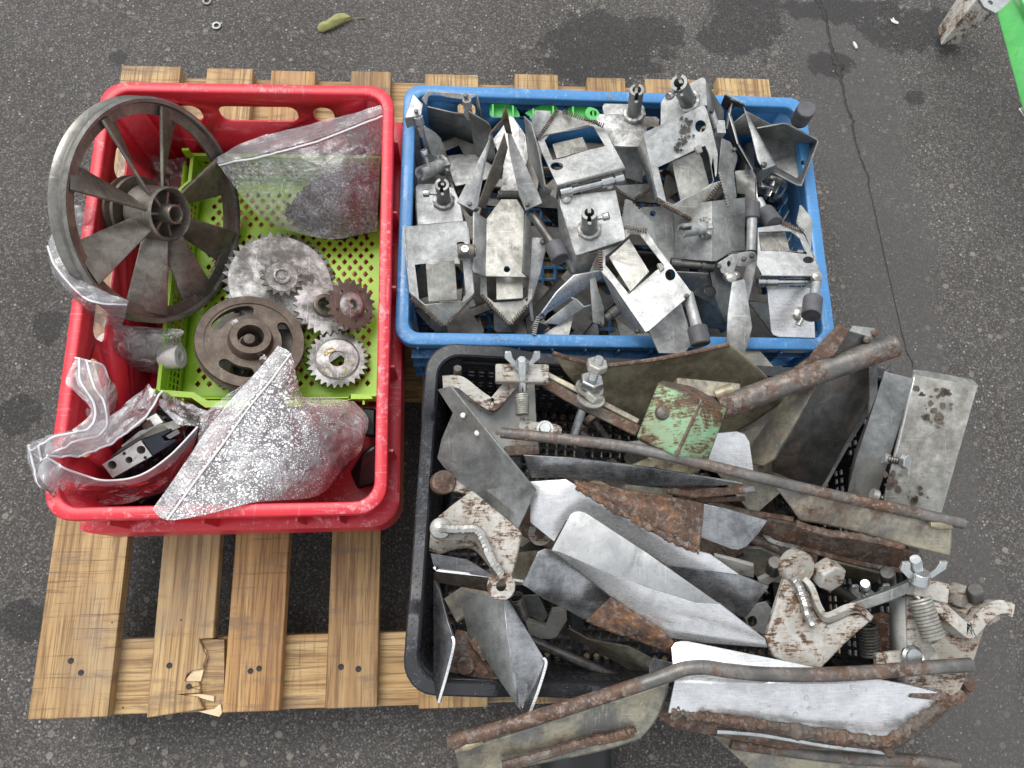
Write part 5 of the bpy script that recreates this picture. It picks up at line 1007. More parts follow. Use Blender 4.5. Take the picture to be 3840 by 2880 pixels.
# 6 top centre cup
t = U('white scuffed gripper cup with upright slotted socket at the far rim of the blue crate')
t.pl('face_plate', b2, [(900, 640, .20), (905, 590), (940, 555), (1600, 588, .20), (1635, 620), (1630, 690), (1480, 800, .198), (1470, 945), (1110, 930, .198), (990, 740)], 'whitem', hc=[(1545, 745, 60, 40)])
t.pl('rear_plate', b2, [(968, 470, .185), (990, 432), (1430, 440, .185), (1460, 470), (1480, 570), (985, 560, .185)], 'galv')
t.pl('lower_plate', b2, [(1085, 945, .16), (1440, 955, .16), (1440, 1370, .13), (1090, 1260, .13)], 'galvd')
t.pl('tip_plate', b2, [(1110, 1395, .15), (1530, 1370, .15), (1560, 1420), (1340, 1570, .145), (1300, 1560)], 'galvd'); t.teeth(b2, (1120, 1450, .15), (1330, 1560, .148), 11); t.teeth(b2, (1350, 1560, .15), (1580, 1400, .15), 11)
t.socket(b2, (1335, 555, .203), (1372, 270, .255), .0135, None, 'dsteel'); t.fold('strap', b2, ({'a': (1015, 305, .185), 'b': (1050, 310, .185), 'c': (1100, 385, .18), 'd': (1080, 400, .18)}, ['abcd']), 'galvy', th=.001); t.done()
# 7 big cup right of centre
t = U('big pale gripper cup with dark speckled stain, round hole and rusty teeth facing down')
jaw(t, b3, [(40, 745, .235), (62, 722), (690, 428, .245), (712, 428), (740, 480), (800, 700), (862, 970, .225), (850, 1190), (800, 1290), (370, 1525, .21), (285, 1500), (195, 1440), (150, 1250)], [(200, 1112), (640, 905), (722, 872), (762, 960), (815, 1255), (772, 1340), (450, 1488), (370, 1520), (290, 1490)],
    [(352, 1050, .215), (640, 932, .215), (690, 1020), (775, 1335, .20), (768, 1345), (452, 1487, .20)], [(672, 658, 62, 68)], [(195, 1440, .209), (285, 1500), (370, 1526, .209), (800, 1290, .209), (890, 1265), (870, 1330), (640, 1600), (584, 1690, .185), (420, 1650), (230, 1540)],
    [((200, 1500, .207), (560, 1690, .187), 17), ((600, 1680, .187), (885, 1290, .207), 16)], .2, sk=[((42, 745, .234), (195, 1440, .209), .04, .012)], tab=[(610, 880, .236), (670, 860, .236), (700, 940, .234), (640, 960, .234)])
m = MB(); rg_ = random.Random(8)
_, C0, nP = planar(b3, [(40, 745, .235), (690, 428, .245), (862, 970, .225), (370, 1525, .21)])
for i in range(90):
    f = rg_.random(); cx = 470 + 40 * math.sin(f * 5) + rg_.gauss(0, 32); cy = 560 + 380 * f; r_ = abs(rg_.gauss(0, 9)) + 3
    m.plate([onplane(*b3.uv(cx + r_ * (1 + rg_.uniform(-.4, .4)) * math.cos(a), cy + r_ * (1 + rg_.uniform(-.4, .4)) * math.sin(a)), C0, nP) + nP * .0030 for a in [2 * math.pi * q / 7 for q in range(7)]], .0004)
t.part('tar_stain', m, M['dsteel'])
t.pl('back_plate', b3, [(230, 650, .225), (232, 400), (262, 345), (290, 312), (680, 118, .235), (712, 122), (730, 150), (745, 430), (700, 424, .23)], 'galv')
t.fold('side_wall', b3, ({'a': (725, 145, .234), 'b': (760, 200, .23), 'c': (928, 480, .215), 'd': (930, 760, .19), 'e': (870, 960, .20), 'f': (745, 470, .225)}, ['abcdef']), 'galvd')
t.fold('wing', b3, ({'a': (905, 785, .215), 'b': (1000, 830, .21), 'c': (1078, 985, .205), 'd': (1078, 1030, .205), 'e': (1040, 1160, .20), 'f': (1072, 1440, .19), 'g': (990, 1560, .19), 'h': (930, 1390, .20), 'i': (868, 1150, .21)}, ['abcdei', 'iefgh']), 'galvd')
t.teeth(b3, (872, 1170, .212), (975, 1555, .196), 13, .003, 'galvy'); t.socket(b3, (530, 385, .232), (430, 175, .285), .0155, ((410, 290, .27), (350, 315, .275)), 'dsteel'); 
m = MB(); m.cyl(b3(790, 495, .225), b3(850, 680, .215), .0045); m.box(b3(880, 690, .215), .012, .02, .012); t.part('latch', m, M['galv']); t.rivets(b3, [(795, 490, .23), (1045, 915, .21)]); t.done()
# 8 A-shaped jaw at right
t = U('gripper cup standing as a narrow loop with toothed top edge beside the stained cup')
t.fold('jaw_tip', b3, ({'a': (935, 305, .225), 'b': (1020, 375, .23), 'c': (1145, 425, .225), 'd': (1165, 470, .21), 'e': (1050, 440, .20), 'f': (985, 500, .205), 'g': (940, 480, .20), 'h': (892, 420, .20)}, ['abgh', 'bcde', 'befg']), 'dsteel'); t.teeth(b3, (935, 305, .228), (1125, 405, .229), 14, .003, 'galvy')
t.fold('jaw_arm', b3, ({'a': (1145, 430, .226), 'b': (1172, 490, .22), 'c': (1490, 1060, .215), 'd': (1502, 1085, .213), 'e': (1362, 1142, .212), 'f': (1300, 1030, .213), 'g': (1230, 740, .215), 'h': (1160, 500, .22)}, ['abcdefgh']), 'galv')
t.fold('jaw_arm', b3, ({'a': (985, 400, .21), 'b': (1010, 400, .22), 'c': (975, 560, .21), 'd': (950, 690, .20), 'e': (935, 660, .19)}, ['abcde']), 'galv')
t.fold('inner_blade', b3, ({'a': (978, 510, .21), 'b': (1000, 560, .205), 'c': (1075, 850, .20), 'd': (1110, 905, .195), 'e': (1245, 1140, .18), 'f': (1160, 1060, .15), 'g': (1040, 900, .14), 'h': (960, 690, .15)}, ['abch', 'hcdg', 'gdef']), 'cast')
m = MB(); m.tube([b3(980, 515, .212), b3(1078, 852, .203), b3(1112, 905, .198), b3(1245, 1138, .184)], .0011, 6); t.part('blade_edge', m, M['zinc'])
t.fold('end_wall', b3, ({'a': (1502, 1085, .212), 'b': (1512, 1120, .19), 'c': (1320, 1300, .18), 'd': (1280, 1215, .185), 'e': (1362, 1142, .211)}, ['abcde']), 'galvd')
t.fold('back_plate', b3, ({'a': (1050, 1150, .16), 'b': (1240, 1130, .165), 'c': (1290, 1225, .17), 'd': (1308, 1620, .165), 'e': (1170, 1660, .15), 'f': (1160, 1410, .15), 'g': (1070, 1400, .15)}, ['abcdefg']), 'galvd')
t.skirt('edge', b3, (1286, 1220, .178), (1310, 1640, .17), .004, .004, 'zinc'); t.rivets(b3, [(1372, 1082, .215)], .0042); t.done()
# 9 open box cup right corner
t = U('open box shaped gripper cup with an upright grey roller at the top right corner')
t.fold('box', b3, ({'a': (1290, 690, .205), 'b': (1580, 636, .215), 'b2': (1625, 645, .215), 'c': (1950, 812, .213), 'd': (1960, 835, .212), 'e': (1785, 1305, .200), 'e2': (1745, 1303, .200), 'f': (1445, 1145, .19), 'g': (1310, 760, .15), 'h': (1600, 860, .150), 'i': (1890, 862, .165), 'j': (1740, 1240, .155), 'k': (1470, 1090, .145), 'l': (1420, 960, .145)}, [('a', 'b', 'h', 'g'), ('b', 'b2', 'c', 'i', 'h'), ('c', 'd', 'i'), ('d', 'e', 'j', 'i'), ('e', 'e2', 'j'), ('e2', 'f', 'k', 'j'), ('g', 'h', 'k', 'l'), ('h', 'i', 'j', 'k')]), 'galvd')
t.fold('rear_panel', b3, ({'a': (1180, 500, .18), 'b': (1200, 505, .18), 'c': (1470, 650, .17), 'd': (1310, 690, .165), 'e': (1230, 760, .15), 'f': (1060, 740, .15), 'g': (1040, 620, .17)}, ['abcdefg']), 'galvd')
m = MB(); m.lathe(b3(1810, 1065, .173), UP, [(.0001, 0), (.004, 0), (.004, .001), (.0001, .001)], 14, closed=False); t.part('rivet', m, M['blk'])  # flat black disc drawn for the dark of a hole
t.roller(b3, (1690, 680, .19), (1765, 590, .205), (1850, 455, .245), .0132, .0062); t.socket(b3, (1515, 1270, .150), (1430, 1465, .145), .0125, ((1430, 1330, .158), (1370, 1320, .162)), 'zinc', weld=True); t.done()
# rollers in front of the right wall
t = U('gripper cup arms with two grey rollers side by side near the right blue wall')
t.roller(b6, (1068, 560, .20), (1078, 200, .205), (1085, 25, .21), .0100, .0068); t.roller(b6, (1150, 0, .18), (1215, 130, .185), (1320, 265, .20), .0128, .006); t.done()
# 10 tilted cup front centre
t = U('large bright gripper cup tilted left with window and roller arm at the front rim')
jaw(t, b5, [(900, 545, .225), (1060, 500), (1160, 410), (1140, 315), (1390, 345, .235), (1505, 520), (1862, 995, .245), (1865, 1010), (1840, 1050), (1410, 1422, .235), (1370, 1438), (1000, 900), (880, 775, .222), (905, 680)], [(930, 612), (1060, 500), (1210, 365), (1310, 378), (1572, 712), (1480, 775), (1190, 1030), (930, 705)],
    [(970, 622, .212), (1190, 420, .215), (1412, 780, .222), (1205, 1005, .218)], [(1640, 815, 57, 64)], None, [((872, 555, .224), (878, 775, .224), 8), ((1140, 305, .237), (1385, 342, .237), 9)], .2, tab=[(1500, 690, .242), (1545, 685, .242), (1580, 742, .242), (1535, 778, .242)])
t.fold('side_wall', b5, ({'a': (880, 778, .221), 'b': (1000, 905, .224), 'c': (1372, 1440, .233), 'd': (1340, 1462, .225), 'e': (1262, 1452, .205), 'f': (1060, 1180, .19), 'g': (935, 900, .205)}, ['abg', 'bcdefg']), 'galv')
t.pl('hanging_plate', b5, [(1400, 1420, .215), (1755, 1105, .215), (1800, 1240), (1830, 1340), (1872, 1580, .205), (1790, 1680), (1515, 1672)], 'galv', hc=())
t.roller(b5, (1830, 1020, .235), (1930, 1385, .235), (1975, 1580, .235), .0128, .0072); t.rivets(b5, [(1280, 1430, .222), (1820, 1045, .247)]); t.done()
# 11 lower middle pieces
t = U('bright tapering gripper cup arm with dark toothed end near the front blue rim')
t.fold('jaw_arm', b5, ({'a': (590, 822, .195), 'b': (745, 795, .195), 'c': (880, 770, .19), 'd': (900, 850, .175), 'e': (560, 1065, .17), 'f': (300, 1235, .165), 'g': (260, 1290, .165), 'h': (215, 1300, .17), 'i': (240, 1235, .175), 'j': (400, 1010, .19)}, ['abej', 'bcde', 'jefi', 'ifgh']), 'alu')
t.fold('toothed_end', b5, ({'a': (240, 1235, .176), 'b': (290, 1280, .165), 'c': (200, 1335, .16), 'd': (330, 1375, .15), 'e': (190, 1500, .16), 'f': (135, 1490, .17), 'g': (140, 1380, .176), 'h': (190, 1290, .177)}, ['abch', 'hcdefg']), 'dsteel'); t.teeth(b5, (200, 1275, .178), (150, 1480, .174), 9, .0045, 'galvy')
t.fold('strut', b5, ({'a': (600, 1080, .16), 'b': (700, 1180, .155), 'c': (420, 1360, .145), 'd': (260, 1345, .15)}, ['abcd']), 'galv')
t.pl('lower_plate', b5, [(590, 1225, .14), (535, 1470, .14), (490, 1510)] + saw((480, 1512), (210, 1490), 4, 6) + [(390, 1380, .14)], 'galvy')
m = MB(); m.tube([b5(560, 1065, .175), b5(620, 1090, .174), b5(700, 1165, .172), b5(775, 1145, .172)], .0013, 6); t.part('wire_clip', m, M['zinc']); t.done()
t = U('dark slender gripper cup leg hanging below the socket plate left of the tilted bright cup')
t.fold('leg', b5, ({'a': (860, 560, .20), 'b': (905, 560, .20), 'c': (900, 760, .19), 'd': (820, 800, .185), 'e': (850, 960, .18), 'f': (915, 1170, .175), 'g': (922, 1350, .17), 'h': (885, 1382, .168), 'i': (795, 1335, .17), 'j': (770, 1000, .18), 'k': (755, 790, .185)}, ['abcdk', 'kdej', 'jefghi']), 'galvd'); t.rivets(b5, [(868, 1345, .172)])
t.teeth(b5, (880, 560, .204), (800, 720, .195), 7, .004); m = MB(); m.cyl(b5(930, 1300, .15), b5(1060, 1190, .15), .006); m.cyl(b5(985, 1260, .15), b5(1050, 1205, .15), .0075); t.part('hinge_rod', m, M['galvd']); t.pl('plate', b5, [(1040, 1290, .13), (1260, 1440, .13), (1440, 1450), (1440, 1540), (1110, 1530)], 'galvd'); t.done()
# 12 middle right: plate with bent edge and socket
t = U('grey bent gripper cup with a sideways socket and hinge bar between the two large cups')
t.fold('bent_plate', b6, ({'a': (225, 60, .175), 'b': (640, 10, .205), 'c': (1003, -30, .19), 'd': (1003, 548, .185), 'e': (860, 562, .19), 'f': (690, 665, .20), 'g': (630, 668, .20), 'h': (235, 640, .17)}, ['abgh', 'bcdefg']), 'galvd')
t.socket(b6, (560, 305, .205), (305, 335, .222), .0125, None, 'galv'); t.rod(b6, (190, 690, .180), (660, 725, .185), .0052, ((0, .22), (.72, 1)), 'dsteel')
t.pl('grey_plate', b5, [(1300, 95, .155), (1340, 75), (1690, 65, .155), (1700, 760, .155), (1560, 610), (1490, 480), (1445, 250)], 'galvd', hc=[(1452, 148, 31, 31)])
t.pl('serrated_plate', b5, saw((1150, -10), (1100, 300), 9, 7) + [(1140, 300, .17), (1385, 342, .17), (1505, 520, .165), (1445, 240)] + saw((1440, 235), (1200, -10), 8, -7), 'galvd')
t.fold('lower_box', b6, ({'a': (240, 772, .180), 'b': (600, 790, .182), 'c': (625, 795, .182), 'd': (700, 690, .185), 'e': (750, 800, .18), 'f': (850, 950, .17), 'g': (830, 1290, .15), 'h': (785, 1340, .145), 'i': (660, 1050, .165), 'j': (800, 1420, .12), 'k': (540, 1390, .12), 'l': (420, 1020, .15)}, ['abicl', 'cdefghi', 'lihjk']), 'galvd')
m = MB(); c = b6(618, 1000, .172); m.lathe(c, UP, [(.0001, 0), (.0078, 0), (.0085, .0006), (.0078, .001)], 20, closed=False); t.part('hole_shade', m, M['blk'])  # black disc painted as the shade inside a hole
t.pl('link_plate', b6, [(700, 690, .195), (850, 595), (860, 590, .20), (935, 585), (945, 610), (900, 720, .195), (880, 800), (790, 825), (740, 790)], 'galv', hc=[(825, 695, 20, 33)])
t.fold('link_arm', b6, ({'a': (905, 720, .195), 'b': (925, 580, .2), 'c': (1065, 558, .205), 'd': (1110, 570, .205), 'e': (1138, 650, .2), 'f': (1085, 900, .19), 'g': (1030, 1110, .18), 'h': (975, 860, .18), 'i': (1012, 728, .19)}, ['abcdeia', 'iefgh']) if 0 else ({'a': (905, 720, .195), 'b': (925, 580, .2), 'c': (1065, 558, .205), 'd': (1110, 570, .205), 'e': (1138, 650, .2), 'f': (1085, 900, .19), 'g': (1030, 1110, .18), 'h': (975, 860, .18), 'i': (1012, 728, .19)}, ['abcdei', 'iefgh']), 'galv')
t.rivets(b6, [(1080, 605, .206), (718, 725, .198), (990, 642, .202)], .0034); m = MB()
for k in range(3): m.lathe(b6(810 + 45 * k, 830 + 10 * (k % 2), .195), UP, [(.006, -.003), (.0055, .003), (.003, .0055), (.0001, .006)], 12, closed=False)
t.part('weld', m, M['weld']); t.done()
t = U('long grey gripper cup blade hanging over the front rim of the blue crate')
t.fold('blade', b6, ({'a': (860, 895, .215), 'b': (985, 862, .215), 'c': (1002, 880, .213), 'd': (1040, 1110, .21), 'e': (1080, 1385, .205), 'f': (1045, 1530, .20), 'g': (990, 1700, .195), 'h': (940, 1690, .195), 'i': (800, 1560, .20), 'j': (812, 1250, .208)}, ['abcdj', 'jdei', 'iefgh']), 'galv')
m = MB(); m.lathe(b6(850, 850, .21), UP, [(.008, -.003), (.0075, .002), (.004, .005), (.0001, .0055)], 14, closed=False); t.part('weld', m, M['weld']); t.done()
# 13 right cup
t = U('wet grey gripper cup with window, hinge rod and bright plate at the right wall')
jaw(t, b6, [(1130, 700, .215), (1140, 560), (1140, 300, .205), (1420, 262, .205), (1570, 300), (1655, 390), (1735, 560), (1832, 830, .222), (1195, 822, .22)], [(1150, 350), (1440, 335), (1500, 340), (1595, 410), (1662, 562), (1175, 552)],
    [(1152, 360, .195), (1440, 350, .195), (1495, 560, .2), (1180, 552, .2)], [(1695, 652, 60, 37)], None, [((1400, 250, .207), (1640, 350, .209), 12)], .2, sk=[((1832, 832, .221), (1735, 560, .212), .02, .03)], tab=[(1580, 540, .215), (1640, 545, .215), (1640, 575, .215), (1575, 572, .215)])
t.pl('side_plate', b6, [(1560, 255, .17)] + saw((1565, 240), (1600, 60), 6, -6) + [(1612, 55), (1700, 160, .18), (1735, 230, .18), (1720, 540, .17), (1660, 380)], 'galvd')
t.rod(b6, (1130, 895, .205), (1745, 890, .205), .005, ((0, .12), (.15, .34), (.85, 1)), 'zinc'); t.pl('lower_plate', b6, [(1238, 930, .19), (1500, 945), (1740, 960, .19), (1768, 1506, .175), (1370, 1496), (1310, 1475), (1285, 1425, .175)], 'alu', hc=())
t.fold('lip', b6, ({'a': (1195, 824, .219), 'b': (1160, 840, .215), 'c': (1105, 940, .19), 'd': (1125, 940, .188), 'e': (1185, 840, .212)}, ['abcde']), 'galvd'); m = MB(); m.lathe(b6(1600, 1240, .184), UP, [(.010, -.002), (.009, .003), (.005, .005), (.0001, .0052)], 9, closed=False); m.cyl(b6(1590, 1370, .185), b6(1640, 1270, .188), .003); m.lathe(b6(1785, 840, .222), UP, [(.008, -.003), (.007, .002), (.0001, .004)], 9, closed=False); t.part('weld', m, M['weld'])
t.roller(b6, (1790, 850, .215), (1742, 1075, .225), (1722, 1265, .235), .0124, .0062); t.done()
# 14 dark plates low down at the front
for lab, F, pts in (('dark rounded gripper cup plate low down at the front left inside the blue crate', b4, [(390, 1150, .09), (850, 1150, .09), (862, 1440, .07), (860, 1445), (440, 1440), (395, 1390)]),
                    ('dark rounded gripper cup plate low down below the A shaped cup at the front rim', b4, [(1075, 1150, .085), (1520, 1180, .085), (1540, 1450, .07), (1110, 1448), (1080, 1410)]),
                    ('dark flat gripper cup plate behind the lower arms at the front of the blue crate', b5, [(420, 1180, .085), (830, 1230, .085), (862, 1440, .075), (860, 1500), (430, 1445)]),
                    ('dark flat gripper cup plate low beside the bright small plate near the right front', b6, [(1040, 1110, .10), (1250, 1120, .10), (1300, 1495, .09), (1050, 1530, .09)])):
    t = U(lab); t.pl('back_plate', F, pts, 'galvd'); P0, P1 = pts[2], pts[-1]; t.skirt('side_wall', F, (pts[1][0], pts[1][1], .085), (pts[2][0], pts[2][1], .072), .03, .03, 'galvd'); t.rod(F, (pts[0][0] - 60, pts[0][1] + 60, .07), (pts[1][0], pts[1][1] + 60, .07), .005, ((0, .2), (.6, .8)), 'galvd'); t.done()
# hidden lower layer of cups: one built, the rest copied
t = Unit('gripper_cup', 'shade-darkened gripper cup buried in the lower layer of the heap in the blue crate', 'gripper cup', GRP); o = Vector((.6, .6, .04))
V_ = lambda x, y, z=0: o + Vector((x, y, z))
m = MB(); m.plate([V_(-.04, .06), V_(.04, .06), V_(.04, -.03), V_(0, -.07), V_(-.04, -.03)], .0024, holes=[[V_(-.026, .01), V_(.026, .01), V_(.026, -.03), V_(-.026, -.03)]]); t.part('face_plate', m, M['dsteel'])  # dark steel on these cups puts the shade of the gaps into the colour
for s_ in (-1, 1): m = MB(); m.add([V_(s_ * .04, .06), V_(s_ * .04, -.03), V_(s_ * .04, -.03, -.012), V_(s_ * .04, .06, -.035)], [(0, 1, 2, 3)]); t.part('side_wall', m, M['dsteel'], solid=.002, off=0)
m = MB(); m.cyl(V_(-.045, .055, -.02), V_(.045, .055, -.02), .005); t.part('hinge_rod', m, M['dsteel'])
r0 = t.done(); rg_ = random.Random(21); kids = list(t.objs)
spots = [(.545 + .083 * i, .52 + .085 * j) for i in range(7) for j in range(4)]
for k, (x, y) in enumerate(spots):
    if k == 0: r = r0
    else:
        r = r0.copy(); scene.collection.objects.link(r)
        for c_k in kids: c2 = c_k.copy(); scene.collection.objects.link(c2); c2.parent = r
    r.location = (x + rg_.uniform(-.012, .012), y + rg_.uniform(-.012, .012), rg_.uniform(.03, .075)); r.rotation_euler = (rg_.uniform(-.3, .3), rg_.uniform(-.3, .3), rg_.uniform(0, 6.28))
# ================================================================ blades, brackets and rods heaped in the black crate
def curved(t, name, rows, mat, th=.003, nu=28, nv=12, parent=None, bev=None):
    S = surf(rows); m = MB(); m.grid(lambda u, v: S(u, v), nu, nv); return t.part(name, m, M[mat], solid=th, parent=parent, bevel=bev)
def rodpath(t, name, pts, r, mat, seg=14, n=40, parent=None):
    m = MB(); m.tube([crv(pts, i / n) for i in range(n + 1)], r, seg); return t.part(name, m, M[mat], parent=parent)
def bead(t, pts, r, mat='weld', n=46, parent=None, seed=1):
    rg_ = random.Random(seed); m = MB(); P = [crv(pts, i / n) for i in range(n + 1)]; m.tube([p + Vector((rg_.uniform(-1, 1), rg_.uniform(-1, 1), 0)) * r * .12 for p in P], [r * (.9 + .14 * (i % 2) * rg_.uniform(.5, 1.2)) for i in range(n + 1)], 8); return t.part('weld_bead', m, M[mat], parent=parent)
def bar(t, name, pts, w, h, mat, n=24, parent=None, bev=.0012, up=UP):
    """rectangular bar swept along a path, w across, h along up"""
    P = [crv(pts, i / n) for i in range(n + 1)]; L = []
    for i, p in enumerate(P):
        d = (P[min(i + 1, n)] - P[max(i - 1, 0)]).normalized(); s_ = d.cross(up).normalized() * w / 2; u = s_.cross(d).normalized() * h / 2; L.append([p + s_ + u, p - s_ + u, p - s_ - u, p + s_ - u])
    m = MB(); m.loft(L); return t.part(name, m, M[mat], bevel=bev, parent=parent)
def wingnut(t, c, r=.0075, dx=Vector((1, 0, 0)), parent=None, ax=None):
    UP = (ax or Vector((0, .75, .66))).normalized(); m = MB(); m.lathe(c, UP, [(.0001, 0), (r * .75, 0), (r * .6, r * .8), (.0001, r * .8)], 14, closed=False)
    for s_ in (-1, 1):
        a = c + dx * s_ * r * .5 + UP * r * .3; b = c + dx * s_ * r * 1.35 + UP * r * 1.1; e = c + dx * s_ * r * 1.5 + UP * r * 1.7; y = dx.cross(UP) * .0018
        m.loft([[a - dx * s_ * r * .2 + y, a + dx * s_ * r * .35 + y, a + dx * s_ * r * .35 - y, a - dx * s_ * r * .2 - y], [b - dx * s_ * r * .45 + y, b + dx * s_ * r * .3 + y, b + dx * s_ * r * .3 - y, b - dx * s_ * r * .45 - y], [e - dx * s_ * r * .45 + y, e + dx * s_ * r * .1 + y, e + dx * s_ * r * .1 - y, e - dx * s_ * r * .45 - y]])
    return t.part('wing_nut', m, M['zinc'], bevel=.0006, parent=parent)
def U4(name, label, cat, group=None): return Unit(name, label, cat, group)
GB = 'steel blades in the black crate'; GC = 'cream brackets in the black crate'; GRD = 'rods with welded blades'
# -- deep dark things
t = U4('round_bar', 'dark round bar lying deep in the black crate at the front left', 'bar', 'round bars in the black crate'); rodpath(t, 'b', k7.P(((1080, 440), (1500, 620), (1950, 820)), .13), .0062, 'dsteel'); t.done(True)
t = U4('round_bar', 'rusty round bar under the rusty blade near the right side of the black crate', 'bar', 'round bars in the black crate'); rodpath(t, 'b', k6.P(((-350, -70), (200, 60), (740, 150)), .20), .006, 'rust'); t.done(True)
t = U4('round_bar', 'brown round bar running towards the lobe of the middle cream bracket', 'bar', 'round bars in the black crate'); rodpath(t, 'b', k6.P(((300, 340), (540, 440), (760, 580)), .19), .0065, 'rodr'); t.done(True)
t = U4('round_bar', 'grey round bar behind the middle cream bracket pointing to the wing nuts', 'bar', 'round bars in the black crate'); rodpath(t, 'b', k6.P(((880, 680), (1150, 820), (1450, 1000)), .17), .0065, 'dsteel'); t.done(True)
t = U4('angle_bar', 'dark rusty angle bar deep in the front of the black crate', 'angle bar'); t.fold('leg', k7, ({'a': (1320, 370, .10), 'b': (1400, 350, .12), 'c': (2060, 690, .12), 'd': (2050, 770, .10), 'e': (1560, 440, .13), 'f': (1900, 500, .13), 'g': (2090, 600, .13)}, ['abcd', 'befgc']), 'blade'); t.done()
t = U4('channel_bar', 'long khaki grey channel bar lying behind the wing nuts in the black crate', 'channel bar'); t.fold('channel', k6, ({'a': (1130, 620, .17), 'b': (1150, 560, .18), 'c': (1950, 760, .18), 'd': (1940, 830, .17), 'e': (1960, 900, .16), 'f': (1140, 700, .15)}, ['abcd', 'adef']), 'khaki'); t.fold('flange', k6, ({'a': (1150, 560, .18), 'b': (1170, 530, .16), 'c': (1960, 700, .16), 'd': (1950, 760, .18)}, ['abcd']), 'galvd'); t.done()
rg_ = random.Random(12)
for i in range(26):
    x, y = rg_.uniform(-.24, .25), rg_.uniform(-.15, .15); p = TK @ Vector((x, y, rg_.uniform(.03, .12))); a = rg_.uniform(0, 3.14); L = rg_.uniform(.06, .12); w = rg_.uniform(.02, .035)
    d = Vector((math.cos(a), math.sin(a), rg_.uniform(-.3, .3))).normalized(); s_ = d.cross(UP).normalized(); s_ = (s_ + UP * rg_.uniform(-.5, .5)).normalized()
    q = [p - d * L + s_ * w, p + d * L * .7 + s_ * w, p + d * L, p + d * L * .8 - s_ * w, p - d * L - s_ * w * .6]
    qq = [p - d * L + s_ * w, p + d * L * .7 + s_ * w, p + d * L * .8 + s_ * w - UP * .02, p - d * L + s_ * w - UP * .025]
    c_in = all((lambda l: abs(l.x) < .268 and abs(l.y) < .168)(TK.inverted() @ v) for v in q)
    if not c_in: continue
    t = U4('scrap_blade', 'dark steel blade buried at the bottom of the heap in the black crate', 'blade', 'blades buried deep in the black crate'); m = MB(); m.plate(q, .0025); t.part('blade', m, M[['blade', 'rust', 'dsteel', 'khaki'][i % 4]]); m = MB(); m.plate(qq, .0025); t.part('flange', m, M[['blade', 'rust', 'dsteel', 'khaki'][i % 4]]); t.done()
# -- long rusty blade at right under the rod
t = U4('rusted_share', 'brown rusty blade under the long rod at the right side of the black crate', 'blade', GB)
curved(t, 'blade', [k6.P(((500, 130), (760, 180), (1500, 340), (2100, 520)), .255), k6.P(((430, 250), (800, 330), (1500, 480), (2090, 620)), .245), k6.P(((500, 340), (900, 450), (1500, 600), (2075, 692)), .235)], 'rust', .006); bar(t, 'lower_edge', k6.P(((440, 270), (560, 370), (900, 450), (1500, 600), (2075, 692)), .238), .006, .006, 'rusto'); t.done()
# -- khaki curved plate at the back
t = U4('mouldboard', 'curved khaki stained steel plate with rusty upper edge behind the green block', 'curved plate')
kr = [k2.P(((-345, 262, .300), (100, 385, .278), (600, 345, .275), (1100, 255, .285), (1480, 168, .300))), k2.P(((-210, 480, .27), (250, 600, .245), (800, 560, .24), (1250, 470, .25), (1690, 350, .275))), k2.P(((-20, 680, .24), (420, 850, .21), (1000, 830, .205), (1450, 760, .21), (1875, 525, .25))), k2.P(((250, 900, .20), (650, 1050, .17), (1200, 1120, .165), (1550, 1080, .17), (2050, 760, .20)))]
curved(t, 'plate', kr, 'khaki', .004, 36, 20); m = MB(); S = surf(kr); m.tube([S(i / 50, 0) + UP * .0005 for i in range(51)], .0028, 8); t.part('upper_edge', m, M['rust'])
m = MB(); m.box(k2(1700, 1000, .165), .16, .18, .003, Vector((.8, .6, 0)), Vector((-.6, .8, 0))); t.part('lower_plate', m, M['blade']); t.done()
t = U4('square_bar', 'rust brown square bar running down from behind the spring bracket to the green block', 'bar'); bar(t, 'bar', [k1(1400, 490, .262), k1(1800, 740, .268), k2(530, 1070, .275)], .013, .013, 'rust', up=Vector((0, -.25, 1))); bar(t, 'strip', [k1(1440, 440, .270), k1(1830, 640, .274), k2(540, 975, .28)], .007, .004, 'blade'); t.done()
t = U4('stud_bolt', 'long threaded bolt with hex nuts and washers standing through the rust brown bar', 'bolt')
a, b = k1(1800, 1125, .22), k1(2068, 310, .325); m = MB(); m.thread(a, b, .0056, .003); i = t.part('threaded_rod', m, M['zinc']); d = (b - a).normalized()
m = MB(); m.hexnut(a.lerp(b, .87), d, .0125, .010); t.part('hex_nut', m, M['galvy'], bevel=.0008); m = MB(); m.hexnut(a.lerp(b, .67), d, .0145, .011); t.part('hex_nut', m, M['zinc'], bevel=.0008)
m = MB(); m.lathe(a.lerp(b, .63), d, [(.0062, 0), (.0165, 0), (.0165, .002), (.0062, .002)], 28); t.part('washer', m, M['galvy']); c = k1(1975, 735, .285); m = MB(); m.lathe(c, d, [(.006, 0), (.0165, 0), (.0165, .002), (.006, .002)], 28); t.part('washer', m, M['galvy']); m = MB(); m.hexnut(c + d * .002, (d + Vector((.4, 0, 0))), .0115, .009); t.part('bolt_head', m, M['galvy'], bevel=.0008); t.done()
for (lab, a, b) in (('rusty bolt with a round head lying under the rod beside the green block', k1(2000, 960, .19), k1(2180, 1190, .20)), ('short dark threaded bolt half hidden under the long rod', k1(1870, 1090, .19), k1(1960, 1150, .20))):
    t = U4('loose_bolt', lab, 'bolt'); m = MB(); m.thread(a, b, .0055, .003); t.part('shank', m, M['dsteel']); m = MB(); m.cyl(a - (b - a).normalized() * .006, a + (b - a).normalized() * .003, .011, 16); t.part('head', m, M['rust'], bevel=.001); t.done()
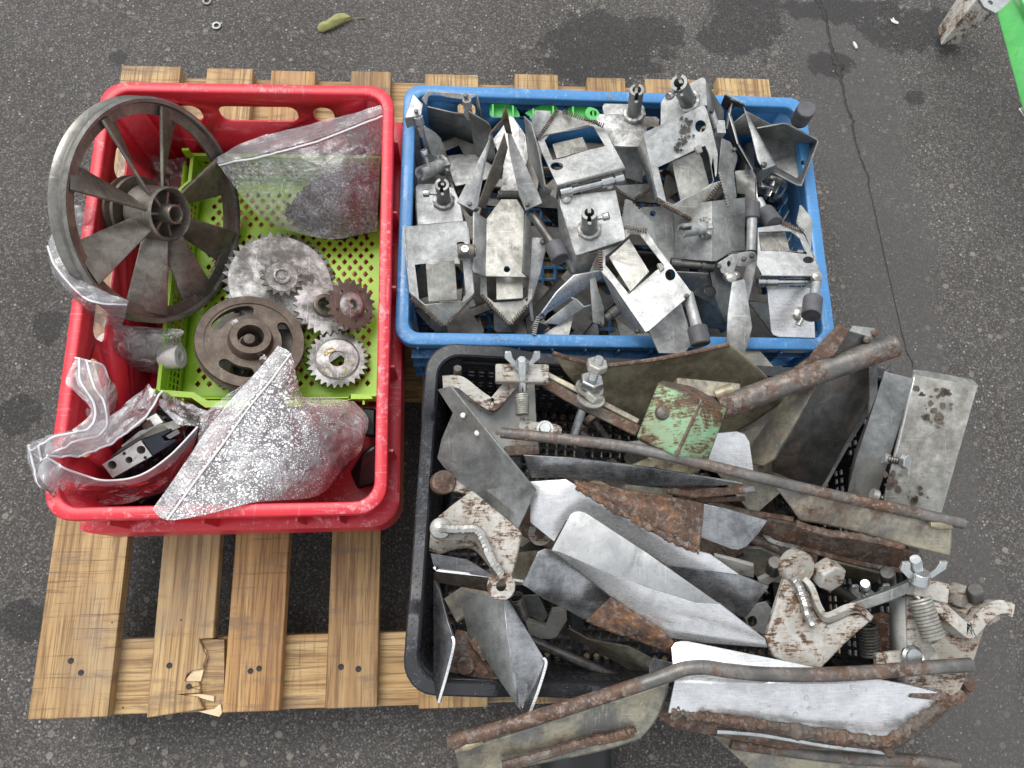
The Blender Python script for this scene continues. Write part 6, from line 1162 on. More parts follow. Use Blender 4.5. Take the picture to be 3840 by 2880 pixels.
# -- spring bracket, top left
t = U4('spring_bracket', 'grey V notched bracket with coil spring and wing nut in the top left black corner', 'bracket', GC)
t.pl('web', k1, [(450, 610, .25), (640, 620), (880, 790), (930, 830), (980, 815), (1200, 560), (1375, 540, .25), (1400, 960), (1440, 1285, .24), (1080, 1290), (700, 900)], 'creamg', .005)
bar(t, 'notched_edge', k1.P(((445, 580), (560, 575), (650, 600), (800, 720), (930, 805), (975, 800), (1080, 680), (1200, 545)), .262), .015, .02, 'cream', n=40); bar(t, 'foot', k1.P(((1085, 1285), (1440, 1270)), .25), .012, .012, 'rust'); t.skirt('side', k1, (1385, 540, .25), (1420, 1280, .24), .03, .03, 'creamg')
m = MB(); m.thread(k1(600, 560, .22), k1(598, 415, .25), .0055, .0028); t.part('stud', m, M['dsteel']); c = k1(1265, 480, .285); m = MB(); m.box(c, .062, .022, .013, Vector((.99, -.02, .02)).normalized(), Vector((.02, .99, 0)).normalized()); bk = t.part('clamp_block', m, M['cream'], bevel=.002)
m = MB(); m.thread(k1(1272, 640, .27), k1(1262, 322, .32), .0052, .0026); t.part('bolt', m, M['zinc']); wingnut(t, k1(1265, 418, .296), .0125); m = MB(); m.spring(k1(1268, 690, .285), k1(1268, 900, .285), .0068, 10, .0014); sp = t.part('spring', m, M['galvy']); m = MB(); m.tube([k1(1270, 600, .272), k1(1280, 650, .272), k1(1265, 690, .27)], .0014, 6); m.tube([k1(1280, 900, .27), k1(1285, 950, .272), k1(1250, 930, .272), k1(1255, 980, .272)], .0014, 6); t.part('hook', m, M['galvy'], parent=sp)
t.pl('lever', k1, [(1240, 958, .275), (1300, 960), (1620, 995, .275), (1660, 1010), (1680, 1040), (1675, 1105, .275), (1230, 1050)], 'cream', .01, bev=.0015); m = MB(); c = k1(1502, 1045, .277); m.lathe(c, UP, [(.0001, .005), (.006, .005), (.007, .003), (.0075, 0), (.0098, 0), (.0098, .001)], 20, closed=False); t.part('pivot_bolt', m, M['zinc']); t.done()
t = U4('bent_sheet', 'dark weathered galvanised bent sheet over the left end of the black crate heap', 'bent sheet')
t.fold('sheet', k1, ({'a': (390, 640, .28), 'b': (525, 605, .305), 'c': (965, 1150, .31), 'd': (940, 1350, .29), 'e': (545, 880, .285), 'f': (1115, 1600, .29), 'g': (1405, 1683, .295), 'h': (1225, 2078, .29), 'i': (745, 1683, .26), 'j': (560, 1548, .25), 'k': (450, 1440, .245), 'l': (385, 1350, .245), 'm': (430, 1150, .255), 'n': (1050, 1255, .315), 'o': (1120, 1610, .315), 'p': (1360, 1640, .305)}, ['abce', 'cde', 'cnfd', 'nogf', 'npgo'][:3] + [('n', 'p', 'g', 'f'), ('e', 'd', 'f', 'g', 'h', 'i', 'j', 'k', 'l', 'm')]), 'galvd', .003); t.rivets(k1, [(655, 905, .296), (800, 1090, .297)], .0035, 'zinc'); t.done()
# -- cream bracket lower left
t = U4('welded_bracket', 'cream painted rusty bracket with curved edge and an eye in the black crate', 'bracket', GC)
t.pl('web', k4, [(745, 245, .285), (870, 350), (1222, 640, .29), (1262, 700), (1210, 950), (1140, 1180, .285), (1040, 1150), (960, 980), (870, 800), (790, 690), (560, 660), (420, 700), (330, 620), (400, 510), (560, 380)], 'cream', .012, bev=.002)
curved(t, 'curved_flange', [k4.P(((325, 620, .285), (400, 700, .292), (580, 660, .292), (790, 690, .292), (900, 850, .292), (1040, 1130, .29))), k4.P(((308, 760, .275), (400, 800, .275), (560, 760, .275), (760, 750, .275), (860, 900, .275), (1010, 1130, .28))), k4.P(((305, 870, .255), (420, 905, .25), (560, 860, .25), (745, 855, .25), (860, 960, .25), (985, 1120, .26)))], 'cream', .004, 30, 6)
bead(t, k4.P(((420, 640), (620, 650), (790, 650), (870, 780), (940, 950), (1000, 1050), (1060, 1130)), .294), .0055); m = MB(); m.lathe(k4(420, 640, .288), UP, [(.012, 0), (.011, .005), (.006, .008), (.0001, .009)], 18, closed=False); t.part('weld_boss', m, M['weld'])
m = MB(); c = k4(1050, 1238, .292); m.lathe(c, UP, [(.0055, 0), (.0145, 0), (.0150, -.001), (.0150, -.012), (.0055, -.012)], 32); t.part('eye', m, M['cream'], bevel=.0008); t.done()
t = U4('eye_bolt_end', 'rusty round stub with white paint at the left wall of the black crate', 'stub'); m = MB(); m.cyl(k4(430, 170, .235), k4(460, 160, .252), .014, 20); t.part('head', m, M['rust'], bevel=.0015); m = MB(); m.box(k4(640, 215, .24), .055, .014, .012, Vector((.95, -.25, 0)).normalized(), Vector((.25, .95, 0)).normalized()); t.part('shank', m, M['cream'], bevel=.001); t.done()
t = U4('steel_blade', 'dark smooth blade with a bright cut edge below the eye bracket at the left wall', 'blade', GB); t.pl('blade', k4, [(310, 895, .225), (700, 960), (960, 1120, .235), (965, 1145), (420, 1085, .225), (370, 1060), (335, 1000)], 'alud', .003); bar(t, 'bright_edge', k4.P(((350, 1040), (380, 1065), (440, 1082), (970, 1142), (1285, 1190)), .229), .0028, .003, 'alu'); t.done()
t = U4('angle_piece', 'brown rusty angle piece under the dark blade at the left of the black crate', 'angle bar'); t.fold('leg', k4, ({'a': (345, 1110, .205), 'b': (400, 1080, .21), 'c': (960, 1180, .215), 'd': (945, 1305, .20), 'e': (400, 1205, .195), 'f': (480, 1659, .10), 'g': (345, 1500, .12)}, ['abcde', 'aefg']), 'rust'); t.done()
t = U4('steel_blade', 'narrow dark mirror like blade standing over the front left rim of the black crate', 'blade', GB); t.fold('blade', k7, ({'a': (275, -60, .235), 'b': (325, 20, .25), 'c': (395, 290, .262), 'd': (440, 420, .268), 'e': (446, 490, .270), 'f': (325, 955, .262), 'g': (305, 962, .258), 'h': (277, 780, .248)}, ['abch', 'cdefgh']), 'alud', .003); bar(t, 'bright_edge', k7.P(((436, 415, .271), (445, 490, .273), (390, 720, .269), (320, 962, .265)), None), .003, .003, 'alu'); t.done()
t = U4('winged_blade', 'folded two wing blade with bright cut edge hanging over the front left rim', 'blade', GB)
t.fold('left_wing', k7, ({'a': (540, 30, .215), 'b': (620, 60, .22), 'c': (855, 90, .265), 'd': (885, 380, .272), 'e': (968, 985, .268), 'f': (835, 795, .255), 'g': (700, 590, .235), 'h': (560, 380, .22), 'i': (500, 120, .212)}, ['abcdhi', 'hdefg']), 'galvd', .003); t.fold('right_wing', k7, ({'a': (858, 90, .2655), 'b': (905, 110, .26), 'c': (1060, 370, .262), 'd': (1196, 595, .265), 'e': (1212, 650, .265), 'f': (1085, 1040, .26), 'g': (1020, 1050, .26), 'h': (970, 988, .2685), 'i': (887, 380, .2725)}, ['abci', 'cdefghi']), 'alug', .003)
bar(t, 'bright_edge', k7.P(((1190, 590), (1210, 645), (1150, 850), (1080, 1042)), .268), .003, .003, 'alu'); t.done()
t = U4('rusty_plate', 'orange brown rusty plate with welded lumps between the two front left blades', 'plate'); t.pl('plate', k7, [(395, 705, .205), (420, 500), (470, 360, .215), (560, 380), (700, 590, .215), (820, 770), (760, 785), (600, 750)], 'rusto', .005); m = MB(); c = k7(543, 655, .213); m.lathe(c, UP, [(.011, -.002), (.010, .001), (.006, .0015), (.0001, .0005)], 18, closed=False); t.part('rivet', m, M['rust']); bead(t, k7.P(((600, 440), (660, 520), (720, 600)), .226), .006, 'rust', 12); t.done()
t = U4('coil_spring', 'dark coil spring hanging behind the bracket eye at the left of the black crate', 'spring'); m = MB(); m.spring(k7(965, 85, .21), k7(1020, 250, .19), .0075, 10, .0016); m.tube([k7(960, 40, .215), k7(975, 80, .21)], .0016, 6); t.part('coil', m, M['dsteel']); t.done()
t = U4('cream_clamp', 'dull grey clamp casting with a bolt deep in the front of the black crate', 'clamp'); t.fold('casting', k7, ({'a': (1200, 330, .13), 'b': (1260, 210, .16), 'c': (1380, 190, .15), 'd': (1385, 280, .14), 'e': (1300, 420, .14), 'f': (1240, 435, .13), 'g': (1040, 290, .12), 'h': (1080, 430, .11)}, ['abcdef', 'agh', 'ahf']), 'creamg', .01); t.done()
t = U4('bent_sheet', 'small pointed grey sheet leaning behind the dark coil spring', 'bent sheet'); t.pl('sheet', k7, [(1000, 80, .15), (1140, 70, .16), (1225, 240), (1190, 300, .13), (1010, 210)], 'galvd'); t.done()
# -- pipe, green block
t = U4('green_block', 'chipped green painted square steel block with a thick grey pipe handle', 'block')
t.fold('block', k2, ({'a': (738, 572, .330), 'b': (1182, 738, .340), 'c': (922, 1328, .330), 'd': (512, 1132, .318), 'e': (1470, 828, .322), 'f': (1262, 1395, .312), 'g': (780, 545, .308), 'h': (1110, 600, .305), 'i': (1468, 815, .302), 'j': (625, 700, .29), 'k': (610, 760, .29)}, [('a', 'b', 'c', 'd'), ('b', 'e', 'f', 'c')]), 'green', .026, bev=.003)
t.fold('rear_face', k2, ({'a': (738, 568, .328), 'b': (1182, 735, .338), 'e': (1470, 824, .320), 'g': (785, 545, .300), 'h': (1110, 598, .295), 'i': (1468, 800, .290)}, [('a', 'b', 'h', 'g'), ('b', 'e', 'i', 'h')]), 'rust', .003)
bead(t, k2.P(((1185, 745, .337), (1060, 1030, .333), (925, 1320, .328))), .0026, 'rust', 20, seed=4); a, b = k2(1380, 830, .295), k3(945, 195, .335); m = MB(); m.pipe(a, b, .0135, .0105, 28); pp = t.part('pipe_handle', m, M['rodr']); m = MB(); m.cyl(k2(1330, 700, .295), k2(1510, 640, .30), .008, 12); t.part('stub', m, M['khaki']); m = MB(); m.box(k2(1240, 650, .29), .075, .02, .02, Vector((1, -.1, 0)).normalized(), Vector((.1, 1, 0)).normalized()); t.part('collar', m, M['blade'], bevel=.002); m = MB(); c = k2(1100, 790, .0); m.lathe(k2(790, 880, .329), UP, [(.009, -.001), (.007, .0025), (.003, .004), (.0001, .0042)], 12, closed=False); t.part('rust_lump', m, M['rust']); t.done()
# -- channels at the right end
t = U4('channel_sheet', 'big dark steel channel with brown rusty edge leaning out under the pipe', 'channel', 'channels at the right end')
t.fold('rust_flange', k3, ({'a': (505, 28, .34), 'b': (588, 85, .345), 'c': (345, 495, .31), 'd': (0, 1075, .26), 'e': (-80, 1130, .25), 'f': (-260, 1100, .22), 'g': (90, 590, .26), 'h': (240, 340, .30)}, ['abch', 'hcg', 'gcdef']), 'blade', .004)
t.pl('rust_edge', k3, [(505, 26, .345), (590, 82, .35), (560, 140), (470, 280), (235, 345, .31), (330, 210)], 'rust', .003); t.fold('main_face', k3, ({'a': (588, 85, .345), 'b': (745, 130, .335), 'c': (748, 620, .28), 'd': (380, 1300, .20), 'e': (345, 1312, .20), 'f': (-10, 1180, .22), 'g': (0, 1075, .26), 'h': (345, 495, .31)}, ['abch', 'hcdefg']), 'dsteelr', .003)
t.fold('far_flange', k3, ({'a': (620, 42, .335), 'b': (790, 62, .33), 'c': (812, 90, .33), 'd': (812, 560, .28), 'e': (748, 780, .26), 'f': (745, 130, .334), 'g': (590, 85, .343)}, ['abcfg', 'cdef']), 'galv', .003); t.rivets(k3, [(785, 100, .333), (728, 152, .338)], .004, 'rust')
bar(t, 'inner_fold', k3.P(((745, 640, .27), (700, 720, .26), (540, 980, .23), (370, 1290, .20)), None), .012, .003, 'galvd'); t.done()
t = U4('channel_sheet', 'medium grey steel channel between the dark channel and the large stained plate', 'channel', 'channels at the right end')
t.fold('face', k3, ({'a': (862, 402, .33), 'b': (1092, 458, .335), 'c': (1060, 560, .33), 'd': (1025, 700, .32), 'e': (800, 1395, .26), 'f': (575, 1345, .25), 'g': (640, 1090, .27), 'h': (800, 600, .31)}, ['abcdh', 'hdefg']), 'galvd', .003); t.fold('flange', k3, ({'a': (865, 400, .33), 'b': (905, 338, .31), 'c': (810, 560, .29), 'd': (640, 1000, .25), 'e': (590, 1200, .23), 'f': (578, 1340, .25), 'g': (642, 1088, .27), 'h': (802, 598, .31)}, ['abch', 'hcdg', 'gdef']), 'galvd', .003); m = MB(); m.cyl(k3(850, 1070, .285), k3(895, 1080, .285), .0065); t.part('bolt_head', m, M['galv']); m = MB(); m.cyl(k3(765, 1350, .27), k3(810, 1365, .27), .0065); t.part('bolt_head', m, M['galv']); t.done()
t = U4('channel_sheet', 'large pale stained steel plate with folded lip at the far right of the heap', 'channel', 'channels at the right end')
t.fold('face', k3, ({'a': (1092, 425, .335), 'b': (1590, 515, .33), 'c': (1310, 1502, .27), 'd': (862, 1405, .275), 'e': (950, 1020, .30), 'f': (1040, 660, .325)}, ['abcdef']), 'galvy', .003); t.fold('lip', k3, ({'a': (1088, 384, .325), 'b': (1200, 395, .323), 'c': (1555, 462, .318), 'd': (1598, 512, .325), 'e': (1585, 520, .33), 'f': (1092, 427, .335)}, ['abcdef']), 'galv', .003)
t.fold('inner_edge', k3, ({'a': (1090, 440, .334), 'b': (1090, 500, .31), 'c': (1010, 760, .30), 'd': (845, 1400, .25), 'e': (862, 1400, .273), 'f': (1035, 680, .323)}, ['abcf', 'fcde']), 'zinc', .002)
m = MB(); a, b = k3(905, 1085, .29), k3(1000, 1100, .302); m.thread(a, b, .0045, .0025); t.part('bolt', m, M['dsteel']); m = MB(); m.hexnut(b, b - a, .0085, .007); t.part('hex_nut', m, M['zinc']); m = MB(); m.thread(k3(820, 1380, .265), k3(885, 1392, .272), .0045, .0025); t.part('bolt', m, M['dsteel'])
m = MB(); rs = random.Random(6); C0 = k3(1092, 425, .335); nP = newell([k3(1092, 425, .335), k3(1590, 515, .33), k3(1310, 1502, .27)]); nP = nP if nP.z > 0 else -nP
for i in range(70):
    cx, cy = rs.choice(((1170, 640), (1200, 700), (1290, 790), (1140, 560), (1350, 600), (930, 1230), (1120, 1390))); cx += rs.gauss(0, 38); cy += rs.gauss(0, 48); r_ = abs(rs.gauss(0, 12)) + 6
    m.plate([onplane(*k3.uv(cx + r_ * rs.uniform(.6, 1.4) * math.cos(a), cy + r_ * rs.uniform(.6, 1.4) * math.sin(a)), C0, nP) + nP * .0022 for a in [2 * math.pi * q / 8 for q in range(8)]], .0004)
t.part('dark_stain', m, M['brown']); t.done()
# -- bright blades
t = U4('steel_blade', 'bright white rounded blade lying under the green block and the long rod', 'blade', GB); t.pl('blade', k2, [(255, 1200, .265), (550, 1165), (1400, 1085, .275), (1560, 1072), (1640, 1100), (1690, 1180), (1738, 1525, .265), (900, 1345)], 'alu', .003); t.done()
t = U4('steel_blade', 'grey brushed blade with a crusty rusty end lying just below the long rod', 'blade', GB); t.fold('blade', k5, ({'a': (-380, -260, .27), 'b': (100, -230, .275), 'c': (900, -130, .28), 'd': (1900, 40, .28), 'e': (1500, 75, .265), 'f': (1200, 100, .265), 'g': (800, 60, .262), 'h': (150, -20, .26), 'i': (-300, -20, .26)}, ['abhi', 'bcgh', 'cdefg']), 'alug', .003)
t.pl('rusty_end', k5, [(1105, 100, .270), (1200, 80), (1330, 110), (1500, 85), (2030, 62, .275), (2045, 130), (1500, 182), (1360, 185, .27), (1120, 150)], 'rusto', .008, bev=.002); t.pl('rusty_strip', k5, [(1380, 190, .255), (1920, 165, .255), (1925, 215), (1480, 235, .255)], 'rust', .006); t.done()
t = U4('steel_blade', 'dark grey rounded blade at the right of the orange rusted blade', 'blade', GB); t.pl('blade', k5, [(1485, 245, .26), (1700, 290), (2155, 420, .265), (2060, 560), (1935, 695), (1850, 727, .25), (1780, 720), (1460, 600)], 'alug', .003); t.done()
t = U4('steel_blade', 'dark rounded blade below the topmost bright blade in the middle of the black crate', 'blade', GB); t.fold('blade', k4, ({'a': (1268, 1225, .262), 'b': (1428, 885, .27), 'c': (1500, 850, .27), 'd': (1572, 862, .268), 'e': (1800, 1050, .265), 'f': (2215, 1370, .25), 'g': (2050, 1530, .24), 'h': (1910, 1590, .235), 'i': (1700, 1470, .245), 'j': (1480, 1370, .25), 'k': (1330, 1262, .258)}, ['abcdek', 'kefij', 'ifgh'][:1] + [('k', 'e', 'f', 'g', 'h', 'i', 'j')]), 'alug', .003); t.done()
t = U4('steel_blade', 'white bright blade with an orange rusted half in the middle of the black crate', 'blade', GB)
t.fold('bright_face', k5, ({'a': (-309, 17, .285), 'b': (60, -8, .29), 'c': (170, 60, .293), 'd': (560, 300, .30), 'e': (900, 480, .302), 'f': (1430, 742, .300), 'g': (1560, 775, .298), 'h': (1860, 985, .292), 'i': (1100, 880, .285), 'j': (640, 600, .28), 'k': (240, 330, .278), 'l': (60, 430, .275), 'm': (-60, 640, .272), 'n': (-310, 440, .272)}, [('a', 'b', 'c', 'k', 'l', 'm', 'n'), ('c', 'd', 'j', 'k'), ('d', 'e', 'j'), ('e', 'f', 'i', 'j'), ('f', 'g', 'h', 'i')]), 'alu', .003, sm=60)
t.fold('lower_face', k5, ({'a': (1100, 882, .284), 'b': (1860, 987, .291), 'c': (2168, 1105, .285), 'd': (1935, 1420, .262), 'e': (1870, 1425, .262), 'f': (1480, 1170, .27)}, ['abcdef']), 'alug', .003)
curved(t, 'rusted_face', [k5.P(((150, -5, .296), (700, 95, .302), (1200, 180, .302), (1492, 240, .298))), k5.P(((160, 40, .298), (620, 200, .312), (1150, 350, .312), (1482, 440, .304))), k5.P(((170, 65, .295), (580, 312, .305), (1100, 590, .306), (1440, 745, .302)))], 'rusto', .005, 30, 12)
m = MB(); ep = k5.P(((170, 65, .297), (580, 312, .307), (1100, 590, .308), (1440, 745, .304)))
def fe(u, v):
    p = crv(ep, u); w = .006 + .010 * abs(noise.noise(p * 90)) + .004 * noise.noise(p * 300); return p + Vector((-.35, -.9, 0)).normalized() * (v - .6) * w + UP * (.0018 * math.sin(math.pi * v) + .002 * noise.noise(p * 240 + Vector((0, v * 3, 0))))
m.grid(fe, 150, 6); t.part('flaking_edge', m, M['rusto'], solid=.001); t.done()
t = U4('steel_blade', 'topmost bright folded blade with brushed tip and a rusty patch', 'blade', GB)
t.fold('matte_face', k5, ({'a': (-89, 728, .300), 'b': (110, 355, .306), 'c': (150, 328, .306), 'd': (205, 320, .306), 'e': (265, 338, .306), 'f': (900, 755, .316), 'g': (1650, 1285, .318), 'h': (1400, 1270, .312), 'i': (900, 1112, .308), 'j': (400, 920, .304), 'k': (0, 750, .300)}, [('a', 'b', 'c', 'd', 'e', 'j', 'k'), ('e', 'f', 'i', 'j'), ('f', 'g', 'h', 'i')]), 'alug' if 0 else 'satin', .003)
t.fold('gloss_face', k5, ({'a': (-89, 729, .2995), 'b': (0, 751, .2995), 'c': (400, 921, .3035), 'd': (900, 1113, .3075), 'e': (1400, 1271, .3115), 'f': (1650, 1286, .3175), 'g': (2128, 1664, .305), 'h': (2150, 1740, .29), 'i': (1500, 1690, .28), 'j': (1150, 1640, .28), 'k': (1020, 1530, .28), 'l': (800, 1400, .28), 'm': (530, 1212, .28), 'n': (330, 1050, .28), 'o': (70, 840, .29)}, [('a', 'b', 'c', 'n', 'o'), ('c', 'd', 'm', 'n'), ('d', 'e', 'l', 'm'), ('e', 'f', 'g', 'k', 'l'), ('g', 'h', 'i', 'j', 'k')]), 'alu', .003, sm=70)
curved(t, 'rusty_patch', [k5.P(((530, 1215, .283), (760, 1380, .284), (1030, 1540, .284), (1180, 1700, .283))), k5.P(((430, 1310, .275), (650, 1450, .278), (950, 1620, .278), (1150, 1740, .278))), k5.P(((265, 1465, .262), (550, 1590, .265), (880, 1700, .265), (1190, 1830, .265)))], 'rusto', .005, 24, 10); t.done()
# -- middle bracket
t = U4('welded_bracket', 'cream bracket with round lobe and hooked edge beside the topmost bright blade', 'bracket', GC)
t.pl('web', k6, [(672, 735, .295), (850, 770), (920, 880), (1000, 1100), (1120, 1230), (1330, 1130), (1480, 1120), (1560, 1195, .295), (1400, 1330), (1250, 1475), (1055, 1680, .285), (720, 1640), (560, 1560), (470, 1375), (485, 1330, .285), (600, 950)], 'cream', .010, bev=.002)
curved(t, 'hooked_edge', [k6.P(((850, 760, .302), (930, 850, .306), (1010, 1050, .306), (1110, 1150, .306), (1330, 1062, .306), (1430, 1065, .306), (1560, 1185, .298))), k6.P(((860, 790, .292), (910, 900, .292), (1000, 1130, .294), (1130, 1205, .296), (1340, 1120, .296), (1440, 1110, .296), (1558, 1200, .292)))], 'cream', .006, 36, 3, bev=.001)
m = MB(); c = k6(818, 635, .298); ax = Vector((.25, -.35, .9)).normalized(); m.lathe(c, ax, [(.0001, .002), (.004, .002), (.005, .0035), (.0175, .0035), (.0185, .002), (.0185, -.011), (.0001, -.011)], 32, closed=False); t.part('lobe', m, M['cream'])
bead(t, k6.P(((740, 720), (800, 800), (860, 950), (900, 1100), (960, 1220)), .299), .0055, seed=3); m = MB(); m.hexnut(k6(1060, 645, .28), Vector((.2, -.6, .75)), .0175, .02); t.part('hex_block', m, M['cream'], bevel=.001); t.done()
# -- right spring bracket and wing nuts
t = U4('spring_bracket', 'cream V notched bracket with long coil spring and wing nut at the lower right', 'bracket', GC)
t.pl('web', k8, [(1535, 55, .305), (1600, 60), (1700, 130), (1845, 265), (1885, 262, .305), (1990, 150), (2060, 150), (2085, 190), (1985, 240), (1935, 400), (1845, 600), (1800, 632, .295), (1540, 588), (1530, 300)], 'cream', .007, bev=.0015)
bar(t, 'notched_edge', k8.P(((1610, 60), (1690, 110), (1840, 240), (1880, 245), (1960, 160), (2040, 115), (2118, 140)), .318), .014, .02, 'cream', n=44); t.skirt('side', k8, (1528, 60, .305), (1535, 585, .295), .03, .03, 'creamg')
m = MB(); m.spring(k8(1608, 62, .325), k8(1692, 300, .325), .0105, 12, .0017); sp = t.part('spring', m, M['galvy']); m = MB(); m.tube([k8(1600, 30, .325), k8(1585, 50, .328), k8(1610, 70, .33)], .0019, 6); m.tube([k8(1700, 300, .325), k8(1720, 320, .325), k8(1680, 335, .325), k8(1700, 370, .32)], .0019, 6); t.part('hook', m, M['galvy'], parent=sp)
bar(t, 'long_bar', [k6(1370, 1045, .285), k6(1700, 930, .30), k6(1990, 810, .32)], .011, .012, 'galvd'); bar(t, 'clamp_block', [k6(1985, 815, .325), k6(2200, 870, .325), k6(2330, 905, .325)], .020, .014, 'cream'); m = MB(); m.thread(k6(2070, 900, .30), k6(2025, 545, .355), .0062, .003); t.part('bolt', m, M['zinc']); wingnut(t, k6(2055, 770, .337), .015)
t.pl('lever', k8, [(1360, 385, .29), (1500, 368), (1700, 358, .30), (1722, 380), (1730, 425, .30), (1370, 470, .29)], 'cream', .012, bev=.002); m = MB(); c = k8(1572, 405, .299); m.lathe(c, UP, [(.0001, .004), (.008, .004), (.009, .002), (.0095, 0), (.012, .001), (.0125, -.001)], 22, closed=False); t.part('pivot_bolt', m, M['zinc'])
bar(t, 'foot', k8.P(((1535, 600), (1700, 620), (1800, 650), (1845, 600)), .29), .012, .01, 'rusto'); m = MB(); m.thread(k8(1935, 135, .29), k8(1932, 15, .32), .0085, .003); t.part('stud', m, M['dsteel']); m = MB(); m.hexnut(k8(1793, 40, .29), Vector((.4, -.3, .8)), .014, .018); m.hexnut(k8(1828, 145, .285), Vector((.3, -.3, .9)), .016, .02); t.part('hex_nut', m, M['creamg'], bevel=.001); m = MB(); m.cyl(k8(1860, 570, .27), k8(1900, 555, .28), .009); t.part('stub', m, M['rust']); t.done()
t = U4('spring_bolt', 'threaded bolt with white wing nut and coil spring between the two right cream brackets', 'bolt'); m = MB(); m.thread(k6(1515, 960, .255), k6(1505, 795, .295), .0055, .0028); t.part('bolt', m, M['zinc']); wingnut(t, k6(1515, 975, .268), .0135); m = MB(); m.spring(k6(1530, 1225, .24), k6(1555, 1545, .23), .0095, 10, .0017); t.part('spring', m, M['dsteel']); t.done()
t = U4('threaded_stud', 'dark threaded stud standing behind the right wing nut in the black crate', 'stud'); m = MB(); m.thread(k6(1760, 890, .22), k6(1735, 680, .27), .0085, .0035); t.part('b', m, M['dsteel']); t.done(True)
t = U4('threaded_stud', 'short dark threaded stud left of the cream bracket lobe', 'stud'); m = MB(); m.thread(k6(545, 670, .24), k6(570, 575, .265), .0085, .003); t.part('b', m, M['dsteel']); t.done(True)
t = U4('mottled_plate', 'dark plate with speckled white and rust surface between the brackets at the right', 'plate'); t.pl('plate', k6, [(1560, 1130, .22), (1700, 1100), (1830, 1150), (1900, 1260, .22), (1905, 1480), (1620, 1530, .21)], 'mott', .005); t.done()
t = U4('dark_lug', 'dark steel lug with a round hole behind the bright blades near the middle bracket', 'lug'); t.pl('lug', k6, [(250, 1150, .21), (380, 1000), (480, 980, .22), (560, 1100), (480, 1330), (300, 1280, .21)], 'galvd', .005, hc=[(335, 1190, 48, 55)]); t.pl('strip', k6, [(400, 760, .24), (660, 640, .25), (680, 680), (480, 830, .235), (500, 900), (420, 860)], 'creamg', .006); t.done()
t = U4('brown_plate', 'brown rusty plate with a grey patch lying behind the bright blade at the right', 'plate'); t.pl('plate', k6, [(230, 430, .20), (420, 430), (760, 600, .21), (640, 800), (400, 760), (260, 560, .19)], 'blade', .005); t.done()
t = U4('cream_offcut', 'pale painted angular piece behind the tip of the white blade', 'offcut'); t.fold('piece', k6, ({'a': (-60, 510, .25), 'b': (180, 570, .25), 'c': (350, 620, .255), 'd': (352, 740, .24), 'e': (180, 700, .24), 'f': (-20, 560, .245)}, ['abef', 'bcde']), 'creamg', .006); t.done()
t = U4('small_lug', 'pale lug with a hole under the white blade beside the bent sheet', 'lug'); m = MB(); c = k4(1455, 690, .235); m.lathe(c, UP, [(.0065, 0), (.014, 0), (.014, -.008), (.0065, -.008)], 24); t.part('b', m, M['cream']); t.done(True)
# -- front blade with drops
t = U4('steel_blade', 'large bright wet blade with rusty welded edge over the front black rim', 'blade', GB)
t.fold('blade', k8, ({'a': (163, 735, .285), 'b': (180, 350, .285), 'c': (200, 322, .285), 'd': (235, 312, .285), 'e': (275, 313, .285), 'f': (1030, 468, .297), 'g': (1540, 565, .300), 'h': (1795, 632, .293), 'i': (1450, 885, .275), 'j': (1390, 900, .272), 'k': (1000, 835, .272), 'l': (600, 770, .275), 'm': (700, 560, .298), 'n': (200, 550, .296)}, [('b', 'c', 'd', 'e', 'f', 'm', 'n'), ('n', 'm', 'l', 'a'), ('f', 'g', 'm'), ('m', 'g', 'k', 'l'), ('g', 'h', 'i', 'j', 'k')]), 'alu', .003, sm=60)
curved(t, 'welded_edge', [k8.P(((165, 735, .286), (600, 770, .279), (1000, 835, .276), (1390, 895, .276), (1450, 878, .278), (1660, 740, .284), (1800, 630, .294))), k8.P(((163, 745, .275), (600, 825, .268), (1000, 890, .265), (1400, 950, .265), (1455, 945, .265), (1680, 800, .272), (1850, 620, .28)))], 'rust', .006, 60, 6)
m = MB(); ep2 = k8.P(((180, 700, .284), (420, 745, .281), (1000, 832, .279), (1380, 880, .279), (1450, 862, .281), (1660, 725, .287), (1790, 635, .295)))
def fe2(u, v):
    p = crv(ep2, u); d = (crv(ep2, min(1, u + .01)) - crv(ep2, max(0, u - .01))).normalized(); s_ = d.cross(UP); w = .009 + .016 * abs(noise.noise(p * 60)) + .005 * noise.noise(p * 260); return p + s_ * (v - .35) * w + UP * (.003 * math.sin(math.pi * v) * (1 + noise.noise(p * 130)) + .003 * noise.noise(p * 260 + Vector((0, v * 4, 0))) + .0006)
m.grid(fe2, 260, 8)
t.part('weld_crust', m, M['rust'], solid=.001); rodpath(t, 'lower_edge', k8.P(((440, 830), (700, 850), (1100, 915), (1450, 955)), .262), .0035, 'zinc')
m = MB()
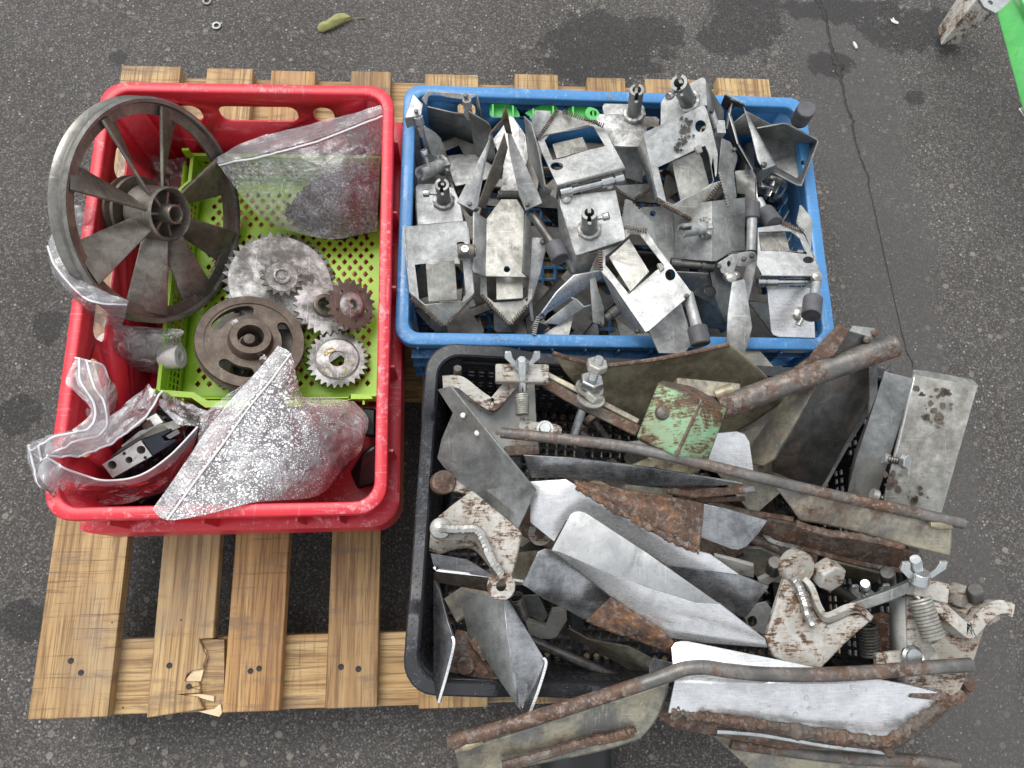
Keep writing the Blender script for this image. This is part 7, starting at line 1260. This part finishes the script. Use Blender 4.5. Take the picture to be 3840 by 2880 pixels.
for (x, y, r_) in ((958, 640, 15), (1225, 578, 15), (895, 735, 15), (845, 695, 10), (745, 700, 11), (975, 700, 11), (1038, 598, 8), (1035, 695, 9), (1218, 740, 11), (1220, 798, 12), (1155, 800, 9), (1285, 825, 9), (1315, 812, 9), (345, 553, 8), (515, 590, 7), (428, 555, 8), (930, 690, 7), (700, 715, 5), (205, 610, 6), (260, 628, 5), (610, 605, 6), (350, 380, 5), (300, 650, 4), (1415, 830, 6), (1305, 590, 6), (1240, 545, 6), (1080, 570, 5), (1170, 585, 5)):
    c = k8(x, y, .0); V0 = [k8(700, 560, .298), k8(1540, 565, .300), k8(1000, 835, .272)] if x > 600 else [k8(200, 550, .296), k8(700, 560, .298), k8(163, 735, .285)]; nD = newell(V0); nD = nD if nD.z > 0 else -nD; c = onplane(*k8.uv(x, y), V0[0], nD); rr_ = r_ * .00019; m.lathe(c + nD * .0002, nD, [(rr_, 0), (rr_ * .85, rr_ * .3), (rr_ * .45, rr_ * .5), (.00005, rr_ * .55)], 12, closed=False)
t.part('water_drops', m, M['water']); t.done()
# -- rods with blades
t = U4('rod_blade', 'long straight rusty rod with a weathered blade welded under its right end', 'rod', GRD)
rp = [k1(1045, 1085, .305), fv(1330, 962, .315), fv(1500, 998, .32), fv(1700, 1046, .325), fv(1870, 1085, .32), fv(2080, 1131, .315)]; rd = rodpath(t, 'rod', rp, .0062, 'rodr', 16, 60)
curved(t, 'blade', [fv.P(((1672, 1050, .318), (1800, 1078, .318), (1950, 1110, .316), (2058, 1136, .312))), fv.P(((1700, 1085, .31), (1800, 1105, .312), (1940, 1138, .310), (2056, 1165, .305))), fv.P(((1728, 1125, .30), (1810, 1140, .302), (1930, 1172, .302), (2052, 1202, .298)))], 'blade', .005, 30, 10); bead(t, k6.P(((640, 330), (780, 180), (1100, 270), (1500, 330), (1900, 420)), .305)[1:], .0045, 'rust', 30, seed=5); m = MB(); m.tube([k3(1215, 1590, .318), k3(1290, 1600, .318), k3(1380, 1610, .316)], [.003, .0048, .003], 10); t.part('weld_bead', m, M['khaki']); t.done()
t = U4('rod_blade', 'long bent rod with a weathered grey and rust blade reaching out over the front left', 'rod', GRD)
rp = [k7(400, 1290, .28), k7(700, 1212, .285), k7(1200, 1062, .29), k7(1700, 905, .30), k7(2050, 790, .31), k8(150, 512, .315), k8(250, 475, .32), k8(370, 465, .322), k8(500, 483, .322), k8(700, 503, .32), k8(1000, 508, .32), k8(1300, 495, .32), k8(1600, 470, .32), k8(1905, 450, .32)]; rodpath(t, 'rod', rp, .0073, 'rodr', 18, 90)
curved(t, 'blade', [k7.P(((455, 1375, .272), (900, 1235, .277), (1500, 1040, .285), (2230, 800, .297))), k7.P(((470, 1430, .262), (950, 1320, .268), (1600, 1130, .275), (2215, 900, .285))), k7.P(((485, 1500, .252), (980, 1420, .258), (1650, 1240, .262), (2120, 1110, .27))), k7.P(((490, 1580, .245), (1000, 1500, .25), (1650, 1370, .252), (1990, 1270, .256)))], 'blade', .005, 40, 14)
bead(t, k7.P(((850, 1480), (1200, 1390), (1500, 1300), (1800, 1240), (1930, 1200)), .267), .0055, 'rust', 60, seed=7); m = MB(); m.tube([k7(480, 1350, .28), k7(560, 1320, .283), k7(690, 1290, .283)], [.003, .0055, .003], 10); t.part('weld_bead', m, M['khaki']); t.done()
t = U4('rod_blade', 'brown rusty rod and blade at the very bottom edge of the photo', 'rod', GRD)
rodpath(t, 'rod', k8.P(((520, 895), (800, 935), (1200, 985), (1600, 1005), (1830, 1040)), .20), .0075, 'rodr'); curved(t, 'blade', [k8.P(((385, 835, .205), (700, 925, .20), (1200, 985, .20), (1840, 1030, .20))), k8.P(((500, 930, .19), (760, 1010, .19), (1200, 1050, .19), (1860, 1090, .19))), k8.P(((640, 1060, .18), (850, 1120, .18), (1200, 1140, .18), (1880, 1170, .18)))], 'blade', .005, 30, 10); t.done()
t = U4('under_plate', 'dark rusty plate under the large wet blade beyond the front rim of the black crate', 'plate'); t.pl('plate', k8, [(80, 735, .235), (180, 730), (700, 840, .235), (1300, 960), (800, 930), (200, 820, .225)], 'rust', .005); t.done()
t = U4('steel_blade', 'small grey rounded blade tip between the rusty patch and the bent rod', 'blade', GB); t.pl('blade', k7, [(2065, 760, .24), (2068, 620), (2110, 590), (2300, 640, .24), (2300, 760, .24)], 'alug', .003); t.done()
